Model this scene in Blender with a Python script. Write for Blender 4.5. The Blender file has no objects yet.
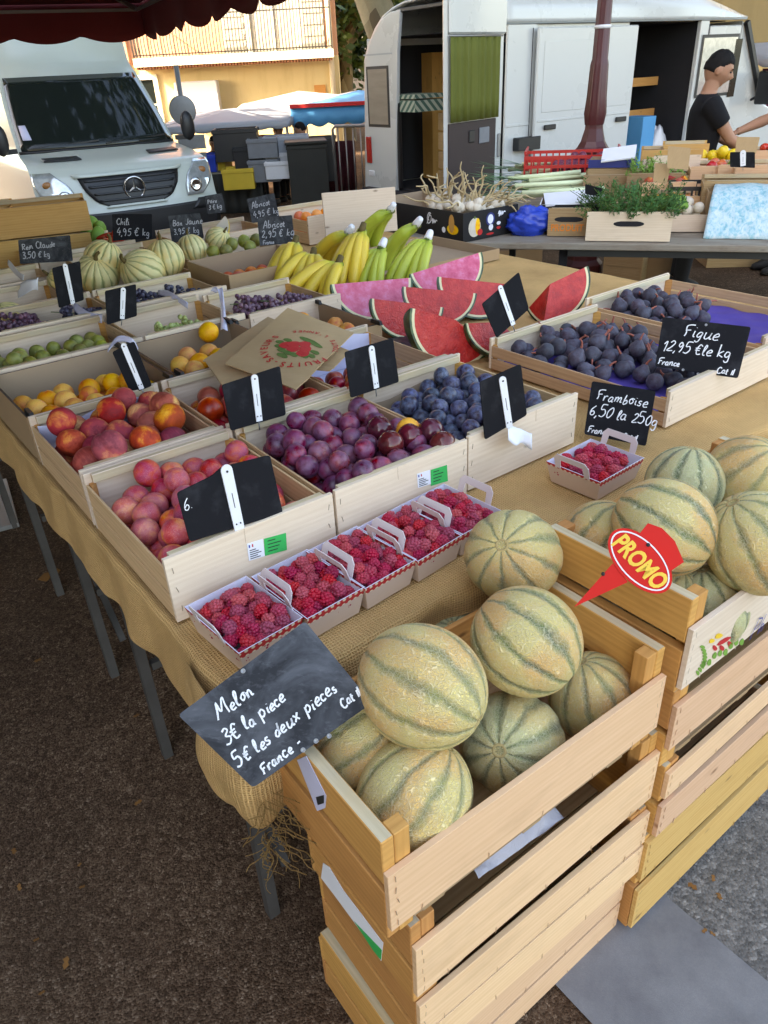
import bpy, bmesh, math, random
from mathutils import Vector, Matrix, noise
random.seed(11)
R = math.radians
PI = math.pi
SC = bpy.context.scene
COL = SC.collection
V = Vector

# ------------------------------------------------------------------ camera maths (same numbers as the camera object)
CAM_H = 1.6675
PITCH, ROLL, FOC = R(30.7), R(-3.0), 745.0
_f = V((0, math.cos(PITCH), -math.sin(PITCH)))
_r0 = V((1, 0, 0))
_u0 = _r0.cross(_f)
CR = _r0 * math.cos(ROLL) + _u0 * math.sin(ROLL)
CU = -_r0 * math.sin(ROLL) + _u0 * math.cos(ROLL)
CF = _f
CO = V((0, 0, CAM_H))

def ray(px, py):
    return CR * ((px - 384) / FOC) - CU * ((py - 512) / FOC) + CF

def at(px, py, z):
    d = ray(px, py)
    return CO + d * ((z - CAM_H) / d.z)

def atd(px, py, depth):
    return CO + ray(px, py) * depth

def aty(px, py, y):
    d = ray(px, py)
    return CO + d * (y / d.y)

# stall frame: s along its front, t away from us along its left edge
T = 0.83
YAW = R(36)
E1 = V((math.cos(YAW), math.sin(YAW), 0))
E2 = V((-math.sin(YAW), math.cos(YAW), 0))
A0 = V((-0.3733, 1.0443, 0))

def W(s, t, z=0.0):
    return A0 + E1 * s + E2 * t + V((0, 0, z))

def loc_st(p):
    q = V((p.x, p.y, 0)) - A0
    return q.dot(E1), q.dot(E2)

# ------------------------------------------------------------------ objects
def tag(o, label=None, cat=None, group=None, kind=None):
    if label: o['label'] = label
    if cat: o['category'] = cat
    if group: o['group'] = group
    if kind: o['kind'] = kind
    return o

def empty(name, loc=(0, 0, 0), rz=0.0, label=None, cat=None, group=None):
    o = bpy.data.objects.new(name, None)
    o.empty_display_size = 0.05
    COL.objects.link(o)
    o.location = loc
    o.rotation_euler = (0, 0, rz)
    return tag(o, label, cat, group)

def link_mesh(name, me, parent=None, loc=None, rot=None, scale=None):
    o = bpy.data.objects.new(name, me)
    COL.objects.link(o)
    if parent: o.parent = parent
    if loc is not None: o.location = loc
    if rot is not None: o.rotation_euler = rot
    if scale is not None: o.scale = scale
    return o

def copy_tree(o, parent=None):
    c = o.copy()
    COL.objects.link(c)
    if parent: c.parent = parent
    for ch in list(o.children):
        copy_tree(ch, c)
    return c

class MB:
    def __init__(self):
        self.v = []; self.f = []; self.m = []; self.uv = []; self.sm = []
    def add(self, verts, faces, m=0, uvs=None, smooth=False):
        b = len(self.v)
        self.v += [tuple(p) for p in verts]
        for i, fc in enumerate(faces):
            self.f.append(tuple(b + k for k in fc)); self.m.append(m); self.sm.append(smooth)
            self.uv.append(uvs[i] if uvs else None)
        return self
    def box(self, c, size, M=None, m=0, taper=None):
        """box centred at c; uv in metres, u along the longest side"""
        c = V(c); hx, hy, hz = [k / 2 for k in size]
        P = []
        for z in (-hz, hz):
            for (x, y) in ((-hx, -hy), (hx, -hy), (hx, hy), (-hx, hy)):
                k = 1.0
                if taper and z > 0: k = taper
                p = V((x * k, y * k, z))
                P.append(c + (M @ p if M else p))
        F = [(0, 3, 2, 1), (4, 5, 6, 7), (0, 1, 5, 4), (1, 2, 6, 5), (2, 3, 7, 6), (3, 0, 4, 7)]
        loc = [V((x, y, z)) for z in (-hz, hz) for (x, y) in ((-hx, -hy), (hx, -hy), (hx, hy), (-hx, hy))]
        L = max(range(3), key=lambda k: size[k])
        ou, ov = random.random() * 7, random.random() * 7
        uvs = []
        for k, fc in enumerate(F):
            n = (2, 2, 1, 0, 1, 0)[k]
            ax = [a for a in range(3) if a != n]
            if L in ax:
                ua = L; va = [a for a in ax if a != L][0]
            else:
                ua, va = ax
            # the end grain keeps its own look by shifting v
            uvs.append([(loc[i][ua] + ou, loc[i][va] + ov + 0.13 * k) for i in fc])
        return self.add(P, F, m, uvs)
    def quad(self, a, b, c, d, m=0, uv=None):
        uv = uv or [(0, 0), (1, 0), (1, 1), (0, 1)]
        return self.add([a, b, c, d], [(0, 1, 2, 3)], m, [uv])
    def bar(self, a, b, w, h=None, m=0):
        a = V(a); b = V(b); h = h or w
        d = b - a; L = d.length
        if L < 1e-6: return self
        z = d.normalized(); x = V((0, 0, 1)).cross(z)
        if x.length < 1e-4: x = V((1, 0, 0))
        x.normalize(); y = z.cross(x)
        M = Matrix((x, y, z)).transposed()
        return self.box((a + b) / 2, (w, h, L), M, m)
    def tube(self, pts, rad, n=8, m=0, cap=True, smooth=True):
        pts = [V(p) for p in pts]
        if not hasattr(rad, '__len__'): rad = [rad] * len(pts)
        P = []; prev = None
        ul = 0; us = []
        for i, p in enumerate(pts):
            d = (pts[min(i + 1, len(pts) - 1)] - pts[max(i - 1, 0)])
            d = d.normalized() if d.length > 1e-9 else V((0, 0, 1))
            if prev is None:
                x = V((0, 0, 1)).cross(d)
                if x.length < 1e-3: x = V((1, 0, 0)).cross(d)
            else:
                x = prev - d * prev.dot(d)
                if x.length < 1e-6: x = V((1, 0, 0)).cross(d)
            x.normalize(); y = d.cross(x); prev = x
            if i: ul += (p - pts[i - 1]).length
            us.append(ul)
            for k in range(n):
                a = 2 * PI * k / n
                P.append(p + (x * math.cos(a) + y * math.sin(a)) * rad[i])
        F = []; U = []
        for i in range(len(pts) - 1):
            for k in range(n):
                k2 = (k + 1) % n
                F.append((i * n + k, i * n + k2, (i + 1) * n + k2, (i + 1) * n + k))
                U.append([(us[i], k / n * .1), (us[i], (k + 1) / n * .1), (us[i + 1], (k + 1) / n * .1), (us[i + 1], k / n * .1)])
        if cap:
            F.append(tuple(range(n - 1, -1, -1))); U.append([(0, 0)] * n)
            F.append(tuple((len(pts) - 1) * n + k for k in range(n))); U.append([(0, 0)] * n)
        return self.add(P, F, m, U, smooth)
    def lathe(self, prof, n=16, M=None, m=0, smooth=True, c=(0, 0, 0)):
        c = V(c); P = []
        for (r, z) in prof:
            for k in range(n):
                a = 2 * PI * k / n
                p = V((r * math.cos(a), r * math.sin(a), z))
                P.append(c + (M @ p if M else p))
        F = []
        for i in range(len(prof) - 1):
            for k in range(n):
                k2 = (k + 1) % n
                F.append((i * n + k, i * n + k2, (i + 1) * n + k2, (i + 1) * n + k))
        F.append(tuple(range(n - 1, -1, -1)))
        F.append(tuple((len(prof) - 1) * n + k for k in range(n)))
        return self.add(P, F, m, None, smooth)
    def grid(self, fn, nu, nv, m=0, smooth=True, uv=None, closed_u=False):
        P = [fn(i / nu, j / nv) for j in range(nv + 1) for i in range(nu + 1)]
        F = []; U = []
        for j in range(nv):
            for i in range(nu):
                a = j * (nu + 1) + i
                F.append((a, a + 1, a + nu + 2, a + nu + 1))
                g = uv or (lambda u, v: (u, v))
                U.append([g(i / nu, j / nv), g((i + 1) / nu, j / nv), g((i + 1) / nu, (j + 1) / nv), g(i / nu, (j + 1) / nv)])
        return self.add(P, F, m, U, smooth)
    def prism(self, outline, h, M=None, c=(0, 0, 0), m=0, m_side=None):
        """outline in local xy, extruded along local z from 0 to h"""
        c = V(c); n = len(outline)
        P = []
        for z in (0, h):
            for (x, y) in outline:
                p = V((x, y, z)); P.append(c + (M @ p if M else p))
        if m_side is None: m_side = m
        self.add(P, [tuple(range(n - 1, -1, -1)), tuple(range(n, 2 * n))], m,
                 [[outline[k] for k in range(n - 1, -1, -1)], [outline[k] for k in range(n)]])
        b = len(self.v) - 2 * n
        per = 0
        for k in range(n):
            k2 = (k + 1) % n
            self.f.append((b + k, b + k2, b + n + k2, b + n + k)); self.m.append(m_side); self.sm.append(False)
            l = math.dist(outline[k], outline[k2])
            self.uv.append([(per, 0), (per + l, 0), (per + l, h), (per, h)]); per += l
        return self
    def sphere(self, c, r, nu=16, nv=10, fn=None, M=None, m=0):
        c = V(c); rr = r if hasattr(r, '__len__') else (r, r, r)
        P = []; F = []
        def pt(th, ph):
            d = V((math.sin(th) * math.cos(ph), math.sin(th) * math.sin(ph), math.cos(th)))
            k = fn(th, ph) if fn else 1.0
            p = V((d.x * rr[0], d.y * rr[1], d.z * rr[2])) * k
            return c + (M @ p if M else p)
        P.append(pt(0, 0))
        for j in range(1, nv):
            for i in range(nu):
                P.append(pt(PI * j / nv, 2 * PI * i / nu))
        P.append(pt(PI, 0))
        for i in range(nu):
            F.append((0, 1 + i, 1 + (i + 1) % nu))
        for j in range(nv - 2):
            for i in range(nu):
                a = 1 + j * nu + i; b = 1 + j * nu + (i + 1) % nu
                F.append((a, a + nu, b + nu, b))
        l = len(P) - 1
        for i in range(nu):
            F.append((l, 1 + (nv - 2) * nu + (i + 1) % nu, 1 + (nv - 2) * nu + i))
        return self.add(P, F, m, None, True)
    def mesh(self, name, mats, bevel=0.0, seg=1):
        me = bpy.data.meshes.new(name)
        me.from_pydata(self.v, [], self.f)
        if not isinstance(mats, (list, tuple)): mats = [mats]
        for mt in mats: me.materials.append(mt)
        me.polygons.foreach_set('material_index', self.m)
        me.polygons.foreach_set('use_smooth', self.sm)
        ul = me.uv_layers.new(name='UVMap')
        k = 0; flat = [0.0] * (2 * len(me.loops))
        for fi, fc in enumerate(self.f):
            u = self.uv[fi]
            for q in range(len(fc)):
                if u:
                    flat[2 * k] = u[q][0]; flat[2 * k + 1] = u[q][1]
                k += 1
        ul.data.foreach_set('uv', flat)
        if bevel:
            bm = bmesh.new(); bm.from_mesh(me)
            ed = [e for e in bm.edges if len(e.link_faces) == 2 and e.calc_face_angle(0) > R(35)]
            bmesh.ops.bevel(bm, geom=ed, offset=bevel, segments=seg, profile=0.6, affect='EDGES', clamp_overlap=True)
            bm.to_mesh(me); bm.free()
        me.validate(); me.update()
        return me
    def build(self, name, mats, parent=None, loc=None, rot=None, bevel=0.0, seg=1):
        return link_mesh(name, self.mesh(name, mats, bevel, seg), parent, loc, rot)

def rotm(x=0, y=0, z=0):
    return Matrix.Rotation(z, 3, 'Z') @ Matrix.Rotation(y, 3, 'Y') @ Matrix.Rotation(x, 3, 'X')

def frame(x, y, z=None):
    """3x3 matrix from column axes"""
    x = V(x).normalized(); y = V(y); y = (y - x * y.dot(x)).normalized()
    z = x.cross(y)
    return Matrix((x, y, z)).transposed()

def smoothpath(pts, k=4):
    """Catmull-Rom through the points (any dimension tuples)"""
    n = len(pts)
    if n < 3: return [tuple(p) for p in pts]
    out = []
    for i in range(n - 1):
        p0 = pts[max(i - 1, 0)]; p1 = pts[i]; p2 = pts[i + 1]; p3 = pts[min(i + 2, n - 1)]
        for q in range(k):
            t = q / k
            out.append(tuple(0.5 * ((2 * b) + (-a + c) * t + (2 * a - 5 * b + 4 * c - d) * t * t + (-a + 3 * b - 3 * c + d) * t ** 3)
                             for a, b, c, d in zip(p0, p1, p2, p3)))
    out.append(tuple(pts[-1]))
    return out

# ------------------------------------------------------------------ handwriting: one-line strokes, x 0..w, y 0 base .. 1 cap
GL = {
 'M': (.9, [[(0,0),(.12,.5),(.2,1),(.3,.45),(.42,.4),(.6,.95),(.72,1),(.74,.5),(.85,0)]]),
 'F': (.62, [[(.72,1),(.35,.98),(.12,.8),(.2,.3),(.12,0)],[(.1,.5),(.5,.56)]]),
 'C': (.6, [[(.6,.85),(.35,1),(.08,.6),(.15,.1),(.4,0),(.6,.15)]]),
 'I': (.22, [[(.1,0),(.12,.9)]]),
 'A': (.62, [[(.04,0),(.3,1),(.56,0)],[(.14,.36),(.5,.4)]]),
 'J': (.5, [[(.42,1),(.4,.2),(.24,0),(.06,.15)]]),
 'h': (.5, [[(.1,1),(.08,0),(.14,.36),(.3,.48),(.38,.3),(.38,.03)]]),
 'K': (.6, [[(.1,0),(.12,1)],[(.55,.9),(.14,.45),(.6,0)]]),
 'B': (.6, [[(.1,0),(.12,1)],[(.1,1),(.5,.85),(.42,.55),(.12,.52),(.55,.35),(.45,.02),(.1,0)]]),
 'P': (.6, [[(.1,0),(.12,1)],[(.1,1),(.5,.9),(.45,.55),(.12,.48)]]),
 'R': (.6, [[(.1,0),(.12,1)],[(.1,1),(.5,.9),(.45,.55),(.12,.5),(.55,0)]]),
 'T': (.6, [[(0,1),(.62,1)],[(.3,1),(.28,0)]]),
 'a': (.52, [[(.42,.45),(.2,.5),(.05,.2),(.18,0),(.36,.15),(.42,.45),(.4,.05),(.52,.05)]]),
 'b': (.5, [[(.1,1),(.08,.1),(.25,0),(.42,.2),(.3,.45),(.1,.3)]]),
 'c': (.42, [[(.4,.42),(.2,.5),(.05,.22),(.18,0),(.42,.08)]]),
 'd': (.52, [[(.42,.42),(.2,.5),(.05,.2),(.18,0),(.38,.15),(.46,1),(.42,.3),(.5,.02)]]),
 'e': (.46, [[(.06,.22),(.38,.32),(.28,.52),(.06,.3),(.15,.02),(.44,.06)]]),
 'g': (.52, [[(.42,.45),(.2,.5),(.06,.2),(.2,.02),(.4,.2),(.43,.45),(.4,-.3),(.2,-.42),(.08,-.28)]]),
 'i': (.24, [[(.1,.48),(.1,.06),(.22,.03)],[(.13,.72),(.14,.76)]]),
 'k': (.5, [[(.1,1),(.08,0)],[(.42,.5),(.12,.22),(.45,0)]]),
 'l': (.3, [[(.06,.2),(.25,.8),(.18,1),(.08,.7),(.1,.08),(.28,.04)]]),
 'm': (.78, [[(.05,.48),(.06,0),(.12,.36),(.26,.5),(.32,.3),(.32,0),(.38,.36),(.54,.5),(.6,.3),(.6,.04),(.74,.04)]]),
 'n': (.55, [[(.05,.48),(.06,0),(.14,.36),(.3,.5),(.38,.3),(.38,.04),(.52,.05)]]),
 'o': (.48, [[(.25,.5),(.06,.28),(.2,0),(.4,.2),(.26,.5),(.48,.44)]]),
 'p': (.5, [[(.08,.5),(.06,-.4)],[(.08,.36),(.28,.52),(.43,.26),(.26,.02),(.08,.12)]]),
 'r': (.4, [[(.06,.48),(.08,0),(.12,.34),(.26,.5),(.38,.44)]]),
 's': (.4, [[(.34,.46),(.14,.46),(.12,.3),(.32,.18),(.24,.0),(.02,.05)]]),
 't': (.34, [[(.15,.85),(.12,.1),(.3,.03)],[(0,.55),(.32,.58)]]),
 'u': (.54, [[(.06,.48),(.06,.1),(.2,0),(.38,.2),(.42,.48),(.4,.06),(.54,.05)]]),
 'v': (.46, [[(.04,.48),(.2,0),(.42,.5)]]),
 'x': (.48, [[(.05,.48),(.4,.02)],[(.42,.5),(.04,0)]]),
 'z': (.44, [[(.04,.46),(.38,.48),(.06,.02),(.42,.04)]]),
 '0': (.56, [[(.3,1),(.06,.6),(.12,.1),(.32,0),(.5,.4),(.44,.85),(.3,1)]]),
 '1': (.34, [[(.02,.7),(.24,1),(.2,0)]]),
 '2': (.56, [[(.08,.8),(.26,1),(.46,.8),(.3,.4),(.04,.02),(.52,.06)]]),
 '3': (.54, [[(.08,.9),(.3,1),(.44,.8),(.2,.55),(.48,.35),(.32,.02),(.04,.08)]]),
 '5': (.54, [[(.5,1),(.14,.98),(.1,.58),(.36,.6),(.48,.3),(.3,.0),(.04,.06)]]),
 '6': (.54, [[(.42,1),(.12,.6),(.08,.15),(.3,0),(.46,.22),(.3,.46),(.1,.28)]]),
 '9': (.54, [[(.42,.75),(.24,1),(.08,.72),(.24,.52),(.44,.78),(.4,.3),(.28,0)]]),
 '8': (.54, [[(.3,.54),(.1,.78),(.28,1),(.44,.8),(.1,.25),(.28,0),(.46,.24),(.3,.54)]]),
 '4': (.54, [[(.3,1),(.04,.4),(.5,.42)],[(.38,.65),(.34,0)]]),
 '7': (.5, [[(.05,.97),(.48,1),(.2,0)]]),
 '€': (.6, [[(.56,.85),(.34,1),(.14,.55),(.24,.05),(.54,.1)],[(.0,.62),(.42,.64)],[(0,.42),(.4,.44)]]),
 ',': (.2, [[(.1,.08),(.02,-.16)]]),
 '-': (.4, [[(.05,.3),(.34,.34)]]),
 '~': (.9, [[(0,.3),(.12,.6),(.16,.1),(.3,.55),(.36,.15),(.5,.5),(.56,.2),(.7,.45),(.9,.4)]]),
 '@': (.7, [[(.5,.9),(.2,.95),(.05,.5),(.3,.05),(.6,.3),(.55,.7),(.3,.75),(.2,.45),(.38,.3)],[(.1,0),(.35,1)]]),
 '/': (.4, [[(.36,1),(.02,-.05)]]),
 '.': (.16, [[(.06,.02),(.08,.05)]]),
 ' ': (.36, []),
}

def hand(mb, text, org, ux, uy, size, w=0.0016, jig=0.03, m=0, lift=0.0012, k=4):
    """writes chalk strokes as thin raised ribbons on the plane spanned by ux, uy; returns the end point in x"""
    org = V(org); ux = V(ux).normalized(); uy = V(uy).normalized(); n = ux.cross(uy)
    jig *= 1.8; x = 0.0; rnd = random.Random(sum(map(ord, text)))
    for ch in text:
        wd, strokes = GL.get(ch, GL['-'])
        dy = rnd.uniform(-jig, jig); ks = rnd.uniform(.86, 1.16); sl = rnd.uniform(.06, .26)
        for st in strokes:
            pts = smoothpath(st, k)
            P = []; F = []; up = 0
            for i, (a, b) in enumerate(pts):
                a2, b2 = pts[min(i + 1, len(pts) - 1)]; a1, b1 = pts[max(i - 1, 0)]
                tx, ty = a2 - a1, b2 - b1
                L = math.hypot(tx, ty) or 1
                q = w * (0.8 + 0.35 * rnd.random()) / 2
                ox, oy = -ty / L * q, tx / L * q
                X = (x + a * ks + sl * b) * size; Y = (b * ks + dy) * size
                P.append(org + ux * (X + ox) + uy * (Y + oy) + n * lift)
                P.append(org + ux * (X - ox) + uy * (Y - oy) + n * lift)
                if i: F.append((2 * i - 2, 2 * i - 1, 2 * i + 1, 2 * i))
            mb.add(P, F, m)
        x += wd * ks + rnd.uniform(.02, .10)
    return x * size

def type_mesh(text, size, bold=0.0, extrude=0.0006, shear=0.0):
    """block lettering from the built-in font as a raw (verts, faces) pair, lower left at the origin"""
    cu = bpy.data.curves.new('lettering_curve', 'FONT')
    cu.body = text; cu.size = size; cu.offset = bold * size; cu.extrude = extrude; cu.shear = shear
    cu.resolution_u = 3
    o = bpy.data.objects.new('lettering_tmp', cu)
    COL.objects.link(o)
    dg = bpy.context.evaluated_depsgraph_get()
    me = bpy.data.meshes.new_from_object(o.evaluated_get(dg))
    v = [tuple(p.co) for p in me.vertices]; f = [tuple(p.vertices) for p in me.polygons]
    bpy.data.objects.remove(o); bpy.data.meshes.remove(me); bpy.data.curves.remove(cu)
    return v, f
# ------------------------------------------------------------------ materials
class G:
    def __init__(self, name):
        self.m = bpy.data.materials.new(name); self.m.use_nodes = True
        self.nt = self.m.node_tree; self.N = self.nt.nodes; self.L = self.nt.links
        self.b = self.N['Principled BSDF']; self.out = self.N['Material Output']
    def put(self, sock, val):
        if isinstance(val, bpy.types.NodeSocket): self.L.new(val, sock)
        elif val is not None:
            if hasattr(val, '__len__') and len(val) == 3 and sock.type == 'RGBA': val = (*val, 1)
            sock.default_value = val
    def node(self, typ, ins=None, **props):
        n = self.N.new(typ)
        for k, v in props.items(): setattr(n, k, v)
        for k, v in (ins or {}).items(): self.put(n.inputs[k], v)
        return n
    def co(self, kind='Object'):
        return self.node('ShaderNodeTexCoord').outputs[kind]
    def map(self, vec, scale=(1, 1, 1), loc=(0, 0, 0), rot=(0, 0, 0)):
        return self.node('ShaderNodeMapping', {'Vector': vec, 'Scale': scale, 'Location': loc, 'Rotation': rot}).outputs[0]
    def noise(self, vec, scale=5, detail=4, rough=.55, dist=0, out='Fac'):
        return self.node('ShaderNodeTexNoise', {'Vector': vec, 'Scale': scale, 'Detail': detail, 'Roughness': rough, 'Distortion': dist}).outputs[out]
    def vor(self, vec, scale=5, feature='F1', out='Distance', rnd=1.0):
        return self.node('ShaderNodeTexVoronoi', {'Vector': vec, 'Scale': scale, 'Randomness': rnd}, feature=feature).outputs[out]
    def wave(self, vec, scale=5, dist=0, detail=1, dirn='X', typ='BANDS', dscale=1.0):
        n = self.node('ShaderNodeTexWave', {'Vector': vec, 'Scale': scale, 'Distortion': dist, 'Detail': detail, 'Detail Scale': dscale}, wave_type=typ)
        if typ == 'BANDS': n.bands_direction = dirn
        return n.outputs['Fac']
    def ramp(self, fac, stops, interp='LINEAR'):
        n = self.node('ShaderNodeValToRGB', {'Fac': fac}); e = n.color_ramp.elements
        n.color_ramp.interpolation = interp
        while len(e) < len(stops): e.new(.5)
        for k, (p, c) in enumerate(stops):
            e[k].position = p
            if not hasattr(c, '__len__'): c = (c, c, c)
            e[k].color = (*c, 1)
        return n.outputs[0]
    def mix(self, fac, a, b, blend='MIX'):
        n = self.N.new('ShaderNodeMix'); n.data_type = 'RGBA'; n.blend_type = blend; n.clamp_factor = True
        self.put(n.inputs[0], fac); self.put(n.inputs[6], a); self.put(n.inputs[7], b)
        return n.outputs[2]
    def math(self, op, a, b=None, c=None, clamp=False):
        n = self.N.new('ShaderNodeMath'); n.operation = op; n.use_clamp = clamp
        self.put(n.inputs[0], a)
        if b is not None: self.put(n.inputs[1], b)
        if c is not None: self.put(n.inputs[2], c)
        return n.outputs[0]
    def xyz(self, vec):
        return self.node('ShaderNodeSeparateXYZ', {'Vector': vec}).outputs
    def rand(self):
        return self.node('ShaderNodeObjectInfo').outputs['Random']
    def hsv(self, col, h=.5, s=1, v=1):
        return self.node('ShaderNodeHueSaturation', {'Color': col, 'Hue': h, 'Saturation': s, 'Value': v}).outputs[0]
    def bump(self, h, strength=.3, dist=.002, normal=None):
        d = {'Height': h, 'Strength': strength, 'Distance': dist}
        if normal: d['Normal'] = normal
        return self.node('ShaderNodeBump', d).outputs[0]
    def fin(self, col=None, rough=.5, normal=None, **kw):
        self.put(self.b.inputs['Base Color'], col)
        self.put(self.b.inputs['Roughness'], rough)
        if normal: self.L.new(normal, self.b.inputs['Normal'])
        for k, v in kw.items(): self.put(self.b.inputs[k.replace('_', ' ')], v)
        return self.m

MAT = {}

def plain(name, colr, rough=.5, var=.12, scale=12, bump=.0, **kw):
    g = G(name); co = g.co()
    n = g.noise(co, scale, 5, .6)
    k = g.math('ADD', g.math('MULTIPLY', n, 2 * var), 1 - var)
    c = g.mix(1.0, colr, g.node('ShaderNodeCombineXYZ', {'X': k, 'Y': k, 'Z': k}).outputs[0], 'MULTIPLY')
    nm = g.bump(g.noise(co, scale * 6, 4, .6), bump, .003) if bump else None
    rr = g.math('ADD', rough - .06, g.math('MULTIPLY', n, .12), clamp=True)
    if rough >= .5: kw.setdefault('Specular_IOR_Level', .22)
    MAT[name] = g.fin(c, rr, nm, **kw)
    return MAT[name]

def wood(name, light, dark, knot=(.12, .06, .03), var=.25, fscale=1.0, rough=.65, grey=0.0, spot=.0):
    g = G(name); uv = g.co('UV')
    r = g.rand()
    off = g.node('ShaderNodeCombineXYZ', {'X': g.math('MULTIPLY', r, 37.0), 'Y': g.math('MULTIPLY', r, 11.0), 'Z': 0.0}).outputs[0]
    uvo = g.node('ShaderNodeVectorMath', {0: uv, 1: off}, operation='ADD').outputs[0]
    st = g.map(uvo, (3.0 * fscale, 60 * fscale, 1))
    grain = g.noise(st, 1.6, 6, .62, .6)
    rings = g.wave(g.map(uvo, (1.4 * fscale, 20 * fscale, 1)), 1.3, 6.0, 3, 'Y', dscale=.9)
    fine = g.noise(g.map(uvo, (18 * fscale, 520 * fscale, 1)), 1.0, 3, .7)
    f = g.math('ADD', g.math('MULTIPLY', grain, .6), g.math('MULTIPLY', rings, .13))
    f = g.math('ADD', f, g.math('MULTIPLY', fine, .22))
    c = g.ramp(f, [(.22, dark), (.62, light)])
    kn = g.vor(g.map(uvo, (5.5, 13, 1)), 1.0)
    c = g.mix(g.ramp(kn, [(.03, .75), (.1, 0.0)]), c, knot)
    blot = g.noise(g.map(uvo, (4, 8, 1)), 1.2, 4, .6)
    c = g.mix(g.ramp(blot, [(.55, 0.0), (.78, var)]), c, tuple(k * .55 for k in dark))
    if grey: c = g.mix(g.ramp(blot, [(.3, grey), (.62, 0.0)]), c, (.42, .44, .38))
    c = g.hsv(c, g.math('ADD', .492, g.math('MULTIPLY', r, .016)), 1.0, g.math('ADD', .86, g.math('MULTIPLY', r, .26)))
    MAT[name] = g.fin(c, rough, g.bump(g.math('ADD', fine, g.math('MULTIPLY', grain, .6)), .3, .0014), Specular_IOR_Level=.15)

wood('poplar', (.74, .60, .46), (.64, .49, .35), var=.2, rough=.6)
wood('poplar_thin', (.66, .44, .25), (.48, .29, .15), var=.3)
wood('pine', (.74, .47, .28), (.63, .37, .20), knot=(.2, .09, .035), var=.3)
wood('pine_warm', (.62, .31, .095), (.46, .205, .058), knot=(.13, .055, .02), var=.35)
wood('pine_top', (.62, .48, .29), (.46, .33, .18), var=.25, grey=.5)
wood('pine_yellow', (.62, .38, .14), (.50, .27, .08), var=.2)
wood('crate_old_shade', (.42, .28, .15), (.27, .165, .08), var=.4)  # old crates; also darkens the melon crate floors in place of shade
wood('board_grey', (.30, .25, .19), (.18, .14, .1), var=.5, grey=.35)

plain('cardboard', (.36, .235, .13), .8, .12, 7, .08)
plain('cardboard_in', (.33, .235, .155), .85, .1, 6)
plain('cardboard_tan', (.42, .27, .12), .8, .1, 5)
plain('black_card', (.018, .017, .018), .5, .3, 9)
plain('staple', (.09, .08, .075), .4, .2, Metallic=.6)
plain('white_plastic', (.70, .70, .72), .35, .06, 20)
plain('white_paper', (.75, .75, .78), .7, .06, 9)
plain('violet_paper', (.58, .57, .72), .6, .12, 14)
plain('green_label', (.02, .42, .10), .5, .1, 30)
plain('ink_blue', (.03, .05, .28), .5, .1)
plain('ink_red', (.50, .03, .03), .5, .1)
plain('ink_dark', (.03, .03, .03), .6, .1)
plain('sign_red', (.60, .012, .006), .6, .08, 15, Specular_IOR_Level=.25)
plain('sign_yellow', (.80, .50, .03), .45, .05, 15)
plain('steel', (.30, .30, .30), .45, .25, 14, Metallic=.7)
plain('steel_grey', (.085, .078, .072), .55, .35, 10, Metallic=.3)
plain('black_plastic', (.016, .016, .018), .42, .25, 12)
plain('grey_plastic', (.20, .21, .23), .5, .2, 10)
plain('rubber', (.02, .02, .02), .8, .25, 20, .1)
plain('van_white', (.56, .58, .57), .28, .05, 1.6, Coat_Weight=.5, Coat_Roughness=.1)
plain('van_cream', (.52, .56, .50), .3, .06, 1.6, Coat_Weight=.5, Coat_Roughness=.1)
plain('van_grey', (.36, .40, .42), .45, .08, 3)
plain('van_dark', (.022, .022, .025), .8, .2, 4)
plain('brown_panel', (.05, .036, .036), .5, .15, 6)
plain('chrome', (.75, .76, .78), .16, .03, Metallic=1.0)
plain('red_light', (.40, .015, .01), .2, .1, 30)
plain('amber', (.34, .14, .04), .25, .1, 30)
plain('pole_maroon', (.075, .014, .016), .38, .25, 9, .1)
plain('red_plastic', (.50, .018, .014), .4, .12, 8)
plain('blue_plastic', (.012, .05, .42), .3, .3, 9)
plain('blue_navy', (.02, .03, .16), .4, .2, 8)
plain('blue_tarp', (.08, .32, .60), .5, .15, 2)
plain('white_tarp', (.74, .74, .70), .6, .08, 2)
plain('bark_dark', (.05, .04, .03), .9, .3, 6)
plain('red_tarp', (.55, .03, .03), .6, .1, 2)
plain('grey_tarp', (.34, .37, .42), .6, .12, 3)
plain('orange_cloth', (.75, .15, .03), .8, .2, 3)
plain('bin_dark', (.028, .028, .025), .5, .2, 5)
plain('yellow_plastic', (.62, .42, .03), .45, .12, 8)
plain('wine_cloth', (.05, .010, .013), .8, .25, 5)
plain('stone', (.34, .32, .27), .85, .25, 4, .2)
plain('metal_sign', (.22, .23, .24), .45, .2, 12, Metallic=.4)
plain('skin', (.36, .19, .12), .5, .08, 20, Subsurface_Weight=.1)
plain('hair', (.006, .005, .005), .75, .3, 60, .4)
plain('tee_black', (.007, .007, .009), .85, .25, 14, .15)
plain('trousers', (.018, .018, .02), .85, .2, 12)
plain('shoe', (.03, .03, .03), .6, .2)
plain('shirt_white', (.62, .64, .68), .8, .1, 10, .1)
plain('stem_brown', (.12, .085, .03), .8, .3, 40)
plain('stem_green', (.10, .16, .04), .7, .3, 40)
plain('scar_tan', (.40, .30, .13), .8, .3, 60)
plain('fig_stem', (.32, .10, .07), .6, .4, 60)
plain('garlic', (.62, .54, .44), .6, .2, 30)
plain('garlic_stem', (.46, .35, .20), .8, .3, 30)
plain('leek_white', (.70, .76, .48), .5, .12, 12)
plain('leek_green', (.08, .24, .08), .5, .3, 12)
plain('onion_red', (.17, .025, .06), .35, .35, 20)
plain('herb_green', (.035, .105, .022), .6, .5, 30)
plain('veg_green', (.16, .30, .05), .55, .3, 14)
plain('courgette', (.02, .05, .015), .35, .4, 20)
plain('lemon', (.72, .50, .02), .45, .1, 40, .2)
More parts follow.
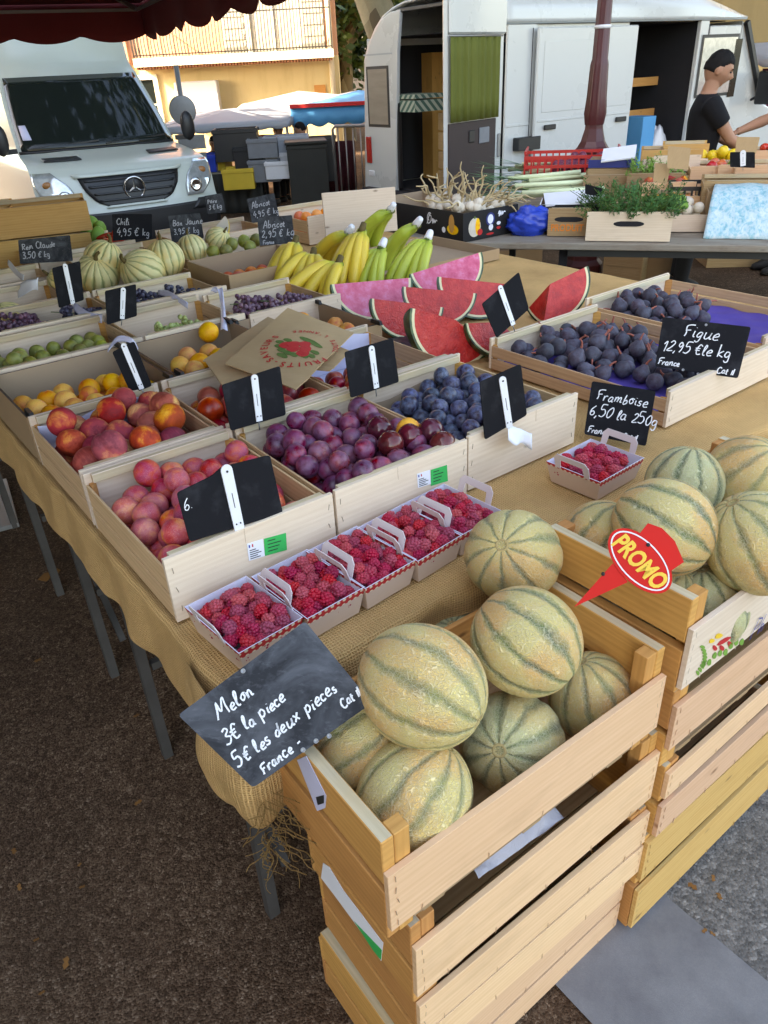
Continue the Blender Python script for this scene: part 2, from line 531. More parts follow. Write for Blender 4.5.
plain('tomato_red', (.50, .03, .01), .25, .15, 14)
plain('orange_fruit', (.75, .20, .012), .45, .14, 30, .15)
plain('tray_purple', (.085, .06, .30), .5, .2, 16)
plain('pepper_bag_teal', (.35, .62, .68), .45, .15, 14)
plain('leaf_dry', (.20, .09, .025), .8, .3, 30)

def chalkboard():
    g = G('slate'); co = g.co()
    sm = g.noise(g.map(co, (1, 1, 1)), 11, 5, .65, .8)
    sm2 = g.noise(g.map(co, (1, 3, 1)), 60, 4, .7)
    c = g.mix(g.ramp(sm, [(.42, 0.0), (.78, .55)]), (.022, .023, .026), (.19, .20, .22))
    c = g.mix(g.ramp(sm2, [(.55, 0.0), (.8, .25)]), c, (.25, .25, .27))
    MAT['slate'] = g.fin(c, g.math('ADD', .5, g.math('MULTIPLY', sm, .2)), g.bump(sm2, .1, .001), Specular_IOR_Level=.15)
    g = G('slate_clean'); co = g.co()
    sm = g.noise(co, 14, 5, .65)
    c = g.mix(g.ramp(sm, [(.5, 0.0), (.85, .35)]), (.012, .012, .014), (.09, .09, .10))
    MAT['slate_clean'] = g.fin(c, .8, None, Specular_IOR_Level=.08)
    g = G('chalk'); co = g.co()
    n = g.noise(co, 900, 2, .6)
    c = g.mix(g.ramp(n, [(.3, .0), (.55, 1.0)]), (.42, .42, .44), (.82, .82, .82))
    MAT['chalk'] = g.fin(c, .9)
    plain('chalk_faint', (.36, .36, .38), .9, .3, 200)
chalkboard()

def burlap(name, a, b, fade=None):
    g = G(name); uv = g.co('UV')
    wob = g.noise(uv, 30, 2, .5)
    w1 = g.wave(g.map(uv, (1, 1, 1)), 56, 1.6, 2, 'X', dscale=2)
    w2 = g.wave(g.map(uv, (1, 1, 1)), 56, 1.6, 2, 'Y', dscale=2)
    h = g.math('MAXIMUM', w1, w2)
    lo = g.math('MULTIPLY', w1, w2)
    n1 = g.noise(g.map(uv, (60, 900, 1)), 1, 2, .6)
    n2 = g.noise(g.map(uv, (900, 60, 1)), 1, 2, .6)
    th = g.math('MULTIPLY', g.math('ADD', n1, n2), .5)
    big = g.noise(uv, 5, 5, .6)
    c = g.mix(g.ramp(g.math('ADD', g.math('MULTIPLY', h, .5), g.math('MULTIPLY', th, .6)), [(.35, 0.0), (.85, 1.0)]), b, a)
    c = g.mix(g.ramp(big, [(.4, 0.0), (.75, .45)]), c, tuple(k * .62 for k in b))
    MAT[name] = g.fin(c, .92, g.bump(g.math('ADD', h, th), 1.0, .003), Specular_IOR_Level=.1)
burlap('burlap', (.78, .49, .21), (.51, .285, .105))
burlap('jute_thread', (.55, .34, .13), (.38, .21, .07))

def kraft():
    g = G('kraft'); co = g.co()
    n = g.noise(g.map(co, (30, 400, 30)), 1, 4, .6); b = g.noise(co, 9, 4, .6)
    c = g.mix(n, (.40, .26, .125), (.50, .34, .18))
    c = g.mix(g.ramp(b, [(.4, 0.0), (.8, .3)]), c, (.30, .19, .09))
    MAT['kraft'] = g.fin(c, .7, g.bump(b, .25, .004))
kraft()

def asphalt():
    g = G('asphalt'); co = g.co()
    v = g.vor(co, 230, 'F1', 'Color'); vd = g.vor(co, 230, 'F1', 'Distance')
    vs = g.xyz(v)
    v2 = g.xyz(g.vor(co, 75, 'F1', 'Color'))
    pat = g.noise(co, 2.2, 6, .65); fine = g.noise(co, 300, 3, .7)
    warm = g.noise(co, .9, 3, .5)
    f = g.math('ADD', g.math('MULTIPLY', vs[0], .55), g.math('MULTIPLY', v2[1], .25))
    f = g.math('ADD', f, g.math('MULTIPLY', fine, .2))
    c = g.ramp(f, [(.12, (.030, .016, .008)), (.45, (.092, .052, .030)), (.74, (.175, .110, .068)), (.96, (.40, .29, .20))])
    c = g.mix(g.ramp(pat, [(.38, .45), (.62, 0.0)]), c, (.036, .021, .013))
    c = g.mix(g.ramp(warm, [(.45, 0.0), (.7, .35)]), c, (.085, .052, .030))
    MAT['asphalt'] = g.fin(c, .88, g.bump(g.math('SUBTRACT', 1.0, vd), .8, .003), Specular_IOR_Level=.1)
    g = G('asphalt_pale'); co = g.co()
    v = g.xyz(g.vor(co, 150, 'F1', 'Color')); vd = g.vor(co, 150, 'F1', 'Distance')
    v2 = g.xyz(g.vor(co, 60, 'F1', 'Color')); pat = g.noise(co, 3, 5, .6)
    f = g.math('ADD', g.math('MULTIPLY', v[0], .65), g.math('MULTIPLY', v2[1], .35))
    c = g.ramp(f, [(.1, (.055, .05, .045)), (.5, (.145, .132, .12)), (.8, (.22, .202, .182)), (.97, (.36, .335, .305))])
    c = g.mix(g.ramp(pat, [(.4, .4), (.7, 0.0)]), c, (.07, .066, .06))
    MAT['asphalt_pale'] = g.fin(c, .88, g.bump(g.math('SUBTRACT', 1.0, vd), .7, .003))
    g = G('slab'); co = g.co()
    n = g.noise(co, 7, 6, .7); f = g.noise(co, 420, 3, .7)
    c = g.mix(g.ramp(n, [(.3, 0.0), (.7, 1.0)]), (.125, .12, .122), (.225, .22, .215))
    c = g.mix(g.ramp(f, [(.4, .4), (.7, 0.0)]), c, (.11, .11, .125))
    MAT['slab'] = g.fin(c, .85, g.bump(f, .35, .0015))
asphalt()

def fruit(name, stops, bloom=None, bscale=6.0, rough=.4, streak=None, speck=None, bump=.05, varh=.02, varv=.2, sss=.08, axis=None, scale=28.0):
    """skin: big soft patches of the colours in stops, optional pale bloom, streaks, specks"""
    g = G(name); co = g.co(); r = g.rand()
    off = g.node('ShaderNodeCombineXYZ', {'X': g.math('MULTIPLY', r, 9.0), 'Y': g.math('MULTIPLY', r, 5.0), 'Z': g.math('MULTIPLY', r, 3.0)}).outputs[0]
    p = g.node('ShaderNodeVectorMath', {0: co, 1: off}, operation='ADD').outputs[0]
    n = g.noise(p, scale, 4, .6, .4)
    c = g.ramp(n, stops)
    if streak:
        st = g.noise(g.map(p, (200, 200, 22)), 1, 3, .6)
        c = g.mix(g.ramp(st, [(.48, 0.0), (.7, .7)]), c, streak)
    if speck:
        sp = g.vor(p, 420)
        c = g.mix(g.ramp(sp, [(.18, .6), (.3, 0.0)]), c, speck)
    if bloom:
        bl = g.noise(p, bscale * 9, 5, .65)
        c = g.mix(g.ramp(bl, [(.36, 0.0), (.66, bloom[1])]), c, bloom[0])
        rough = g.ramp(bl, [(.36, rough), (.66, min(1, rough + .3))])
    c = g.hsv(c, g.math('ADD', .5 - varh, g.math('MULTIPLY', r, 2 * varh)), g.math('ADD', .9, g.math('MULTIPLY', g.math('FRACT', g.math('MULTIPLY', r, 7.3)), .2)), g.math('ADD', 1 - varv, g.math('MULTIPLY', r, 2 * varv)))
    nm = g.bump(g.noise(p, 260, 3, .6), bump, .001) if bump else None
    MAT[name] = g.fin(c, rough, nm, Subsurface_Weight=sss, Subsurface_Radius=(.006, .003, .002))

fruit('plum_red', [(.34, (.34, .012, .04)), (.50, (.52, .045, .04)), (.66, (.72, .22, .04))], bloom=((.50, .20, .30), .32), rough=.38, speck=(.6, .3, .25))
fruit('plum_purple', [(.32, (.05, .005, .022)), (.52, (.15, .010, .03)), (.70, (.32, .025, .035))], bloom=((.27, .14, .27), .5), rough=.25)
fruit('plum_dark', [(.3, (.05, .003, .008)), (.7, (.15, .008, .016))], rough=.14, bump=.02)
fruit('plum_blue', [(.3, (.010, .008, .018)), (.7, (.035, .010, .022))], bloom=((.11, .15, .27), .8), bscale=11, rough=.28)
fruit('peach_skin', [(.42, (.22, .008, .012)), (.53, (.40, .03, .026)), (.62, (.62, .19, .05)), (.74, (.76, .44, .12))], streak=(.36, .03, .03), rough=.72, bump=.1, scale=15)
fruit('nectarine_skin', [(.36, (.22, .008, .014)), (.54, (.42, .025, .02)), (.70, (.68, .22, .05))], streak=(.30, .015, .02), rough=.35, scale=22)
fruit('apricot_skin', [(.32, (.72, .17, .02)), (.45, (.80, .33, .02)), (.65, (.84, .46, .04))], rough=.6, speck=(.5, .1, .02), bump=.06)
fruit('orange_skin', [(.3, (.70, .13, .012)), (.7, (.78, .22, .015))], rough=.45, bump=.25)
fruit('greengage_skin', [(.3, (.12, .13, .015)), (.55, (.25, .24, .03)), (.75, (.38, .33, .05))], bloom=((.30, .32, .18), .3), rough=.4)
fruit('fig_skin', [(.3, (.013, .010, .018)), (.7, (.045, .020, .034))], bloom=((.10, .11, .15), .7), streak=(.055, .03, .06), rough=.55, bump=.1)
fruit('grape_red', [(.3, (.045, .012, .022)), (.7, (.13, .03, .05))], bloom=((.22, .15, .24), .6), rough=.3, scale=50)
fruit('grape_black', [(.3, (.012, .010, .022)), (.7, (.04, .02, .045))], bloom=((.11, .12, .2), .6), rough=.3, scale=50)
fruit('grape_green', [(.3, (.28, .32, .10)), (.7, (.42, .44, .2))], rough=.35, scale=50)
fruit('raspberry_skin', [(.3, (.30, .006, .026)), (.7, (.50, .020, .055))], bloom=((.40, .06, .12), .25), rough=.42, bump=0, varh=.012, varv=.25, sss=.15, scale=90)
fruit('tomato_skin', [(.3, (.50, .025, .010)), (.7, (.62, .12, .02))], rough=.25)

def banana_mat():
    for name, a, b in (('banana_yellow', (.74, .46, .03), (.62, .48, .05)), ('banana_green', (.30, .40, .03), (.50, .50, .05))):
        g = G(name); co = g.co(); uv = g.xyz(g.co('UV')); r = g.rand()
        n = g.noise(co, 14, 3, .6)
        c = g.mix(n, a, b)
        c = g.mix(g.ramp(uv[0], [(.0, 1.0), (.3, 0.0)]), c, (.26, .36, .03))
        c = g.mix(g.ramp(uv[0], [(.93, 0.0), (.975, 1.0)]), c, (.035, .025, .012))
        c = g.mix(g.ramp(uv[0], [(.0, .8), (.05, 0.0)]), c, (.05, .04, .015))
        sp = g.vor(co, 130)
        c = g.mix(g.ramp(sp, [(.07, .7), (.13, 0.0)]), c, (.22, .12, .03))
        MAT[name] = g.fin(c, .45, g.bump(n, .1, .002), Subsurface_Weight=.06, Subsurface_Radius=(.006, .004, .001))
banana_mat()

def melon_mats():
    def mk(name, skin1, skin2, patch, green, green2, ribs, net, stripe_w):
        g = G(name); co = g.co(); r = g.rand()
        off = g.node('ShaderNodeCombineXYZ', {'X': g.math('MULTIPLY', r, 4.0), 'Y': g.math('MULTIPLY', r, 9.0), 'Z': r}).outputs[0]
        p = g.node('ShaderNodeVectorMath', {0: co, 1: off}, operation='ADD').outputs[0]
        s = g.xyz(co)
        ang = g.math('ARCTAN2', s[1], s[0])
        wob = g.math('MULTIPLY', g.math('SUBTRACT', g.noise(p, 26, 3, .6), .5), .5)
        ph = g.math('ADD', g.math('MULTIPLY', ang, ribs / (2 * PI)), wob)
        fr = g.math('ABSOLUTE', g.math('SUBTRACT', g.math('FRACT', g.math('ADD', ph, 100.0)), .5))   # 0 at groove
        big = g.noise(p, 9, 4, .6)
        c = g.mix(g.ramp(big, [(.35, 0.0), (.65, 1.0)]), skin1, skin2)
        c = g.mix(g.ramp(g.noise(p, 10, 3, .5), [(.45, 0.0), (.60, .9)]), c, patch)
        wv = g.math('MULTIPLY', g.ramp(g.noise(p, 15, 4, .7), [(.30, .12), (.72, 1.0)]), stripe_w)
        st = g.math('SUBTRACT', 1.0, g.math('DIVIDE', fr, wv), clamp=True)
        st = g.math('POWER', st, .7)
        gc = g.mix(g.ramp(g.noise(p, 20, 3, .6), [(.4, 0.0), (.65, 1.0)]), green, green2)
        c = g.mix(g.math('MULTIPLY', st, g.math('ADD', .70, g.math('MULTIPLY', r, .28))), c, gc)
        if net:
            ce = g.vor(g.map(p, (1, 1, 1)), 330, 'DISTANCE_TO_EDGE')
            ce2 = g.vor(g.map(p, (1, 1, .6)), 190, 'DISTANCE_TO_EDGE')
            ln = g.math('MAXIMUM', g.ramp(ce, [(.03, .8), (.12, 0.0)]), g.ramp(ce2, [(.02, 1.0), (.1, 0.0)]))
            c = g.mix(g.math('MULTIPLY', ln, .42), c, net)
            spk = g.vor(p, 90)
            c = g.mix(g.ramp(spk, [(.05, .5), (.12, 0.0)]), c, (.16, .12, .05))
            nm = g.bump(g.math('SUBTRACT', ln, g.math('MULTIPLY', st, .8)), .8, .003)
        else:
            nm = g.bump(g.noise(p, 150, 3, .6), .1, .001)
        MAT[name] = g.fin(c, .62, nm, Subsurface_Weight=.03, Subsurface_Radius=(.005, .004, .002))
    mk('melon_skin', (.74, .55, .17), (.68, .57, .21), (.78, .43, .12), (.10, .16, .03), (.05, .10, .06), 10, (.80, .70, .48), .36)
    mk('melon_green', (.60, .54, .23), (.52, .53, .27), (.66, .48, .17), (.06, .11, .02), (.035, .075, .045), 10, (.75, .69, .48), .42)
    mk('squash_skin', (.62, .55, .25), (.66, .58, .30), (.68, .48, .16), (.17, .22, .07), (.22, .25, .09), 14, None, .34)
melon_mats()

def watermelon_mats():
    g = G('flesh_red'); co = g.co()
    n = g.noise(co, 26, 5, .65); f = g.noise(co, 130, 3, .7)
    c = g.ramp(n, [(.3, (.34, .006, .008)), (.5, (.50, .016, .014)), (.72, (.62, .05, .035))])
    c = g.mix(g.ramp(f, [(.6, 0.0), (.8, .22)]), c, (.75, .2, .15))
    c = g.mix(g.ramp(g.vor(g.map(co, (1, 1, 1)), 42), [(.045, .85), (.075, 0.0)]), c, (.10, .012, .008))
    MAT['flesh_red'] = g.fin(c, .28, g.bump(g.math('ADD', f, n), .8, .004), Subsurface_Weight=.05, Subsurface_Radius=(.01, .003, .002))
    g = G('flesh_pink'); co = g.co()
    n = g.noise(co, 22, 5, .65); f = g.noise(co, 110, 3, .7)
    c = g.ramp(n, [(.3, (.48, .035, .10)), (.5, (.62, .10, .19)), (.72, (.70, .25, .42))])
    MAT['flesh_pink'] = g.fin(c, .25, g.bump(f, .3, .002), Subsurface_Weight=.12, Subsurface_Radius=(.01, .003, .002))
    plain('rind_white', (.68, .62, .38), .5, .1, 30)
    g = G('rind_green'); co = g.co()
    n = g.wave(co, 9, 5, 3, 'X', dscale=3)
    c = g.mix(g.ramp(n, [(.3, 0.0), (.7, 1.0)]), (.012, .035, .014), (.045, .09, .03))
    MAT['rind_green'] = g.fin(c, .3)
watermelon_mats()

def misc_mats():
    # dark glass of windscreens: reflective, nearly black behind
    g = G('car_glass')
    MAT['car_glass'] = g.fin((.012, .016, .014), .05, None, Specular_IOR_Level=.35)
    g = G('glass_clear')
    MAT['glass_clear'] = g.fin((.9, .95, .93), .02, None, Transmission_Weight=1.0, IOR=1.2)
    g = G('lamp_glass'); co = g.co()
    n = g.noise(g.map(co, (1, 1, 1)), 22, 3, .6)
    MAT['lamp_glass'] = g.fin(g.mix(n, (.30, .33, .34), (.75, .78, .78)), .08, None, Metallic=.5, Coat_Weight=1.0)
    # curtain
    g = G('curtain_green'); uv = g.co('UV')
    w = g.wave(uv, 2.6, 2.5, 2, 'X')
    n = g.noise(g.map(uv, (40, 3, 1)), 1, 3, .6)
    c = g.mix(n, (.085, .10, .012), (.14, .15, .022))
    MAT['curtain_green'] = g.fin(c, .85, g.bump(w, .3, .01))
    g = G('curtain_beige'); uv = g.co('UV')
    n = g.noise(g.map(uv, (16, 2, 1)), 1, 3, .6)
    MAT['curtain_beige'] = g.fin(g.mix(n, (.20, .165, .12), (.36, .31, .24)), .6)
    # awning cloth
    g = G('awning_red'); co = g.co()
    w = g.noise(g.map(co, (3, 3, 3)), 2, 4, .6)
    c = g.mix(w, (.15, .014, .018), (.20, .022, .026))
    MAT['awning_red'] = g.fin(c, .8, g.bump(g.noise(co, 400, 2, .5), .2, .001), Transmission_Weight=0.0)
    # plaster
    def plaster(name, a, b, stain, sc=.8):
        g = G(name); co = g.co()
        n = g.noise(co, sc, 6, .65); f = g.noise(co, 40, 4, .7); st = g.noise(g.map(co, (2, 2, .35)), 1.4, 5, .7)
        c = g.mix(n, a, b)
        c = g.mix(g.ramp(st, [(.5, 0.0), (.75, .5)]), c, stain)
        MAT[name] = g.fin(c, .9, g.bump(f, .3, .01))
    plaster('plaster_yellow', (.62, .49, .25), (.68, .55, .30), (.44, .32, .14))
    plaster('plaster_pink', (.56, .28, .17), (.62, .35, .22), (.42, .25, .17))
    plaster('plaster_tan', (.34, .25, .11), (.40, .30, .15), (.24, .18, .08))
    plaster('plaster_grey', (.34, .31, .27), (.42, .38, .32), (.22, .2, .17))
    plaster('trim_cream', (.62, .57, .44), (.70, .64, .52), (.45, .4, .3))
    plain('shutter', (.40, .37, .31), .7, .12, 6)
    plain('roof_tile', (.34, .15, .08), .8, .3, 5, .3)
    plain('iron', (.05, .045, .04), .5, .2)
    g = G('bark'); co = g.co()
    n = g.vor(g.map(co, (1, 1, .6)), 5, 'F1', 'Color'); b = g.noise(co, 14, 5, .7)
    c = g.ramp(g.xyz(n)[0], [(.2, (.10, .075, .045)), (.55, (.20, .165, .10)), (.85, (.34, .30, .20))])
    c = g.mix(b, c, g.mix(.5, c, (.06, .05, .03)))
    MAT['bark'] = g.fin(c, .9, g.bump(b, .5, .02))
    g = G('leaf'); r = g.co(); n = g.noise(r, 1.3, 3, .6)
    c = g.ramp(n, [(.3, (.025, .06, .012)), (.55, (.06, .115, .02)), (.75, (.11, .16, .03))])
    MAT['leaf'] = g.fin(c, .55, None)
    # blue pattern sheet
    g = G('pattern_sheet'); uv = g.co('UV')
    v = g.vor(g.node('ShaderNodeVectorMath', {0: uv, 1: g.noise(uv, 6, 4, .6, out='Color')}, operation='ADD').outputs[0], 2.6, 'DISTANCE_TO_EDGE'); n = g.noise(uv, 9, 4, .6, 1.0)
    c = g.ramp(n, [(.3, (.12, .34, .42)), (.5, (.24, .47, .54)), (.66, (.52, .62, .65))])
    c = g.mix(g.ramp(v, [(.02, .55), (.22, 0.0)]), c, (.58, .64, .66))
    MAT['pattern_sheet'] = g.fin(c, .45)
    # herb print cloth of crates in the van
    g = G('zigzag_cloth'); uv = g.co('UV')
    w = g.wave(g.map(uv, (1, 1, 1)), 7, 0, 0, 'DIAGONAL')
    MAT['zigzag_cloth'] = g.fin(g.mix(g.ramp(w, [(.45, 0.0), (.55, 1.0)]), (.06, .13, .10), (.42, .46, .36)), .8)
    # punnet: red band with pale dots
    g = G('dot_red'); uv = g.co('UV')
    v = g.vor(g.map(uv, (90, 90, 1)), 1.0, 'F1', 'Distance', rnd=0.0)
    MAT['dot_red'] = g.fin(g.mix(g.ramp(v, [(.24, 1.0), (.32, 0.0)]), (.50, .016, .022), (.75, .62, .42)), .5)
    plain('punnet_card', (.60, .44, .33), .7, .06, 14)
    plain('punnet_hdl', (.66, .57, .56), .6, .06, 14)
    plain('punnet_inner', (.62, .60, .70), .6, .08, 16)
    # clear thin bag
    g = G('clear_film'); co = g.co()
    n = g.noise(co, 24, 5, .65, 1.0)
    MAT['clear_film'] = g.fin((.62, .60, .66), .2, g.bump(n, .9, .01), Alpha=.55)
    g = G('clip_film'); co = g.co()
    MAT['clip_film'] = g.fin((.66, .66, .84), .25, g.bump(g.noise(co, 30, 4, .6), .5, .006), Alpha=.8)
misc_mats()
# ------------------------------------------------------------------ camera, light
cam = bpy.data.cameras.new('camera'); cam.sensor_width = 36; cam.lens = FOC * 36 / 1024
cam.clip_end = 500; cam.clip_start = .05
co = bpy.data.objects.new('camera', cam); COL.objects.link(co); SC.camera = co
M = Matrix((CR, CU, -CF)).transposed().to_4x4(); M.translation = CO
co.matrix_world = M

SUN_DIR = V((.75, .42, -.53)).normalized()          # the way the light travels
el = math.asin(-SUN_DIR.z); az = math.atan2(-SUN_DIR.x, -SUN_DIR.y)   # azimuth of the sun seen from the ground, from +Y clockwise
w = bpy.data.worlds.new('World'); SC.world = w; w.use_nodes = True
nt = w.node_tree; bg = nt.nodes['Background']
sky = nt.nodes.new('ShaderNodeTexSky'); sky.sky_type = 'NISHITA'; sky.sun_disc = False
sky.sun_elevation = el; sky.sun_rotation = az; sky.altitude = 100; sky.dust_density = 2.5; sky.air_density = 1.0; sky.ozone_density = 1.0
nt.links.new(sky.outputs[0], bg.inputs[0]); bg.inputs[1].default_value = .15
sl = bpy.data.lights.new('sun', 'SUN'); sl.energy = 2.3; sl.angle = R(.53); sl.color = (1, .93, .82)
so = bpy.data.objects.new('sun', sl); COL.objects.link(so)
so.rotation_euler = SUN_DIR.to_track_quat('-Z', 'Y').to_euler()
vs = SC.view_settings
vs.view_transform = 'Standard'; vs.look = 'None'; vs.gamma = 1.0; vs.use_curve_mapping = False
vs.exposure = 2.9
try:
    vs.use_white_balance = True; vs.white_balance_temperature = 7900; vs.white_balance_tint = 11
except Exception: pass
SC.cycles.max_bounces = 7; SC.cycles.diffuse_bounces = 4; SC.cycles.glossy_bounces = 3
SC.cycles.transparent_max_bounces = 8; SC.cycles.use_denoising = True
SC.cycles.sample_clamp_indirect = 4

# ------------------------------------------------------------------ ground
g = MB()
g.grid(lambda u, v: V((-60 + 120 * u, -20 + 120 * v, 0)), 12, 12, uv=lambda u, v: (u, v))
tag(g.build('ground', MAT['asphalt']), kind='structure')
# the paler tarmac right of the stall and the concrete strip set into it
def strip(name, pts, z, mt):
    m = MB(); m.add([V((p.x, p.y, z)) for p in pts], [tuple(range(len(pts)))], 0, [[(p.x, p.y) for p in pts]])
    return tag(m.build(name, MAT[mt]), kind='structure')
strip('pavement', [W(.30, -3.2), W(6, -3.2), W(6, .4), W(2.6, .5), W(.50, -.2)], .004, 'asphalt_pale')
strip('path', [W(.42, -.15), W(.43, -3.0), W(.785, -3.0), W(.76, -.15)], .008, 'slab')
# ------------------------------------------------------------------ the stall table and its burlap
SMAX, TMIN, TMAX = 2.52, -.228, 3.62
tb = empty('market_table', W(1.25, 1.6), YAW, 'long trestle market table with grey steel legs under the burlap cloth', 'table')
def lo(s, t, z): return V((s - 1.25, t - 1.6, z))
m = MB(); m.box(lo((SMAX) / 2 + .01, (TMIN + TMAX) / 2, T - .022), (SMAX - .04, TMAX - TMIN - .04, .024))
m.build('table_top', MAT['board_grey'], tb)
for t in (-.06, .54, .97, 1.55, 2.2, 3.1):
    for s in (.04, 2.42):
        m = MB(); m.box(lo(s, t, (T - .036) / 2), (.026, .026, T - .036)); m.build('leg', MAT['steel_grey'], tb)
    m = MB(); m.box(lo(1.23, t, .33), (2.34, .022, .022)); m.build('brace', MAT['steel_grey'], tb)
for s in (.072, 2.388):
    m = MB(); m.box(lo(s, 1.5, .46), (.02, 3.3, .03)); m.build('side_rail', MAT['steel_grey'], tb)
for (t0, t1) in ((-.06, .54), (.97, 1.55)):
    m = MB(); m.bar(lo(.1, t0 + .02, .1), lo(.1, t1 - .02, T - .1), .02, .012); m.build('diagonal', MAT['steel_grey'], tb)

def cloth_pt(u, v):
    """u, v: cloth coordinates in metres along s and t; beyond the table's edges the cloth hangs"""
    h1 = max(-u, 0); h2 = max(TMIN - v, 0); h3 = max(u - SMAX, 0)
    s = min(max(u, 0), SMAX); t = max(v, TMIN)
    n = noise.noise(V((u * 5, v * 5, 1.3)))
    n2 = noise.noise(V((u * 14, v * 14, 4.1)))
    z = T + .002 + .0025 * n
    k = min(h1, h2)
    if h1 or h2 or h3:
        hh = max(h1, h2, h3)
        z = T - max(0, hh - .012) - .06 * k + .002
        wavy = .006 * math.sin(v * 23 + 2 * n) * min(1, h1 / .06) if h1 else 0
        s += -.014 * min(1, h1 / .02) - .10 * h1 + wavy - .22 * k + (.014 * min(1, h3 / .02) if h3 else 0)
        t += -.014 * min(1, h2 / .02) + (.012 * math.sin(u * 19 + 2 * n) * min(1, h2 / .06) if h2 else 0) - .12 * k
        s += .006 * n2; t += .006 * n2
    else:
        # soft wrinkles where nothing stands
        if v < -.02 or u > 1.05: z += .004 * max(0, noise.noise(V((u * 9 + v * 4, v * 3 - u * 5, 2.2))))
        e = min(u, v - TMIN, SMAX - u)
        if e < .02: z -= .004 * (1 - e / .02)
    return W(s, t, z)

def left_len(v):
    a = .150 + .010 * math.sin(v * 9) + .006 * math.sin(v * 31 + 1)
    k = max(0, min(1, (-.07 - v) / .12))
    return a + .03 * k
us = []; NU, NV = 150, 220
m = MB()
def fn(a, b):
    v = -.50 + (TMAX + .50) * (b ** 1.25)
    L = left_len(v)
    if a < .13: u = -L * (1 - a / .13)
    else: u = (SMAX + .2) * ((a - .13) / .87) ** 1.15
    if v < TMIN:
        # rounded corner of the hanging flap
        h2 = TMIN - v
        lim = .14 * (.75 + .25 * math.sin(u * 7 + 1))
        v = TMIN - min(h2, lim)
    return u, v
m.grid(lambda a, b: cloth_pt(*fn(a, b)), NU, NV, uv=fn)
tag(m.build('burlap_cloth', MAT['burlap']), 'coarse brown burlap cloth draped over the front market table', 'tablecloth')

# the gathered bunch of cloth at the table's near corner
pth = smoothpath([tuple(W(-.024, -.085)), tuple(W(-.03, -.15)), tuple(W(-.032, -.225)), tuple(W(.0, -.262)), tuple(W(.08, -.262)), tuple(W(.17, -.256))], 8)
def bunch_pt(u, v):
    k = u * (len(pth) - 1); i = min(int(k), len(pth) - 2); f = k - i
    p = V(pth[i]).lerp(V(pth[i + 1]), f); d = (V(pth[i + 1]) - V(pth[i])).normalized(); n = V((d.y, -d.x, 0))
    if n.dot(p - W(.3, .2)) < 0: n = -n
    drop = .235 * (1 - .75 * abs((u - .56) / .56) ** 2.2)
    b = .036 * math.sin(PI * min(1, v * .9)) * math.sin(PI * min(1, max(0, u * 1.05))) + .010 * math.sin(u * 26) * v + .006 * noise.noise(V((u * 5, v * 4, 2)))
    return V((p.x, p.y, T - .004 - drop * v)) + n * (b + .004)
m = MB(); m.grid(bunch_pt, 60, 24, uv=lambda u, v: (u * .52, v * .30))
o = m.build('gathered_corner', MAT['burlap'], bpy.data.objects['burlap_cloth']); sd = o.modifiers.new('cloth', 'SOLIDIFY'); sd.thickness = .002
# frayed threads at the hanging corner
fr = bpy.data.objects['burlap_cloth']
m = MB(); rnd = random.Random(5)
c0 = at(268, 800, .64)
for k in range(46):
    f = rnd.random()
    p = atd(262 + 22 * rnd.random(), 790 + 62 * f + 8 * rnd.random(), 1.13 + .02 * rnd.random())
    L = rnd.uniform(.03, .11); q = [p]
    dx = rnd.uniform(-.35, .9)
    for j in range(6):
        q.append(q[-1] + V((dx * L / 6 + rnd.uniform(-.006, .006), rnd.uniform(-.006, .006), -L / 6 * rnd.uniform(.5, 1.2))))
        dx += rnd.uniform(-.35, .35)
    m.tube(smoothpath(q, 2), rnd.uniform(.0006, .0011), 4)
fr_o = m.build('fringe', MAT['jute_thread'], fr)

# ------------------------------------------------------------------ crates
class Crate:
    def __init__(self, root, s0, t0, z, w, d, h, rz):
        self.root = root; self.w = w; self.d = d; self.h = h
        self.loc = root.location.copy(); self.rz = rz
        self.M = Matrix.Rotation(rz, 3, 'Z')
    def P(self, x, y, z):
        return self.loc + self.M @ V((x, y, z))

def staples(m, x0, x1, ys, zs, mi, face=-1, th=.0012):
    for x in (x0, x1):
        for z in zs:
            m.box((x + random.uniform(-.003, .003), ys, z), (.0019, th, .013), rotm(0, random.uniform(-.3, .3), 0), mi)

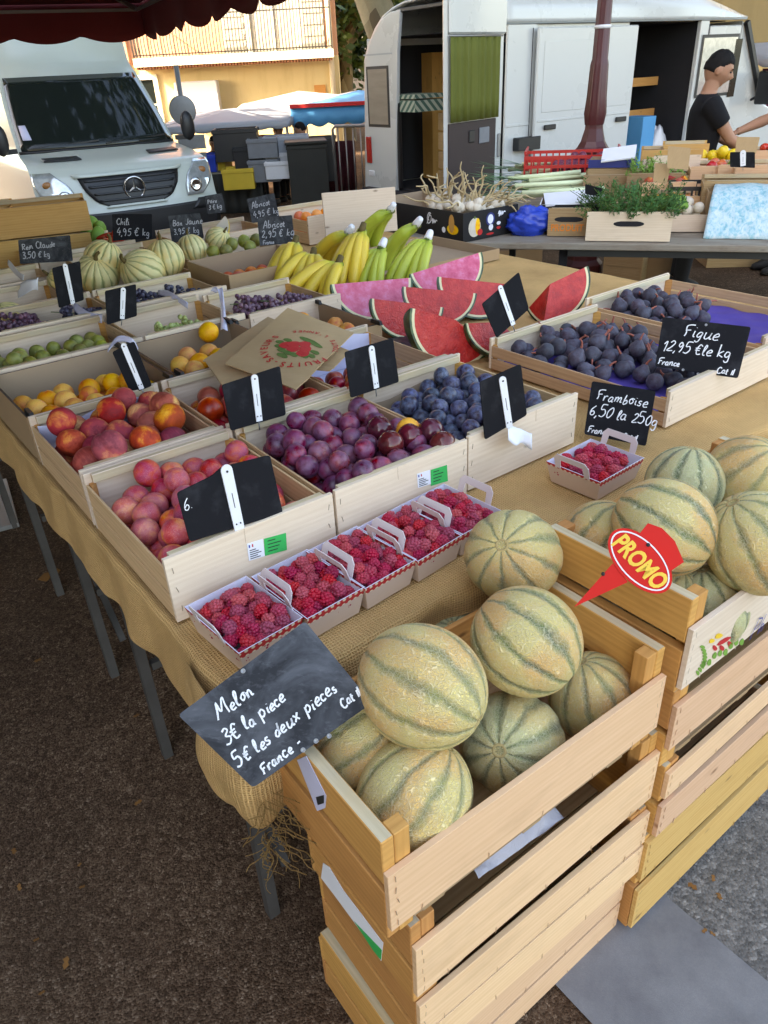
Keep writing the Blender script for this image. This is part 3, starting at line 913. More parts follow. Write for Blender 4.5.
PL_CACHE = {}
def plateau(s0, t0, w, d, h, label, group, z=None, rz=0.0, wmat='poplar', smat='poplar_thin', cat='fruit crate', liner=None, detail=True, origin=None, tilt=0.0):
    """shallow market tray: two end panels with a rail, thin sides lower than the ends, corner posts, a floor"""
    z = T + .008 if z is None else z
    loc = W(s0, t0, z) if origin is None else V(origin)
    yaw = YAW + rz if origin is None else rz
    r = empty('fruit_crate', loc, yaw, label, cat, group)
    th = .009
    for (y, sgn) in ((0, 1), (d, -1)):
        m = MB()
        m.box((w / 2, y + sgn * th / 2, h / 2), (w, th, h - .002), None, 0)
        m.box((w / 2, y + sgn * (th + .0065), h - .011), (w - .03, .013, .020), None, 1)
        if detail and sgn == 1:
            staples(m, .012, w - .012, y - .0004, (h * .2, h * .5, h * .8), 2)
            m.box((w * random.uniform(.4, .6), y - .0004, h - .015), (.0012, .001, .03), rotm(0, random.uniform(-.1, .1), 0), 2)
        m.build('end_panel', [MAT[wmat], MAT['pine_top'], MAT['staple']], r, bevel=.0012 if detail else 0)
    hs = h - .022
    for (x, sgn) in ((0, 1), (w, -1)):
        m = MB(); n = 2
        for k in range(n):
            zz = hs * (k + .5) / n
            m.box((x + sgn * .003, d / 2, zz), (.005, d - 2 * th - .002, hs / n - .005), None, 0)
        m.build('side_panel', MAT[smat], r, bevel=.0008 if detail else 0)
    for (x, y, sx, sy) in ((0, 0, 1, 1), (w, 0, -1, 1), (0, d, 1, -1), (w, d, -1, -1)):
        m = MB(); a = .022
        o = [(x + sx * .007, y + sy * (th + .001)), (x + sx * a, y + sy * (th + .001)), (x + sx * .007, y + sy * (th + a))]
        if sx * sy < 0: o.reverse()
        m.prism(o, h - .024, None, (0, 0, .001)); m.build('corner_post', MAT['pine_warm' if detail else smat], r)
    m = MB()
    for k in range(5):
        m.box((w / 2, th + .004 + (d - 2 * th - .008) * (k + .5) / 5, .005), (w - .014, (d - .03) / 5 - .006, .005))
    m.build('base', MAT[smat], r)
    if liner:
        m = MB(); q = .011
        a = .10 if liner == 'violet_paper' else .075
        m.add([(q, th + .003, .012), (w - q, th + .003, .012), (w - q, d - th - .003, .012), (q, d - th - .003, .012)], [(0, 1, 2, 3)], 0, [[(0, 0), (1, 0), (1, 1), (0, 1)]])
        m.grid(lambda u, v: V((q + (w - 2 * q) * u, d - th - .016 - .004 * math.sin(u * 9), .013 + a * v * (1 - .1 * math.sin(u * 7)))), 12, 3)
        m.build('paper_liner', MAT[liner], r)
    return Crate(r, s0, t0, z, w, d, h, yaw)

def carton(s0, t0, w, d, h, label, group, z=None, mat='cardboard', inner='cardboard_in', edge='black_card', rz=0.0, origin=None, cat='carton', flaps=True):
    z = T + .008 if z is None else z
    loc = W(s0, t0, z) if origin is None else V(origin)
    yaw = YAW + rz if origin is None else rz
    r = empty('cardboard_carton', loc, yaw, label, cat, group)
    th = .006
    for nm, c, sz in (('front_panel', (w / 2, th / 2, h / 2), (w, th, h)), ('back_panel', (w / 2, d - th / 2, h / 2), (w, th, h)),
                      ('side_panel', (th / 2, d / 2, h / 2), (th, d - 2 * th - .001, h)), ('side_panel', (w - th / 2, d / 2, h / 2), (th, d - 2 * th - .001, h))):
        m = MB(); m.box(c, sz)
        me = m.mesh(nm, [MAT[mat], MAT[inner], MAT[edge]])
        cx, cy = w / 2, d / 2
        for p in me.polygons:
            ce = p.center
            out = (V((ce.x - cx, ce.y - cy, 0))).dot(V((p.normal.x, p.normal.y, 0)))
            if p.normal.z > .9: p.material_index = 2
            elif abs(p.normal.z) < .1 and out < 0: p.material_index = 1
        link_mesh(nm, me, r)
    m = MB(); m.box((w / 2, d / 2, .003), (w - 2 * th - .001, d - 2 * th - .001, .005)); m.build('base', MAT[inner], r)
    if flaps:
        for x in (.012, w - .012):
            for y in (.012, d - .012):
                o = [(-.03, -.008), (.03, -.008), (.022, .02), (-.022, .02)]
                m = MB(); m.box((x, y, h + .006), (.012, .055, .013), None, 0, .8); m.build('corner_tab', MAT[edge], r)
    return Crate(r, s0, t0, z, w, d, h, yaw)

def slatcrate(origin, rz, w, d, h, front, label, group, ends=None, fmat='pine', emat='pine_warm', topmat='pine_top', back=None, cat='wooden crate', floor=True):
    """deep melon crate: two-board ends that stand proud of the front slats, posts, slatted floor"""
    r = empty('melon_crate', origin, rz, label, cat, group)
    te = .020
    ends = ends or [(.008, h * .46), (h * .53, h)]
    for x, sg in ((0, 1), (w, -1)):
        for (a, b) in ends:
            m = MB()
            m.box((x + sg * te / 2, d / 2, (a + b) / 2), (te, d - .022, b - a - .001))
            if b >= h - .001:
                me = m.mesh('end_board', [MAT[emat], MAT[topmat]], .0015)
                for p in me.polygons:
                    if p.normal.z > .8: p.material_index = 1
                link_mesh('end_board', me, r)
            else:
                m.build('end_board', MAT[emat], r, bevel=.0015)
    for x in (te + .0135, w - te - .0135):
        for y in (.0245, d - .0245):
            m = MB(); m.box((x, y, h / 2 + .001), (.025, .025, h - .006)); m.build('corner_post', MAT[emat], r, bevel=.001)
    for (a, b) in front:
        m = MB()
        m.box((w / 2, .005, (a + b) / 2), (w, .010, b - a), rotm(0, random.uniform(-.007, .007), random.uniform(-.003, .003)), 0)
        nz = max(2, int((b - a) / .022))
        staples(m, .011, w - .011, -.0003, [a + (b - a) * (k + .5) / nz for k in range(nz)], 1)
        for k in range(5):
            m.box((w * (k + .5) / 5 + random.uniform(-.01, .01), -.0003, a + .004), (.0018, .0016, .016), rotm(0, random.uniform(-.2, .2), 0), 1)
        m.build('front_slat', [MAT[fmat], MAT['staple']], r, bevel=.0015)
    for (a, b) in (back or [(.006, h * .48), (h * .495, h - .03)]):
        m = MB(); m.box((w / 2, d - .005, (a + b) / 2), (w, .010, b - a)); m.build('back_slat', MAT[emat], r, bevel=.0015)
    if floor:  # dark old wood here also stands in for the shade inside the stack
        n = 4
        for k in range(n):
            m = MB(); m.box((w / 2, .012 + (d - .024) * (k + .5) / n, .012), (w - 2 * te - .056, (d - .024) / n - .003, .007)); m.build('floor_slat', MAT['crate_old_shade'], r)
        for k in range(3):
            m = MB(); m.box((w * (.15 + .35 * k), d / 2, .0045), (.04, d - .03, .007)); m.build('floor_batten', MAT['crate_old_shade'], r)
    return Crate(r, 0, 0, origin[2], w, d, h, rz)

# ------------------------------------------------------------------ stacks of melon crates in front of the table
g1 = 'wooden crates stacked under the charentais melons'
y1 = YAW + R(-.8)
def O1(ds, dt, z): return W(.012 + ds, -.586 + dt, z)
st1 = [
 slatcrate(O1(.035, .012, .003), y1 + R(.6), .575, .306, .204, [(.004, .088), (.10, .196)], 'bottom crate of the near left melon stack, two wide front slats', g1),
 slatcrate(O1(.045, .004, .208), y1 - R(.5), .575, .306, .204, [(.008, .093), (.102, .194)], 'second crate up in the near left melon stack', g1),
 slatcrate(O1(.036, -.004, .413), y1 + R(.4), .575, .306, .209, [(.040, .166)], 'third crate up in the near left stack, one front slat and a shaded gap', g1),
 slatcrate(O1(0, 0, .623), y1, .578, .306, .217, [(.040, .160)], 'top crate of the near left stack, holding striped melons beside the melon slate', g1, ends=[(.008, .112), (.130, .217)]),
]
g2 = 'wooden crates stacked under the promotion melons'
y2 = YAW + R(.2)
def O2(ds, dt, z): return W(.612 + ds, -.612 + dt, z)
st2 = [
 slatcrate(O2(.020, .008, .003), y2, .575, .306, .318, [(.02, .152), (.185, .308)], 'bottom crate of the right melon stack, yellowish upper slat', g2, ends=[(.008, .15), (.165, .318)], fmat='pine_yellow'),
 slatcrate(O2(.028, .0, .323), y2 + R(.5), .575, .306, .205, [(.012, .10), (.128, .196)], 'second crate up in the right melon stack, two narrow slats', g2),
 slatcrate(O2(.012, .004, .530), y2 - R(.3), .575, .306, .195, [(.062, .168)], 'third crate up in the right melon stack, one bowed slat', g2),
 slatcrate(O2(0, 0, .727), y2, .575, .318, .205, [(.022, .150)], 'top crate of the right stack with a printed fruit mark, full of melons', g2, ends=[(.008, .10), (.118, .205)], fmat='poplar', emat='pine_warm'),
]

# ------------------------------------------------------------------ fruit trays on the table
GP = 'pale wooden fruit trays set out in rows on the burlap'
GC = 'cardboard cartons of apricots on the burlap'
CR_ = {}
CR_['plum_red'] = plateau(.0, .005, .345, .425, .135, 'pale wooden tray of orange-red plums at the front left corner of the table', GP)
CR_['plum_purple'] = plateau(.353, .008, .345, .425, .135, 'pale wooden tray of purple plums in the middle of the front row', GP, rz=R(-.4))
CR_['plum_blue'] = plateau(.708, .012, .365, .425, .135, 'pale wooden tray of dusty blue plums with a crumpled paper tag on its front', GP, rz=R(.6), liner='cardboard_in')
CR_['peach'] = plateau(.0, .442, .335, .395, .135, 'pale wooden tray of red and yellow peaches at the left edge of the table', GP, liner='violet_paper')
CR_['nectarine'] = plateau(.345, .444, .342, .395, .135, 'wooden tray of nectarines partly hidden by a black price slate', GP, rz=R(-.3))
CR_['tomato'] = plateau(.70, .448, .36, .42, .130, 'wooden tray with a grey paper liner and a few red fruits behind the blue plums', GP, liner='violet_paper')
CR_['apricot'] = carton(.0, .855, .395, .395, .125, 'black-edged cardboard carton of apricots at the left edge of the table', GC, rz=R(.4))
CR_['apricot2'] = carton(.405, .86, .36, .385, .125, 'cardboard carton of apricots in the middle row, one fruit on its back edge', GC)
CR_['apricot3'] = carton(.775, .885, .36, .385, .11, 'cardboard carton of apricots half covered by the kraft paper bags', GC)
CR_['greengage'] = plateau(.02, 1.275, .45, .375, .13, 'pale wooden tray of green plums behind the left apricot carton', GP)
CR_['grape_green'] = plateau(.48, 1.275, .36, .375, .13, 'pale wooden tray with a few green grapes behind the middle apricots', GP)
CR_['grape_red'] = plateau(.85, 1.26, .38, .375, .125, 'pale wooden tray of red grapes with a white ribbon tag', GP)
CR_['grape_left'] = plateau(-.17, 1.685, .29, .34, .13, 'wooden tray cut off by the left edge, behind the green plums', GP)
CR_['grape_mix'] = plateau(.13, 1.685, .42, .34, .13, 'pale wooden tray of red and black grape bunches behind the green plums', GP)
CR_['grape_black'] = plateau(.56, 1.685, .42, .34, .13, 'pale wooden tray of black grapes below the striped squashes', GP)
CR_['squash_left'] = plateau(.0, 2.05, .50, .38, .12, 'wooden tray with two striped squashes and white paper flaps', GP)
CR_['squash'] = plateau(.51, 2.05, .47, .40, .11, 'wooden tray holding the big pale striped squashes', GP)
CR_['small_left'] = plateau(.12, 2.47, .45, .35, .12, 'wooden tray of small yellow fruit at the far left', GP, detail=False)
CR_['yellow_back'] = plateau(.72, 2.55, .40, .36, .12, 'wooden tray of yellow fruit behind the striped squashes', GP, detail=False)
CR_['squash_back'] = plateau(1.14, 2.26, .52, .36, .12, 'wooden tray with pale squashes and small brown pears at the back', GP, detail=False)
CR_['apricot_card'] = carton(1.05, 1.80, .46, .40, .135, 'brown cardboard carton of orange apricots left of the bananas', GC, edge='cardboard', flaps=False)
CR_['apricot_wood'] = plateau(1.98, 2.66, .62, .46, .15, 'warm wooden tray of oranges at the far right corner of the table', GP, smat='poplar_thin', detail=False)
CR_['apricot_far'] = plateau(1.30, 2.75, .55, .42, .12, 'wooden tray of dried orange fruit at the back behind the cut yellow melon', GP, detail=False)
CR_['greens'] = plateau(.62, 3.0, .50, .42, .12, 'wooden tray of green peppers and red chillies at the back left', GP, detail=False)
CR_['fig'] = plateau(1.31, -.085, .52, .635, .10, 'wide wooden tray of dark figs on purple paper behind the fig price slate', 'wide trays of figs', rz=R(1))
CR_['fig2'] = plateau(1.86, -.03, .50, .66, .10, 'second wide wooden tray of figs, farther right, half empty', 'wide trays of figs', rz=R(1))
for k in ('fig', 'fig2'):
    c = CR_[k]; m = MB()
    m.grid(lambda u, v: V((.012 + (c.w - .024) * u, .014 + (c.d - .028) * v, .016 + .004 * math.sin(u * 23) * math.sin(v * 29))), 30, 30)
    m.build('tray_sheet', MAT['tray_purple'], c.root)

# two deep wooden boxes at the back left corner
for k, (ds, dz, rz, lb) in enumerate(((0, 0, 0, 'lower brown wooden fruit box at the back left, below the tilted one'), (.02, .155, R(3), 'upper brown wooden fruit box stacked at the back left'), )):
    c = plateau(0, 0, .50, .36, .15, lb, 'brown wooden boxes at the back of the table', origin=W(.50 + ds, 3.42, T + .004 + dz), rz=YAW + rz - R(18), wmat='pine_yellow', smat='pine_warm', detail=False, cat='wooden box')
c = plateau(0, 0, .50, .36, .15, 'brown wooden fruit box stacked farther left at the back, its side turned towards us', 'brown wooden boxes at the back of the table', origin=W(.16, 3.60, T + .16), rz=YAW - R(18), wmat='pine_yellow', smat='pine_warm', detail=False, cat='wooden box')
c = plateau(0, 0, .50, .36, .15, 'brown wooden fruit box under the leftmost one at the back', 'brown wooden boxes at the back of the table', origin=W(.14, 3.62, T + .004), rz=YAW - R(18), wmat='pine_yellow', smat='pine_warm', detail=False, cat='wooden box')
# ------------------------------------------------------------------ fruit shapes (meshes shared by the repeats)
def blob_mesh(name, mat, rr, fn=None, nu=20, nv=14):
    m = MB(); m.sphere((0, 0, 0), rr, nu, nv, fn)
    return m.mesh(name, MAT[mat])

def crease(depth, width=.22, top=.10, oval=0.0):
    def f(th, ph):
        d = math.atan2(math.sin(ph), math.cos(ph))
        k = 1 - depth * math.exp(-(d / width) ** 2) * math.sin(th) ** .6
        k -= top * math.exp(-(th / .35) ** 2)
        k -= top * .4 * math.exp(-((PI - th) / .3) ** 2)
        return k * (1 + oval * math.cos(2 * ph))
    return f

def fig_fn(th, ph):
    # neck towards +z
    k = 1 + .30 * math.exp(-(th / .42) ** 2) - .12 * math.exp(-((PI - th) / .5) ** 2) - .05 * math.exp(-((th - .75) / .3) ** 2)
    return k * (1 + .018 * math.cos(9 * ph) * math.sin(th))

def melon_fn(ribs, dep, el=1.0):
    def f(th, ph):
        g = abs(((ph * ribs / (2 * PI) + .5) % 1) - .5) * 2         # 0 at mid... groove at .5 offset
        k = 1 - dep * math.exp(-((1 - g) / .28) ** 2) * math.sin(th) ** .7
        k -= .045 * math.exp(-(th / .16) ** 2) + .03 * math.exp(-((PI - th) / .16) ** 2)
        return k
    return f

def rasp_mesh():
    m = MB(); n = 46
    for i in range(n):
        z = 1 - 2 * (i + .5) / n; a = i * 2.39996
        r = math.sqrt(1 - z * z)
        if z > .86: continue                         # the hollow left by the stalk
        prof = (1 - .16 * max(0, -z)) * (1.0 if z < .6 else .96)
        p = V((r * math.cos(a) * .0092 * prof, r * math.sin(a) * .0092 * prof, z * .0108))
        m.sphere(p, .0036 * random.uniform(.92, 1.08), 7, 5)
    m.sphere((0, 0, -.0005), (.0088, .0088, .0098), 10, 7)
    return m.mesh('raspberry', MAT['raspberry_skin'])

FM = {}
FM['plum_red'] = [blob_mesh('plum', 'plum_red', (.0272, .0272, .029), crease(.05)), blob_mesh('plum', 'plum_red', (.028, .0272, .030), crease(.04, .3))]
FM['plum_purple'] = [blob_mesh('plum', 'plum_purple', (.0240, .0240, .0265), crease(.05)), blob_mesh('plum', 'plum_purple', (.0258, .0245, .0275), crease(.035, .3))]
FM['plum_dark'] = [blob_mesh('plum', 'plum_dark', (.0265, .0265, .0265), crease(.02))]
FM['plum_blue'] = [blob_mesh('plum', 'plum_blue', (.0215, .0215, .0245), crease(.06)), blob_mesh('plum', 'plum_blue', (.0235, .023, .026), crease(.05, .3))]
FM['peach'] = [blob_mesh('peach', 'peach_skin', (.0385, .038, .0355), crease(.13, .20, .22), 26, 18), blob_mesh('peach', 'peach_skin', (.0365, .0365, .034), crease(.10, .25, .18), 26, 18)]
FM['nectarine'] = [blob_mesh('nectarine', 'nectarine_skin', (.036, .035, .035), crease(.08, .22, .16)), blob_mesh('nectarine', 'nectarine_skin', (.033, .033, .032), crease(.06, .3, .15))]
FM['apricot'] = [blob_mesh('apricot', 'apricot_skin', (.0305, .030, .030), crease(.08, .18, .14)), blob_mesh('apricot', 'apricot_skin', (.029, .028, .030), crease(.06, .25, .12))]
FM['orange'] = [blob_mesh('orange', 'orange_skin', (.033, .033, .0315), crease(0, .2, .05), 16, 12)]
FM['greengage'] = [blob_mesh('greengage', 'greengage_skin', (.0245, .0245, .0255), crease(.05)), blob_mesh('greengage', 'greengage_skin', (.026, .0255, .026), crease(.04))]
FM['fig'] = [blob_mesh('fig', 'fig_skin', (.0265, .0265, .0255), fig_fn, 20, 14), blob_mesh('fig', 'fig_skin', (.0245, .0245, .0255), fig_fn, 20, 14)]
FM['tomato'] = [blob_mesh('red_nectarine', 'nectarine_skin', (.027, .027, .025), crease(.06, .2, .16))]
FM['raspberry'] = [rasp_mesh()]
m = MB(); m.tube(smoothpath([(0, 0, .030), (.001, 0, .038), (.004, .001, .046), (.009, .002, .052)], 2), [.0036, .0036, .0032, .0028, .0026, .0024, .0022], 6)
FIG_STEM = m.mesh('stem', MAT['fig_stem'])

def pack(n, r, x0, x1, y0, y1, z0, peak=None, tries=26, zmax=9, seed=1, floor_first=True):
    """drops n balls of radius r one by one to the lowest free seat they find"""
    rd = random.Random(seed); out = []
    def rest(x, y):
        z = z0 + r
        for (a, b, c) in out:
            d2 = (a - x) ** 2 + (b - y) ** 2
            if d2 < 4 * r * r: z = max(z, c + math.sqrt(4 * r * r - d2) * .97)
        return z
    nx = max(1, int((x1 - x0 - .2 * r) / (2.02 * r))); ny = max(1, int((y1 - y0 - 2 * r) / (1.76 * r)) + 1)
    hexs = []
    for j in range(ny):
        for i in range(nx):
            x = x0 + r + (x1 - x0 - 2 * r) * (i / max(1, nx - 1)) * .96 + (.9 * r if j % 2 else 0); y = y0 + r + 1.76 * r * j
            if x < x1 - r * .9 and y < y1 - r * .8: hexs.append((x + rd.uniform(-.08, .08) * r, y + rd.uniform(-.08, .08) * r, z0 + r + rd.uniform(0, .1) * r))
    if floor_first:
        rd.shuffle(hexs)
        if n < len(hexs) and peak: hexs.sort(key=lambda p: math.hypot(p[0] - peak[0], p[1] - peak[1]) * (1 + .3 * rd.random()))
        out = hexs[:n]; n = n - len(out)
    for _ in range(n):
        best = None
        for _t in range(tries):
            x = rd.uniform(x0 + r, x1 - r); y = rd.uniform(y0 + r, y1 - r)
            if peak:
                # crowd towards the heap's middle
                px_, py_, k = peak
                x += (px_ - x) * k * rd.random(); y += (py_ - y) * k * rd.random()
            z = z0 + r
            for (a, b, c) in out:
                d2 = (a - x) ** 2 + (b - y) ** 2
                if d2 < 4 * r * r: z = max(z, c + math.sqrt(4 * r * r - d2) * .97)
            if best is None or z < best[2]: best = (x, y, z)
        x, y, z = best
        for _s in range(18):
            x2 = min(max(x + rd.uniform(-.4, .4) * r, x0 + r), x1 - r); y2 = min(max(y + rd.uniform(-.4, .4) * r, y0 + r), y1 - r); z2 = rest(x2, y2)
            if z2 < z: x, y, z = x2, y2, z2
        if z + r < zmax: out.append((x, y, z))
    return out

def rnd_rot(rd):
    return (rd.uniform(0, 6.28), rd.uniform(0, 6.28), rd.uniform(0, 6.28))

def put(kind, name, p, rot, label, cat, group, sc=1.0, var=None):
    me = FM[kind][var if var is not None else random.randrange(len(FM[kind]))]
    o = link_mesh(name, me, None, p, rot, (sc, sc, sc))
    return tag(o, label, cat, group)

def fill(ckey, kind, name, n, r, zone, z0, label, cat, group, zmax=.2, peak=None, seed=1, sc=(.93, 1.07), up=False, tries=26):
    c = CR_[ckey]; rd = random.Random(seed); made = []
    x0, x1, y0, y1 = zone
    for (x, y, z) in pack(n, r, x0 * c.w, x1 * c.w, y0 * c.d, y1 * c.d, z0, (peak[0] * c.w, peak[1] * c.d, peak[2]) if peak else None, tries, zmax, seed):
        rot = rnd_rot(rd) if not up else (rd.gauss(0, .5), rd.gauss(0, .5), rd.uniform(0, 6.28))
        made.append(put(kind, name, c.P(x, y, z), rot, label, cat, group, rd.uniform(*sc)))
    return made

fill('plum_red', 'plum_red', 'plum', 84, .0268, (.03, .97, .03, .95), .012, 'orange-red plum in the front left tray of the table', 'plum', 'orange-red plums in the front left tray', zmax=.142, seed=3, peak=(.3, .45, .25))
fill('plum_purple', 'plum_purple', 'plum', 150, .0238, (.05, .95, .04, .94), .012, 'purple plum with a pale bloom in the middle front tray', 'plum', 'purple plums in the middle front tray', zmax=.152, seed=4, peak=(.55, .45, .3))
c = CR_['plum_purple']
for i, (x, y, z) in enumerate(((.70, .42, .132), (.80, .26, .126), (.93, .22, .13), (.62, .24, .13), (.88, .08, .124))):
    put('plum_dark', 'plum', c.P(x * c.w, y * c.d, z), (.3 * i, .5, i), 'glossy dark red plum lying on top of the purple plums', 'plum', 'glossy dark plums on the purple plums', 1.12)
put('apricot', 'plum', c.P(.83 * c.w, .31 * c.d, .130), (.4, .2, 1), 'single yellow plum among the dark red plums', 'plum', None, .98)
fill('plum_blue', 'plum_blue', 'plum', 130, .0228, (.04, .96, .04, .93), .012, 'dusty blue plum in the tray right of the purple plums', 'plum', 'dusty blue plums in the front right tray', zmax=.142, seed=5, peak=(.62, .5, .35))
fill('peach', 'peach', 'peach', 46, .0345, (.04, .96, .04, .93), .012, 'red and yellow peach in the tray at the left edge of the table', 'peach', 'peaches in the left tray', zmax=.180, seed=6, peak=(.62, .5, .15))
fill('nectarine', 'nectarine', 'nectarine', 34, .0315, (.04, .96, .04, .93), .012, 'red and yellow nectarine in the tray beside the peaches', 'nectarine', 'nectarines beside the peaches', zmax=.138, seed=7, peak=(.4, .5, .2))
fill('tomato', 'tomato', 'nectarine', 22, .026, (.04, .75, .05, .72), .012, 'small red nectarine in the grey-lined tray behind the blue plums', 'nectarine', 'small red nectarines behind the blue plums', zmax=.12, seed=8, peak=(.4, .3, .3))
fill('apricot', 'apricot', 'apricot', 40, .0285, (.04, .96, .08, .70), .010, 'orange apricot in the left cardboard carton', 'apricot', 'apricots in the left carton', zmax=.130, seed=9, peak=(.6, .45, .2))
fill('apricot2', 'apricot', 'apricot', 34, .0285, (.04, .96, .08, .75), .010, 'orange apricot in the middle cardboard carton', 'apricot', 'apricots in the middle carton', zmax=.12, seed=10, peak=(.6, .5, .2))
c = CR_['apricot2']
put('apricot', 'apricot', c.P(.72 * c.w, .88 * c.d, .118), (.8, .4, 2.0), 'apricot perched highest at the back of the middle carton', 'apricot', None, 1.15)
fill('apricot3', 'apricot', 'apricot', 34, .0285, (.04, .96, .08, .9), .010, 'orange apricot in the carton beside the kraft paper bags', 'apricot', 'apricots in the right carton', zmax=.115, seed=12)
fill('greengage', 'greengage', 'green_plum', 84, .0245, (.02, .97, .06, .94), .012, 'olive green plum in the tray behind the left apricots', 'plum', 'green plums in the tray behind the apricots', zmax=.142, seed=13, peak=(.55, .4, .3))
fill('apricot_card', 'orange', 'apricot', 40, .0285, (.03, .97, .05, .95), .010, 'orange apricot in the brown carton left of the bananas', 'apricot', 'apricots in the brown carton by the bananas', zmax=.165, seed=14, peak=(.5, .7, .3))
fill('apricot_wood', 'orange', 'orange', 54, .034, (.03, .97, .05, .95), .012, 'orange in the wooden tray at the far right corner of the table', 'orange', 'oranges in the far wooden tray', zmax=.19, seed=15, peak=(.55, .5, .3))
fill('apricot_far', 'apricot', 'apricot', 34, .027, (.03, .97, .05, .95), .012, 'small orange fruit in the far tray behind the cut melon', 'apricot', 'small orange fruit at the back of the table', zmax=.15, seed=16)
fill('yellow_back', 'apricot', 'yellow_plum', 12, .027, (.05, .95, .05, .95), .012, 'yellow plum in the small tray behind the squashes', 'plum', 'yellow plums behind the squashes', zmax=.14, seed=17)
fill('small_left', 'apricot', 'yellow_plum', 16, .027, (.05, .95, .05, .95), .012, 'yellow plum in the tray at the far left', 'plum', 'yellow plums at the far left', zmax=.13, seed=18)

# figs: neck up-ish, each with its stub of stem
def figs(ck, n, zone, seed, label, group, zmax):
    c = CR_[ck]; rd = random.Random(seed)
    for (x, y, z) in pack(n, .0255, zone[0] * c.w, zone[1] * c.w, zone[2] * c.d, zone[3] * c.d, .018, (zone[4] * c.w, zone[5] * c.d, .45), 30, zmax, seed, False):
        o = put('fig', 'fig', c.P(x, y, z), (rd.gauss(0, 1.1), rd.gauss(0, 1.1), rd.uniform(0, 6.28)), label, 'fig', group, rd.uniform(.92, 1.1))
        link_mesh('stem', FIG_STEM, o, (0, 0, 0), (0, 0, rd.uniform(0, 6)))
figs('fig', 66, (.03, .92, .36, .97, .42, .72), 21, 'dark purple fig on the purple paper of the nearer wide tray', 'figs in the nearer wide tray', .105)
figs('fig', 26, (.25, .97, .05, .50, .55, .30), 25, 'dark fig lying apart at the front of the nearer wide tray', 'figs at the front of the nearer wide tray', .08)
figs('fig2', 46, (.04, .68, .46, .97, .35, .75), 22, 'dark purple fig heaped in the farther wide tray', 'figs in the farther wide tray', .115)

# raspberries in their punnets
def punnet(s0, t0, rz, label, seed, w=.106, d=.150, h=.056):
    z = T + .007
    r = empty('raspberry_punnet', W(s0, t0, z), YAW + rz, label, 'punnet', 'card punnets of raspberries along the front of the table')
    fl = .010; th = .0016
    def P(x, y, zz):
        k = zz / h
        return V((x + (fl * k if x > w / 2 else -fl * k), y + (fl * k if y > d / 2 else -fl * k), zz))
    for nm, a, b, band in (('front_side', (0, 0), (w, 0), 1), ('back_side', (w, d), (0, d), 1), ('left_side', (0, d), (0, 0), 0), ('right_side', (w, 0), (w, d), 0)):
        m = MB(); zb = h * (.74 if band else .86)
        L = math.dist(a, b)
        A_, B_ = P(a[0], a[1], 0), P(b[0], b[1], 0); C_, D_ = P(b[0], b[1], zb), P(a[0], a[1], zb); E_, F_ = P(b[0], b[1], h), P(a[0], a[1], h)
        n = (B_ - A_).cross(D_ - A_).normalized() * th
        m.quad(A_, B_, C_, D_, 0, [(0, 0), (L, 0), (L, zb), (0, zb)]); m.quad(D_, C_, E_, F_, 1, [(0, 0), (L, 0), (L, h - zb), (0, h - zb)])
        m.quad(B_ - n, A_ - n, F_ - n, E_ - n, 2); m.quad(F_, E_, E_ - n, F_ - n, 2); m.quad(A_, A_ - n, B_ - n, B_, 0)
        m.quad(A_, F_, F_ - n, A_ - n, 0); m.quad(B_, B_ - n, E_ - n, E_, 0)
        m.build('side_panel', [MAT['punnet_card'], MAT['dot_red'], MAT['punnet_inner']], r)
    m = MB(); m.box((w / 2, d / 2, .0012), (w - .002, d - .002, .0018)); m.build('base', MAT['punnet_inner'], r)
    # two upright loop handles on the long... sides left and right
    for x, sg in ((-fl - .001, -1), (w + fl + .001, 1)):
        m = MB(); a = .046; b = .032; hh = .040
        o = [(-a, 0), (-a, hh * .72), (-a * .8, hh), (a * .8, hh), (a, hh * .72), (a, 0), (b, 0), (b * .92, hh * .62), (-b * .92, hh * .62), (-b, 0)]
        Mx = frame((0, 1, 0), (.28 * sg, 0, 1))
        m2 = MB(); n_ = len(o)
        # split into three quads so the concave outline stays clean
        for q in (((-a, 0), (-b, 0), (-b * .92, hh * .62), (-a, hh * .72)), ((-a, hh * .72), (-b * .92, hh * .62), (b * .92, hh * .62), (a, hh * .72), (a * .8, hh), (-a * .8, hh)), ((b, 0), (a, 0), (a, hh * .72), (b * .92, hh * .62))):
            m.prism(list(q), .0016, Mx, (x, d / 2, h - .004), 0, 0)
        m.build('handle', [MAT['punnet_hdl']], r)
    c = Crate(r, s0, t0, z, w, d, h, YAW + rz)
    rd = random.Random(seed)
    pos = pack(96, .0104, -.004, w + .004, -.004, d + .004, .004, (w / 2, d / 2, .12), 18, .073, seed, False)
    for (x, y, zz) in pos:
        if zz < .030: continue                       # the buried layers are never seen
        put('raspberry', 'raspberry', c.P(x, y, zz), rnd_rot(rd), RL[seed][0], 'raspberry', RL[seed][1], rd.uniform(.95, 1.16))
    return c
RL = {}
names = ['leftmost punnet, beside the melon slate', 'second punnet from the left', 'middle punnet of the row of five', 'fourth punnet of the row, behind the top melon', 'fifth punnet, under the blue plums', 'separate punnet below the raspberry price slate']
for i, nme in enumerate(names): RL[40 + i] = ('red raspberry in the ' + nme, 'raspberries in the ' + nme)
for i, (s, t, rz) in enumerate(((.030, -.190, R(5)), (.158, -.188, R(4)), (.280, -.184, R(5)), (.402, -.180, R(6)), (.520, -.168, R(4)))):
    punnet(s, t, rz, 'red-banded card punnet of raspberries, the ' + names[i], 40 + i)
punnet(.888, -.205, R(3), 'red-banded card punnet of raspberries standing apart under the raspberry price slate', 45, w=.145, d=.125, h=.052)

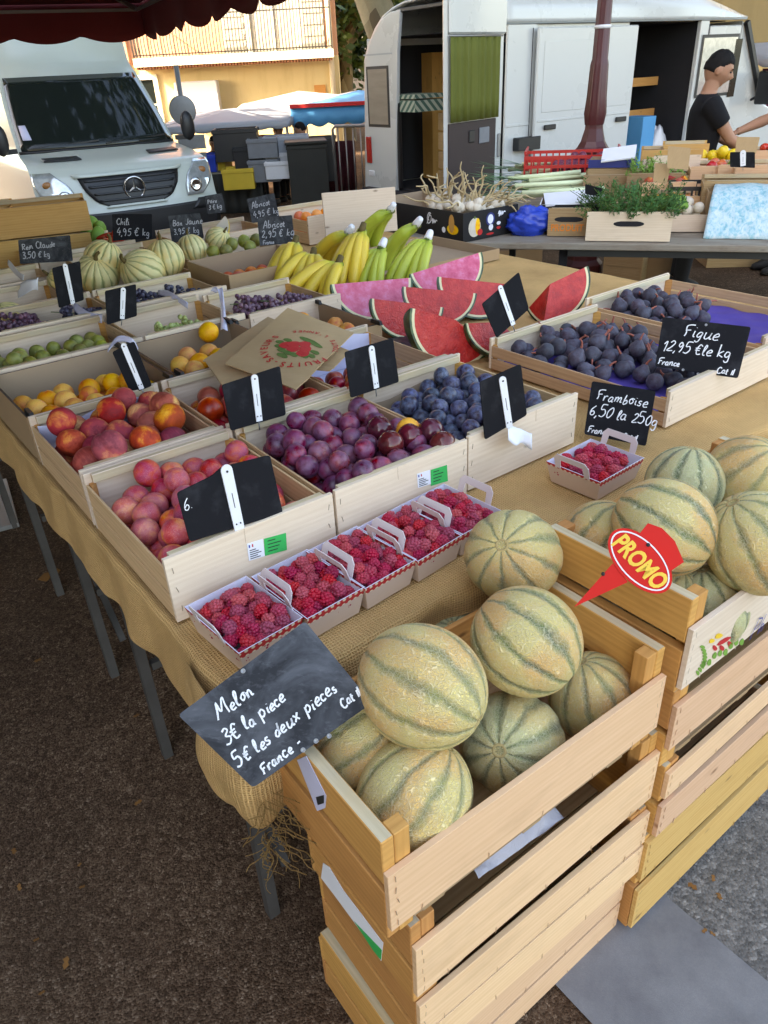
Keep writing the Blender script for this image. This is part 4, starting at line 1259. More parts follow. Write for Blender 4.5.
# ------------------------------------------------------------------ charentais melons
def melon_proto(name, mat, r, el, ribs, dep):
    m = MB(); m.sphere((0, 0, 0), (r, r, r * el), 120, 40, melon_fn(ribs, dep))
    me = m.mesh(name, MAT[mat])
    m = MB(); zt = r * el * .955
    m.lathe([(.013, zt - .005), (.0115, zt + .001), (.0075, zt + .0018), (.006, zt - .001), (.001, zt - .002)], 14)
    st = m.mesh('stem_scar', MAT['scar_tan'])
    return me, st
MEL = [melon_proto('melon', 'melon_skin', .081, 1.05, 10, .024), melon_proto('melon', 'melon_green', .081, 1.0, 10, .030)]
def melon(px, py, z, k, up, label, group, sc=1.0, roll=0.0):
    p = z if not isinstance(z, float) else at(px, py, z)
    me, st = MEL[k]
    o = link_mesh('melon', me, None, p)
    o.rotation_mode = 'QUATERNION'
    q = V(up).normalized().to_track_quat('Z', 'Y')
    from mathutils import Quaternion
    o.rotation_quaternion = q @ Quaternion((0, 0, 1), roll)
    hs_ = sum(map(ord, label)) % 7 / 7
    o.scale = (sc * (1.03 - .05 * hs_), sc * (.97 + .04 * hs_), sc * (.96 + .12 * ((hs_ * 3) % 1)))
    tag(o, label, 'melon', group)
    link_mesh('stem_scar', st, o)
    return o
def vdir(r, u, f):
    return CR * r + CU * u - CF * f          # right, up, towards the camera
gm1, gm2 = 'striped melons in the near left crate', 'striped melons in the right crate'
ZT = .84
melon(513, 556, .905, 0, vdir(-.35, .25, .85), 'round striped melon balanced highest at the back of the near crate', gm1, 1.06, .2)
melon(526, 641, .880, 0, vdir(.72, -.62, .25), 'green-striped melon in the middle of the near crate, its end turned right', gm1, 1.06, .4)
melon(422, 686, .895, 0, vdir(.80, -.42, .35), 'large melon at the left of the near crate with a raised stem ring', gm1, 1.10, .1)
melon(512, 742, .715, 1, vdir(-.36, .12, .86), 'melon with its stem star facing us at the front of the near crate', gm1, 1.04, .3)
melon(592, 697, .712, 0, vdir(-.30, .80, .35), 'brownish melon in the right corner of the near crate', gm1, .93, .5)
melon(414, 797, .765, 0, vdir(.55, .80, .05), 'yellow-green melon in the front left corner of the near crate', gm1, 1.0, .9)
melon(362, 742, .775, 0, vdir(.7, .6, .1), 'dark striped melon half hidden under the melon slate', gm1, .95, .3)
melon(446, 640, .70, 1, vdir(.1, .5, .8), 'melon low at the back of the near crate, in the shade', gm1, .92, 1.0)
melon(664, 527, .955, 0, vdir(.78, -.55, .35), 'large pale melon behind the red promotion sign', gm2, 1.06, .2)
melon(684, 484, .945, 1, vdir(.1, .9, .3), 'smooth green melon at the back of the right crate', gm2, .92, .6)
melon(744, 476, .945, 0, vdir(.3, .5, .6), 'melon with brown spots at the back right of the right crate', gm2, .96, .0)
melon(757, 543, .935, 0, vdir(-.55, .75, .2), 'yellow melon with dark stripes at the right edge of the photo', gm2, 1.12, .3)
melon(705, 608, .800, 1, vdir(-.2, .9, .3), 'green melon low in the right crate behind the promotion sign', gm2, .93, .2)
melon(600, 540, .880, 0, vdir(.4, .8, .3), 'melon at the left end of the right crate, mostly behind others', gm2, .9, .3)
melon(0, 0, st2[3].P(.44, .11, .085), 1, vdir(.1, .9, .3), 'green melon cut off by the right edge, low in the right crate', gm2, .93, .5)
melon(0, 0, st2[3].P(.115, .125, .085), 1, vdir(.3, .7, .5), 'green melon at the bottom left of the right crate, seen below its printed slat', gm2, .88, .5)

# ------------------------------------------------------------------ striped squashes at the back of the table
m = MB(); m.sphere((0, 0, 0), (.090, .090, .088), 112, 30, melon_fn(14, .06)); SQ = m.mesh('squash', MAT['squash_skin'])
m = MB(); m.tube(smoothpath([(0, 0, .08), (0, .002, .095), (.006, .004, .108), (.018, .006, .116)], 3), [.013, .011, .009, .008, .0075, .007, .007, .0065, .006, .006], 8)
SQS = m.mesh('stem', MAT['stem_brown'])
def squash(px, py, z, sc, up, label, roll=0.0):
    o = link_mesh('striped_squash', SQ, None, at(px, py, z)); o.scale = (sc,) * 3
    o.rotation_euler = V(up).normalized().to_track_quat('Z', 'Y').to_euler(); o.rotation_euler.rotate_axis('Z', roll)
    tag(o, label, 'squash', 'pale striped squashes'); link_mesh('stem', SQS, o)
squash(98, 274, .955, 1.02, (.25, -.5, .8), 'front left striped squash of the big pale group')
squash(104, 260, 1.005, .95, (.5, .1, .9), 'striped squash at the back of the left pair', 1)
squash(143, 272, .955, 1.08, (-.55, -.5, .6), 'wide striped squash in the middle of the pale group', .5)
squash(165, 259, .985, .95, (-.1, .1, 1), 'tall striped squash right of the wide one', .7)
squash(192, 250, .955, .82, (-.2, .2, 1), 'smaller striped squash behind the group, near the slate with a clip', 1.3)
squash(218, 240, .960, .72, (.6, -.3, .6), 'small green-striped squash beside the brown pears', .2)
squash(10, 322, .90, .85, (-.2, -.3, .9), 'striped squash at the left edge in the tray with paper flaps', .2)
squash(64, 283, .93, .8, (-.75, -.2, .6), 'squash lying with a curved stem behind a black slate', .2)
for i, (px, py) in enumerate(((232, 244), (244, 241), (256, 240), (250, 247), (226, 251), (213, 252))):
    o = link_mesh('pear', FM['greengage'][0], None, at(px, py, .955 - .006 * (i > 3)), (.4 * i, .3, i), (1.25, 1.25, 1.3))
    tag(o, 'small brown-green pear beside the pale squash at the back', 'pear', 'brown pears at the back')

# ------------------------------------------------------------------ grapes: each bunch one thing
def bunch(ck, x, y, L, rz, mat, label, n=46, seed=0, wid=.05, rr=.0098):
    c = CR_[ck]; rd = random.Random(seed)
    r = empty('grape_bunch', c.P(x * c.w, y * c.d, .055), c.rz + rz, label, 'grapes', 'bunches of grapes')
    m = MB()
    for i in range(n):
        f = rd.random(); ww = wid * (1 - .65 * f)
        a = rd.uniform(0, PI)
        q = math.sqrt(rd.random())
        p = V((L * f, math.cos(a) * ww * q, rr + math.sin(a) * ww * q * 1.15))
        m.sphere(p, rr * rd.uniform(.85, 1.1), 9, 7)
    m.build('berries', MAT[mat], r)
    m = MB(); m.tube(smoothpath([(-.04, .005, .045), (-.01, 0, .04), (.04, .002, .03), (L * .8, 0, .02)], 3), .0017, 5)
    m.build('stem', MAT['stem_green'], r)
gs = 0
for ck, lst, mat, words_ in (
    ('grape_mix', ((.10, .4, .14, .3), (.30, .55, .16, 1.2), (.28, .25, .15, -.2), (.18, .75, .13, .4)), 'grape_red', 'red grape bunch in the tray behind the green plums'),
    ('grape_mix', ((.62, .35, .15, .2), (.66, .7, .14, -.3)), 'grape_black', 'black grape bunch at the right of the mixed grape tray'),
    ('grape_left', ((.4, .3, .14, .2), (.5, .7, .13, -.3)), 'grape_black', 'black grape bunch in the tray at the left edge'),
    ('grape_black', ((.05, .45, .14, .2), (.40, .30, .14, .3), (.58, .6, .15, -.3), (.30, .75, .13, -.3)), 'grape_black', 'black grape bunch in the tray below the squashes'),
    ('grape_red', ((.08, .35, .16, .1), (.32, .30, .16, .3), (.52, .55, .17, -.2), (.25, .7, .15, .2)), 'grape_red', 'red grape bunch in the tray with the white ribbon'),
    ('grape_green', ((.25, .3, .13, .2), (.5, .35, .13, -.2)), 'grape_green', 'small green grape bunch in the nearly empty tray')):
    for (x, y, L, rz) in lst:
        gs += 1
        bunch(ck, x, y, L, rz, mat, words_, 64, gs, .055)

# ------------------------------------------------------------------ bananas
def banana_mesh(L, bend, mat, seed):
    """starts at the crown (origin), leaves along +z, curves towards +x and down"""
    m = MB(); n = 16; rd = random.Random(seed)
    pts = []; p = V((0, 0, 0)); a = .12
    for i in range(n + 1):
        pts.append(p.copy())
        a += bend / n * (1.35 - .7 * i / n)
        p = p + V((math.sin(a), 0, -math.cos(a) * -1)) * (L / n)
    P = []; F = []; U = []; k = 7
    for i, q in enumerate(pts):
        f = i / n
        r = .0175 * min(1, .40 + max(0, f - .10) / .16) if f < .26 else .0175
        if f < .12: r = .0068
        if f > .80: r = .0175 * math.sqrt(max(.04, 1 - ((f - .80) / .205) ** 2)) 
        if f > .96: r = max(.0048, r * .8)
        d = (pts[min(i + 1, n)] - pts[max(i - 1, 0)]).normalized()
        y = V((0, 1, 0)); x = y.cross(d)
        for j in range(k):
            t = 2 * PI * j / k
            rr = r * (1 + .03 * math.cos(5 * t))
            P.append(q + (x * math.cos(t) + y * math.sin(t)) * rr)
    for i in range(n):
        for j in range(k):
            j2 = (j + 1) % k
            F.append((i * k + j, i * k + j2, (i + 1) * k + j2, (i + 1) * k + j)); U.append([(i / n, 0), (i / n, .1), ((i + 1) / n, .1), ((i + 1) / n, 0)])
    F.append(tuple(range(k - 1, -1, -1))); U.append([(0, 0)] * k); F.append(tuple(n * k + j for j in range(k))); U.append([(1, 0)] * k)
    m.add(P, F, 0, U, True)
    return m.mesh('banana', MAT[mat])
BAN = {mt: [banana_mesh(.20, 1.0, mt, 1), banana_mesh(.19, 1.2, mt, 2), banana_mesh(.21, .9, mt, 3)] for mt in ('banana_yellow', 'banana_green')}
def bananas(px, py, z, heading, droop, n, spread, mat, label, tape=True, seed=0, sc=1.0, rows=1):
    """crown at the pixel's spot on height z; the fingers leave downwards, fanned round the heading (picture right = 0, away = 90)"""
    p = at(px, py, z); rd = random.Random(seed)
    r = empty('banana_bunch', p, 0, label, 'bananas', 'bunches of bananas beside the watermelons')
    for i in range(n):
        h = R(heading - 16 + spread * ((i + .5) / n - .5)) + rd.uniform(-.05, .05)
        dr = R(droop - 8) + rd.uniform(-.10, .10)
        o = link_mesh('banana', rd.choice(BAN[mat]), r)
        hd = V((math.cos(h), math.sin(h), 0))
        start = (hd * math.cos(dr) + V((0, 0, -1)) * math.sin(dr))
        side = V((0, 0, 1)).cross(hd)
        # fingers curl back down and inwards
        x = (V((0, 0, -1)) * math.cos(dr) - hd * math.sin(dr)) 
        M3 = Matrix((x, side * -1 if x.cross(side).dot(start) < 0 else side, start)).transposed()
        o.matrix_local = M3.to_4x4()
        o.location = side * ((i + .5) / n - .5) * .022
        s_ = 1.2 * sc * rd.uniform(.9, 1.05); o.scale = (s_,) * 3
    m = MB()
    c_ = V((math.cos(R(heading - 16)), math.sin(R(heading - 16)), 0))
    a = V((0, 0, .030)) - c_ * .012; b = V((0, 0, -.004)) + c_ * .02
    m.tube([a, (a + b) / 2, b], [.013, .015, .017], 9)
    m.build('crown', MAT['stem_green' if mat == 'banana_green' else 'stem_brown'], r)
    if tape:
        m = MB(); d = (b - a)
        m.tube([a - d * .18, a + d * .02, a + d * .45, a + d * .8], [.012, .0155, .0175, .0195], 10); m.build('plastic_wrap', MAT['white_plastic'], r)
# riser: a shallow carton the bananas lie on
cb = carton(1.70, 1.62, .72, .52, .05, 'flat cardboard tray under the banana bunches', 'trays under the bananas', edge='cardboard', flaps=False)
for (px, py, z, tx, ty, n, spr, mt, lb, tp) in (
    (296, 244, 1.02, 254, 304, 4, 46, 'banana_yellow', 'leftmost yellow banana bunch hanging over the carton edge', False),
    (314, 256, .98, 276, 316, 4, 50, 'banana_yellow', 'short banana bunch in the middle of the heap with brown tips', False),
    (340, 264, .97, 288, 308, 4, 50, 'banana_yellow', 'low yellow banana bunch lying towards us in front', False),
    (350, 234, 1.04, 296, 264, 4, 40, 'banana_yellow', 'yellow banana bunch with a white wrap at the top of the heap', True),
    (363, 231, 1.06, 334, 288, 5, 60, 'banana_yellow', 'full yellow banana bunch in the middle with dark crown', False),
    (392, 211, 1.06, 352, 244, 4, 60, 'banana_green', 'greenest banana bunch against the pale board at the back', True),
    (383, 248, 1.0, 356, 288, 5, 60, 'banana_green', 'green-tipped banana bunch in the front with a white wrap', True),
    (418, 226, 1.04, 374, 258, 5, 50, 'banana_green', 'green-yellow banana bunch sweeping left from a white wrap', True),
    (429, 240, 1.01, 396, 286, 4, 50, 'banana_green', 'rightmost banana bunch beside the pink watermelon', True)):
    d = at(tx, ty, T + .045) - at(px, py, z)
    bananas(px, py, z, math.degrees(math.atan2(d.y, d.x)) + 16, math.degrees(math.asin(-d.z / d.length)) - 20, n, spr, mt, lb, tp, px, min(1.35, max(.9, d.length / .215)))
# the pale board of the tray that stands behind the bananas
m = MB(); a = at(318, 262, T + .01); 
m.box((0, 0, .11), (.40, .012, .22), None)
o = m.build('wooden_board', MAT['poplar'], None, bevel=.0015); o.location = at(362, 234, T + .075); o.rotation_euler = (R(-6), 0, R(14))
tag(o, 'pale upright wooden board standing behind the green bananas', 'board')
# a ribbed yellow squash lying in front of the bananas
m = MB(); m.sphere((0, 0, 0), (.042, .042, .058), 70, 18, melon_fn(10, .09)); o = m.build('yellow_squash', MAT['banana_yellow'], None, at(330, 309, T + .045), (R(80), 0, R(60)))
tag(o, 'small ribbed yellow squash lying in front of the banana heap', 'squash')

# ------------------------------------------------------------------ watermelon pieces
def wedge(px, py, z, Rr, a1, wdeg, heading, tilt, flesh, label, roll=0, el=1.12):
    """half or quarter disc turned about its straight edge; straight edge along local x, body hangs to -z"""
    r = empty('watermelon_piece', at(px, py, z), 0, label, 'watermelon', 'cut watermelon pieces')
    r.rotation_euler = (R(tilt), R(roll), R(heading))
    wd = R(wdeg); na, nw = 22, 10
    def pt(a, w_, k):
        # w_ from -wd/2 to wd/2 about straight down
        rad = Rr * k
        return V((math.cos(a) * rad * el, math.sin(a) * rad * math.sin(w_), -math.sin(a) * rad * math.cos(w_)))
    aa = [a1[0] + (a1[1] - a1[0]) * i / na for i in range(na + 1)]
    aa = [R(x) for x in aa]
    ki, ko = .90, .955
    m = MB()                                        # flesh: the two cut faces and the ends, bulging a little
    for sg in (-1, 1):
        P = [V((0, 0, 0))] + [pt(a, sg * wd / 2, ki * q) for q in (.5, 1) for a in aa]
        n = na + 1; F = []
        for i in range(na):
            F.append((0, 1 + i, 2 + i) if sg > 0 else (0, 2 + i, 1 + i))
            q = (1 + i, 1 + n + i, 2 + n + i, 2 + i); F.append(q if sg > 0 else q[::-1])
        m.add(P, F, 0)
    for a in (aa[0], aa[-1]):
        P = [V((0, 0, 0))] + [pt(a, wd * (j / nw - .5), ki) for j in range(nw + 1)]
        if (P[1] - P[-1]).length > .004: m.add(P, [(0, j + 1, j + 2) for j in range(nw)], 0)
    m.build('flesh', MAT[flesh], r)
    m = MB()                                        # pale rim
    for sg in (-1, 1):
        P = [pt(a, sg * wd / 2, k) for a in aa for k in (ki, ko)]
        m.add(P, [(2 * i, 2 * i + 1, 2 * i + 3, 2 * i + 2) for i in range(na)], 0)
    for a in (aa[0], aa[-1]):
        P = [pt(a, wd * (j / nw - .5), k) for j in range(nw + 1) for k in (ki, ko)]
        m.add(P, [(2 * j, 2 * j + 1, 2 * j + 3, 2 * j + 2) for j in range(nw)], 0)
    m.build('rind_rim', MAT['rind_white'], r)
    m = MB()
    for sg in (-1, 1):
        P = [pt(a, sg * wd / 2, k) for a in aa for k in (ko, 1)]
        m.add(P, [(2 * i, 2 * i + 1, 2 * i + 3, 2 * i + 2) for i in range(na)], 0)
    P = [pt(a, wd * (j / nw - .5), 1) for a in aa for j in range(nw + 1)]
    m.add(P, [(i * (nw + 1) + j, i * (nw + 1) + j + 1, (i + 1) * (nw + 1) + j + 1, (i + 1) * (nw + 1) + j) for i in range(na) for j in range(nw)], 0, None, True)
    m.build('rind', MAT['rind_green'], r)
wedge(372, 281, T + .145, .150, (0, 180), 64, 20, 8, 'flesh_pink', 'pink watermelon half-moon at the left, below the bananas', 3)
wedge(446, 263, T + .150, .150, (0, 180), 60, 22, 4, 'flesh_pink', 'pink watermelon half-moon at the back, behind the red ones', -8)
wedge(408, 303, T + .120, .128, (0, 180), 64, 18, 16, 'flesh_red', 'red watermelon piece leaning in front of the left pink one', 14)
wedge(440, 290, T + .130, .128, (0, 180), 62, 8, 10, 'flesh_red', 'red watermelon piece in the middle of the group', 10)
wedge(456, 320, T + .140, .155, (28, 180), 66, 24, 20, 'flesh_red', 'nearest red watermelon piece, a big fan shape facing us', 22)
wedge(478, 281, T + .140, .140, (0, 180), 62, 5, 4, 'flesh_red', 'red watermelon piece behind the black clip slate', 10)
wedge(498, 322, T + .110, .115, (40, 180), 62, 25, 4, 'flesh_red', 'red watermelon piece mostly hidden by the black clip slate', 8)
wedge(550, 284, T + .140, .140, (0, 120), 64, 15, 10, 'flesh_red', 'rightmost red watermelon piece beside the fig tray', -18)

# cut yellow melon and the green and red peppers at the back
r = empty('cut_melon', at(211, 232, T + .15), R(20), 'cut piece of a yellow-skinned melon standing at the back beside a slate', 'melon')
m = MB(); n = 16
P = [V((math.cos(PI * i / n - PI / 2) * .085, 0, math.sin(PI * i / n - PI / 2) * .10)) for i in range(n + 1)]
def ym(u, v):
    a = PI * u - PI / 2; w_ = (v - .5) * 1.5
    return V((math.cos(a) * .085 * math.cos(w_), math.cos(a) * .085 * math.sin(w_), math.sin(a) * .11))
m.grid(ym, 16, 10); m.build('skin', MAT['banana_yellow'], r, None, (0, R(50), 0))
m = MB()
for e in (0, 1): m.add([V((0, 0, 0))] + [ym(i / 16, e) for i in range(17)], [(0, i, i + 1) for i in range(1, 17)])
m.build('flesh', MAT['garlic'], r, None, (0, R(50), 0))
PEP = blob_mesh('pepper', 'veg_green', (.035, .035, .05), lambda th, ph: 1 + .08 * math.cos(3 * ph) * math.sin(th), 14, 10)
PER = blob_mesh('chilli', 'tomato_red', (.012, .012, .05), None, 10, 8)
rd = random.Random(9)
for (px, py, k) in ((92, 222, 0), (100, 228, 0), (88, 232, 0), (97, 235, 0), (104, 236, 1), (109, 238, 1), (113, 236, 1), (117, 239, 1), (121, 237, 1), (107, 241, 1), (114, 241, 1), (84, 226, 0)):
    o = link_mesh('chilli' if k else 'pepper', PER if k else PEP, None, at(px, py, T + .13), rnd_rot(rd)); tag(o, 'red chilli at the back between the wooden boxes and the slates' if k else 'green pepper at the back beside the brown wooden boxes', 'chilli' if k else 'pepper', 'red chillies at the back' if k else 'green peppers at the back')
# ------------------------------------------------------------------ price slates, clips, bags, the promotion sign
def on_plane(px, py, p0, n):
    d = ray(px, py); n = V(n)
    return CO + d * ((V(p0) - CO).dot(n) / d.dot(n))

def chamfer(P, r=.006):
    out = []
    n = len(P)
    for i, p in enumerate(P):
        a = P[i - 1] - p; b = P[(i + 1) % n] - p
        ra = min(r, a.length * .3); rb = min(r, b.length * .3)
        A = p + a.normalized() * ra; B = p + b.normalized() * rb
        for t in (0, .35, .65, 1):
            out.append(A * (1 - t) ** 2 + p * 2 * t * (1 - t) + B * t * t)
    return out

def plate(m, P, n, th, mi=0):
    n = V(n).normalized(); k = len(P)
    c = sum(P, V()) / k
    if (P[1] - P[0]).cross(P[2] - P[1]).dot(n) < 0: P = P[::-1]
    m.add(list(P) + [p - n * th for p in P], [tuple(range(k)), tuple(range(2 * k - 1, k - 1, -1))] + [(i, k + i, k + (i + 1) % k, (i + 1) % k) for i in range(k)], mi)

def slate(quad, base, z, label, n=None, lines=(), clip=None, mat='slate_clean', group=None, th=.003, cw=.017, text_w=.0017, holes=(), name='price_slate', hook=True, chalk='chalk'):
    p0 = at(base[0], base[1], z)
    n = V(n).normalized() if n is not None else (-E2 + V((0, 0, .15))).normalized()
    if n.dot(CO - p0) < 0: n = -n
    Q = [on_plane(x, y, p0, n) for (x, y) in quad]
    r = empty(name, p0, 0, label, 'price sign', group)
    Ql = [q - p0 for q in Q]
    m = MB(); plate(m, chamfer(Ql), n, th); m.build('board', MAT[mat], r)
    if lines:
        m = MB(); tl, tr, br, bl = Ql[0], Ql[1], Ql[2], Ql[-1]
        ux = (tr - tl); uy = (tl - bl); Lx, Ly = ux.length, uy.length
        for (tx, u, v, sz) in lines:
            hand(m, tx, bl + ux * u + uy * v, ux, n.cross(ux), sz * Ly, text_w, .04)
        m.build('chalk_writing', MAT[chalk], r)
    for (x, y) in holes:
        m = MB(); c = on_plane(x, y, p0, n) - p0
        m.lathe([(.0036, 0), (.0036, .0010), (.0022, .0010), (.0020, -.001)], 12, n.to_track_quat('Z', 'Y').to_matrix(), c=c + n * .0004); m.build('eyelet', MAT['steel'], r)
    if clip:
        a, b = [on_plane(x, y, p0, n) - p0 + n * .0035 for (x, y) in clip]
        d = (b - a); L = d.length; d.normalize(); s = n.cross(d); h = cw / 2
        P = [a + s * h * math.cos(t) - d * h * math.sin(t) for t in [PI * k / 8 for k in range(9)]] + [b + s * -h * .9, b + s * h * .9]
        m = MB(); plate(m, P, n, .0028, 0)
        for q, (off, sz) in enumerate(((h * .2, .0022), (L - .012, .0016), (L - .012, .0016))):
            c = a + d * off + s * (0 if q == 0 else (.004 if q == 1 else -.004)) + n * .0004
            m.lathe([(sz, 0), (sz, .0006)], 8, n.to_track_quat('Z', 'Y').to_matrix(), 1, c=c)
        c = a + d * L * .5 + n * .0004
        plate(m, [c + s * .0007 - d * .014, c - s * .0007 - d * .014, c - s * .0007 + d * .014, c + s * .0007 + d * .014], n, .0003, 1)
        m.build('clip', [MAT['white_plastic'], MAT['ink_dark']], r)
        if hook:
            m = MB(); m.tube([b - d * .01 - n * .004, b + d * .022 - n * .006], .0016, 6); m.build('pin', MAT['steel'], r)
    return r
GS = 'black price slates seen from behind, each on a white clip'
pc = at(312, 745, .86)
slate([(178, 715), (305, 621), (372, 703), (253, 788)], (312, 745), .868, 'chalked melon price slate leaning over the corner of the near crate', CO - pc, mat='slate', text_w=.0026, th=.004,
      lines=(('Melon', .15, .72, .145), ('3€ la piece', .07, .475, .13), ('5€ les deux pieces', .02, .235, .13), ('France -', .10, .035, .105), ('Cat II', .745, .06, .09)),
      holes=((243, 671), (303, 750), (316, 741), (329, 736), (365, 700)), name='melon_slate')
slate([(177, 493), (212, 476), (222, 467), (270, 455), (283, 513), (190, 542)], (237, 528), T + .145, 'black slate with a chalk scribble and white clip at the front left plum tray', clip=((226, 470), (239, 529)), group=GS, lines=(('6.', .06, .62, .22),), cw=.021)
slate([(222, 385), (280, 366), (286, 415), (231, 431)], (258, 423), T + .145, 'black slate standing between the nectarines and the purple plums', clip=((254, 378), (259, 421)), group=GS)
slate([(345, 352), (393, 338), (399, 382), (351, 398)], (376, 390), T + .145, 'black slate behind the blue plums, right of the kraft bags', clip=((371, 349), (376, 388)), group=GS)
slate([(480, 382), (521, 364), (527, 415), (485, 440)], (508, 427), T + .145, 'black slate at the front right of the blue plum tray', n=-E2 - E1 * .25 + V((0, 0, .15)), clip=((502, 380), (509, 427)), group=GS)
slate([(482, 304), (519, 272), (529, 309), (497, 338)], (512, 328), T + .125, 'black slate with a clip between the watermelons and the figs', n=-E2 - E1 * .2 + V((0, 0, .25)), clip=((500, 288), (513, 325)), group=GS)
slate([(112, 352), (134, 341), (152, 386), (131, 394)], (143, 390), T + .14, 'tilted black slate in the left apricot carton', n=-E2 - E1 * .5 + V((0, 0, .3)), clip=((124, 346), (142, 389)), group=GS, cw=.014)
slate([(52, 268), (80, 261), (84, 300), (59, 308)], (73, 305), T + .13, 'black slate in front of the left striped squashes', clip=((65, 266), (73, 304)), group=GS)
slate([(105, 291), (136, 284), (137, 316), (107, 325)], (122, 320), T + .135, 'black slate below the wide striped squash', clip=((123, 290), (122, 319)), group=GS)
slate([(663, 317), (751, 327), (738, 378), (655, 366)], (697, 372), T + .10, 'chalked fig price slate at the front of the wide fig trays', CO - at(700, 350, T + .1) + V((0, 0, 1.0)), text_w=.0030,
      lines=(('Figue', .26, .66, .24), ('12,95 €le kg', .05, .33, .22), ('France', .02, .05, .13), ('Cat II', .70, .03, .12)), holes=((683, 370), (698, 374), (706, 325)), name='fig_slate')
slate([(592, 381), (656, 391), (646, 446), (584, 434)], (615, 440), T + .03, 'chalked raspberry price slate leaning against the fig tray', CO - at(615, 420, T + .05) + V((0, 0, .4)), text_w=.0026,
      lines=(('Framboise', .10, .68, .19), ('6,50 la 250g', .03, .37, .20), ('France', .04, .05, .12), ('Cat II', .60, .05, .10)), name='raspberry_slate')
def small(quad, base, z, label, lines, mat='slate'):
    return slate(quad, base, z, label, CO - at(base[0], base[1], z) + V((0, 0, .2)), mat=mat, lines=lines, text_w=.0040, chalk='chalk_faint', group='small chalked slates at the back of the table')
small([(18, 240), (70, 235), (73, 261), (20, 264)], (46, 262), T + .13, 'dark chalked slate on the brown box, far left', (('Rein Claude', .06, .58, .24), ('3,50 € kg', .06, .2, .24)))
small([(112, 214), (152, 214), (152, 238), (113, 241)], (132, 240), T + .15, 'dim chalked slate in front of the parked van grille', (('Chili', .1, .6, .24), ('4,95 € kg', .1, .2, .26)), 'slate_clean')
small([(168, 216), (200, 213), (204, 238), (172, 243)], (188, 241), T + .13, 'chalked slate with a white clip left of the cut yellow melon', (('Bon Jaune', .1, .62, .22), ('3,95 € kg', .1, .3, .22)))
small([(247, 199), (274, 193), (280, 219), (252, 223)], (264, 221), T + .13, 'upper of two overlapping chalked slates by the orange trays', (('Abricot', .1, .58, .24), ('4,95 € kg', .1, .18, .24)))
small([(257, 218), (292, 215), (295, 243), (260, 246)], (278, 245), T + .13, 'lower of two overlapping chalked slates, over the apricot carton', (('Abricot', .14, .62, .24), ('2,95 € kg', .08, .28, .26), ('France', .08, .04, .14)))
small([(204, 196), (222, 193), (226, 212), (208, 214)], (216, 213), T + .20, 'faded chalked slate beside the van bumper', (('Poire', .1, .55, .24), ('3 € kg', .1, .2, .24)))

def strip_ribbon(name, pts, wd, mat, label, cat, wide=None, group=None):
    """a limp band of film or paper through points (px, py, z); its width runs along the picture's right unless given"""
    P = [V(p) for p in smoothpath([tuple(at(x, y, z)) for (x, y, z) in pts], 4)]
    c = P[0].copy()
    wv = V(wide or CR).normalized() * wd / 2
    m = MB(); n = len(P) - 1
    m.grid(lambda u, v: P[round(v * n)] + wv * (2 * u - 1) * (1 + .25 * math.sin(v * 7)) + V((0, 0, .004 * math.sin(u * 5 + v * 6))) - c, 4, n)
    o = m.build(name, MAT[mat], None, c)
    sm = o.modifiers.new('thickness', 'SOLIDIFY'); sm.thickness = .0008
    return tag(o, label, cat, group)
gr = 'limp white film tags on the grape trays'
strip_ribbon('film_tag', [(213, 292, T + .17), (219, 288, T + .185), (222, 300, T + .16), (224, 330, T + .13)], .020, 'clip_film', 'white film tag hanging over the red grape tray', 'tag', None, gr)
strip_ribbon('film_tag', [(158, 292, T + .13), (172, 296, T + .14), (188, 305, T + .13)], .022, 'clip_film', 'white film tag lying on the black grapes', 'tag', CU, gr)
strip_ribbon('film_tag', [(74, 306, T + .14), (84, 314, T + .13), (102, 318, T + .13)], .030, 'clip_film', 'crumpled white film tag between the grape trays', 'tag', CU, gr)
strip_ribbon('film_tag', [(108, 350, T + .14), (118, 340, T + .17), (132, 341, T + .17), (138, 350, T + .14)], .016, 'clip_film', 'lilac film loop above the tilted black slate', 'tag', CU, gr)
strip_ribbon('paper_flap', [(18, 292, T + .10), (30, 286, T + .13), (38, 283, T + .14)], .05, 'white_paper', 'square white paper in the tray at the left edge', 'paper', CU, 'white papers in the left squash tray')
strip_ribbon('paper_flap', [(8, 262, T + .15), (16, 272, T + .13), (24, 278, T + .13)], .03, 'white_paper', 'white paper flap at the far left edge', 'paper', CU, 'white papers in the left squash tray')
strip_ribbon('paper_tag', [(508, 432, T + .136), (516, 438, T + .115), (522, 436, T + .108), (532, 441, T + .10)], .035, 'white_paper', 'crumpled white paper tag on the front of the blue plum tray', 'tag', CU)

# stickers on the front panels of the first two trays
def sticker(c, quad, mats, nm, marks=()):
    n = -(c.M @ V((0, 1, 0))); p0 = c.P(0, -.0012, 0)
    Mi = c.M.transposed()
    Q = [Mi @ (on_plane(x, y, p0, n) - c.loc) for (x, y) in quad]
    m = MB(); plate(m, Q, V((0, -1, 0)), .0006, 0)
    tl, tr, br, bl = Q
    for (u0, v0, u1, v1, mi) in marks:
        f = lambda u, v: tl + (tr - tl) * u + (bl - tl) * v + V((0, -.0004, 0))
        plate(m, [f(u0, v0), f(u1, v0), f(u1, v1), f(u0, v1)], V((0, -1, 0)), .0002, mi)
    m.build(nm, [MAT[k] for k in mats], c.root)
mk = [(.08, .10, .16, .26, 1), (.28, .10, .36, .26, 2)] + [(.1, .40 + .12 * k, .5 + .4 * ((k * 7) % 5) / 5, .45 + .12 * k, 3) for k in range(5)]
mg = [(.15, .15 + .2 * k, .5 + .35 * ((k * 3) % 4) / 4, .2 + .2 * k, 1) for k in range(4)]
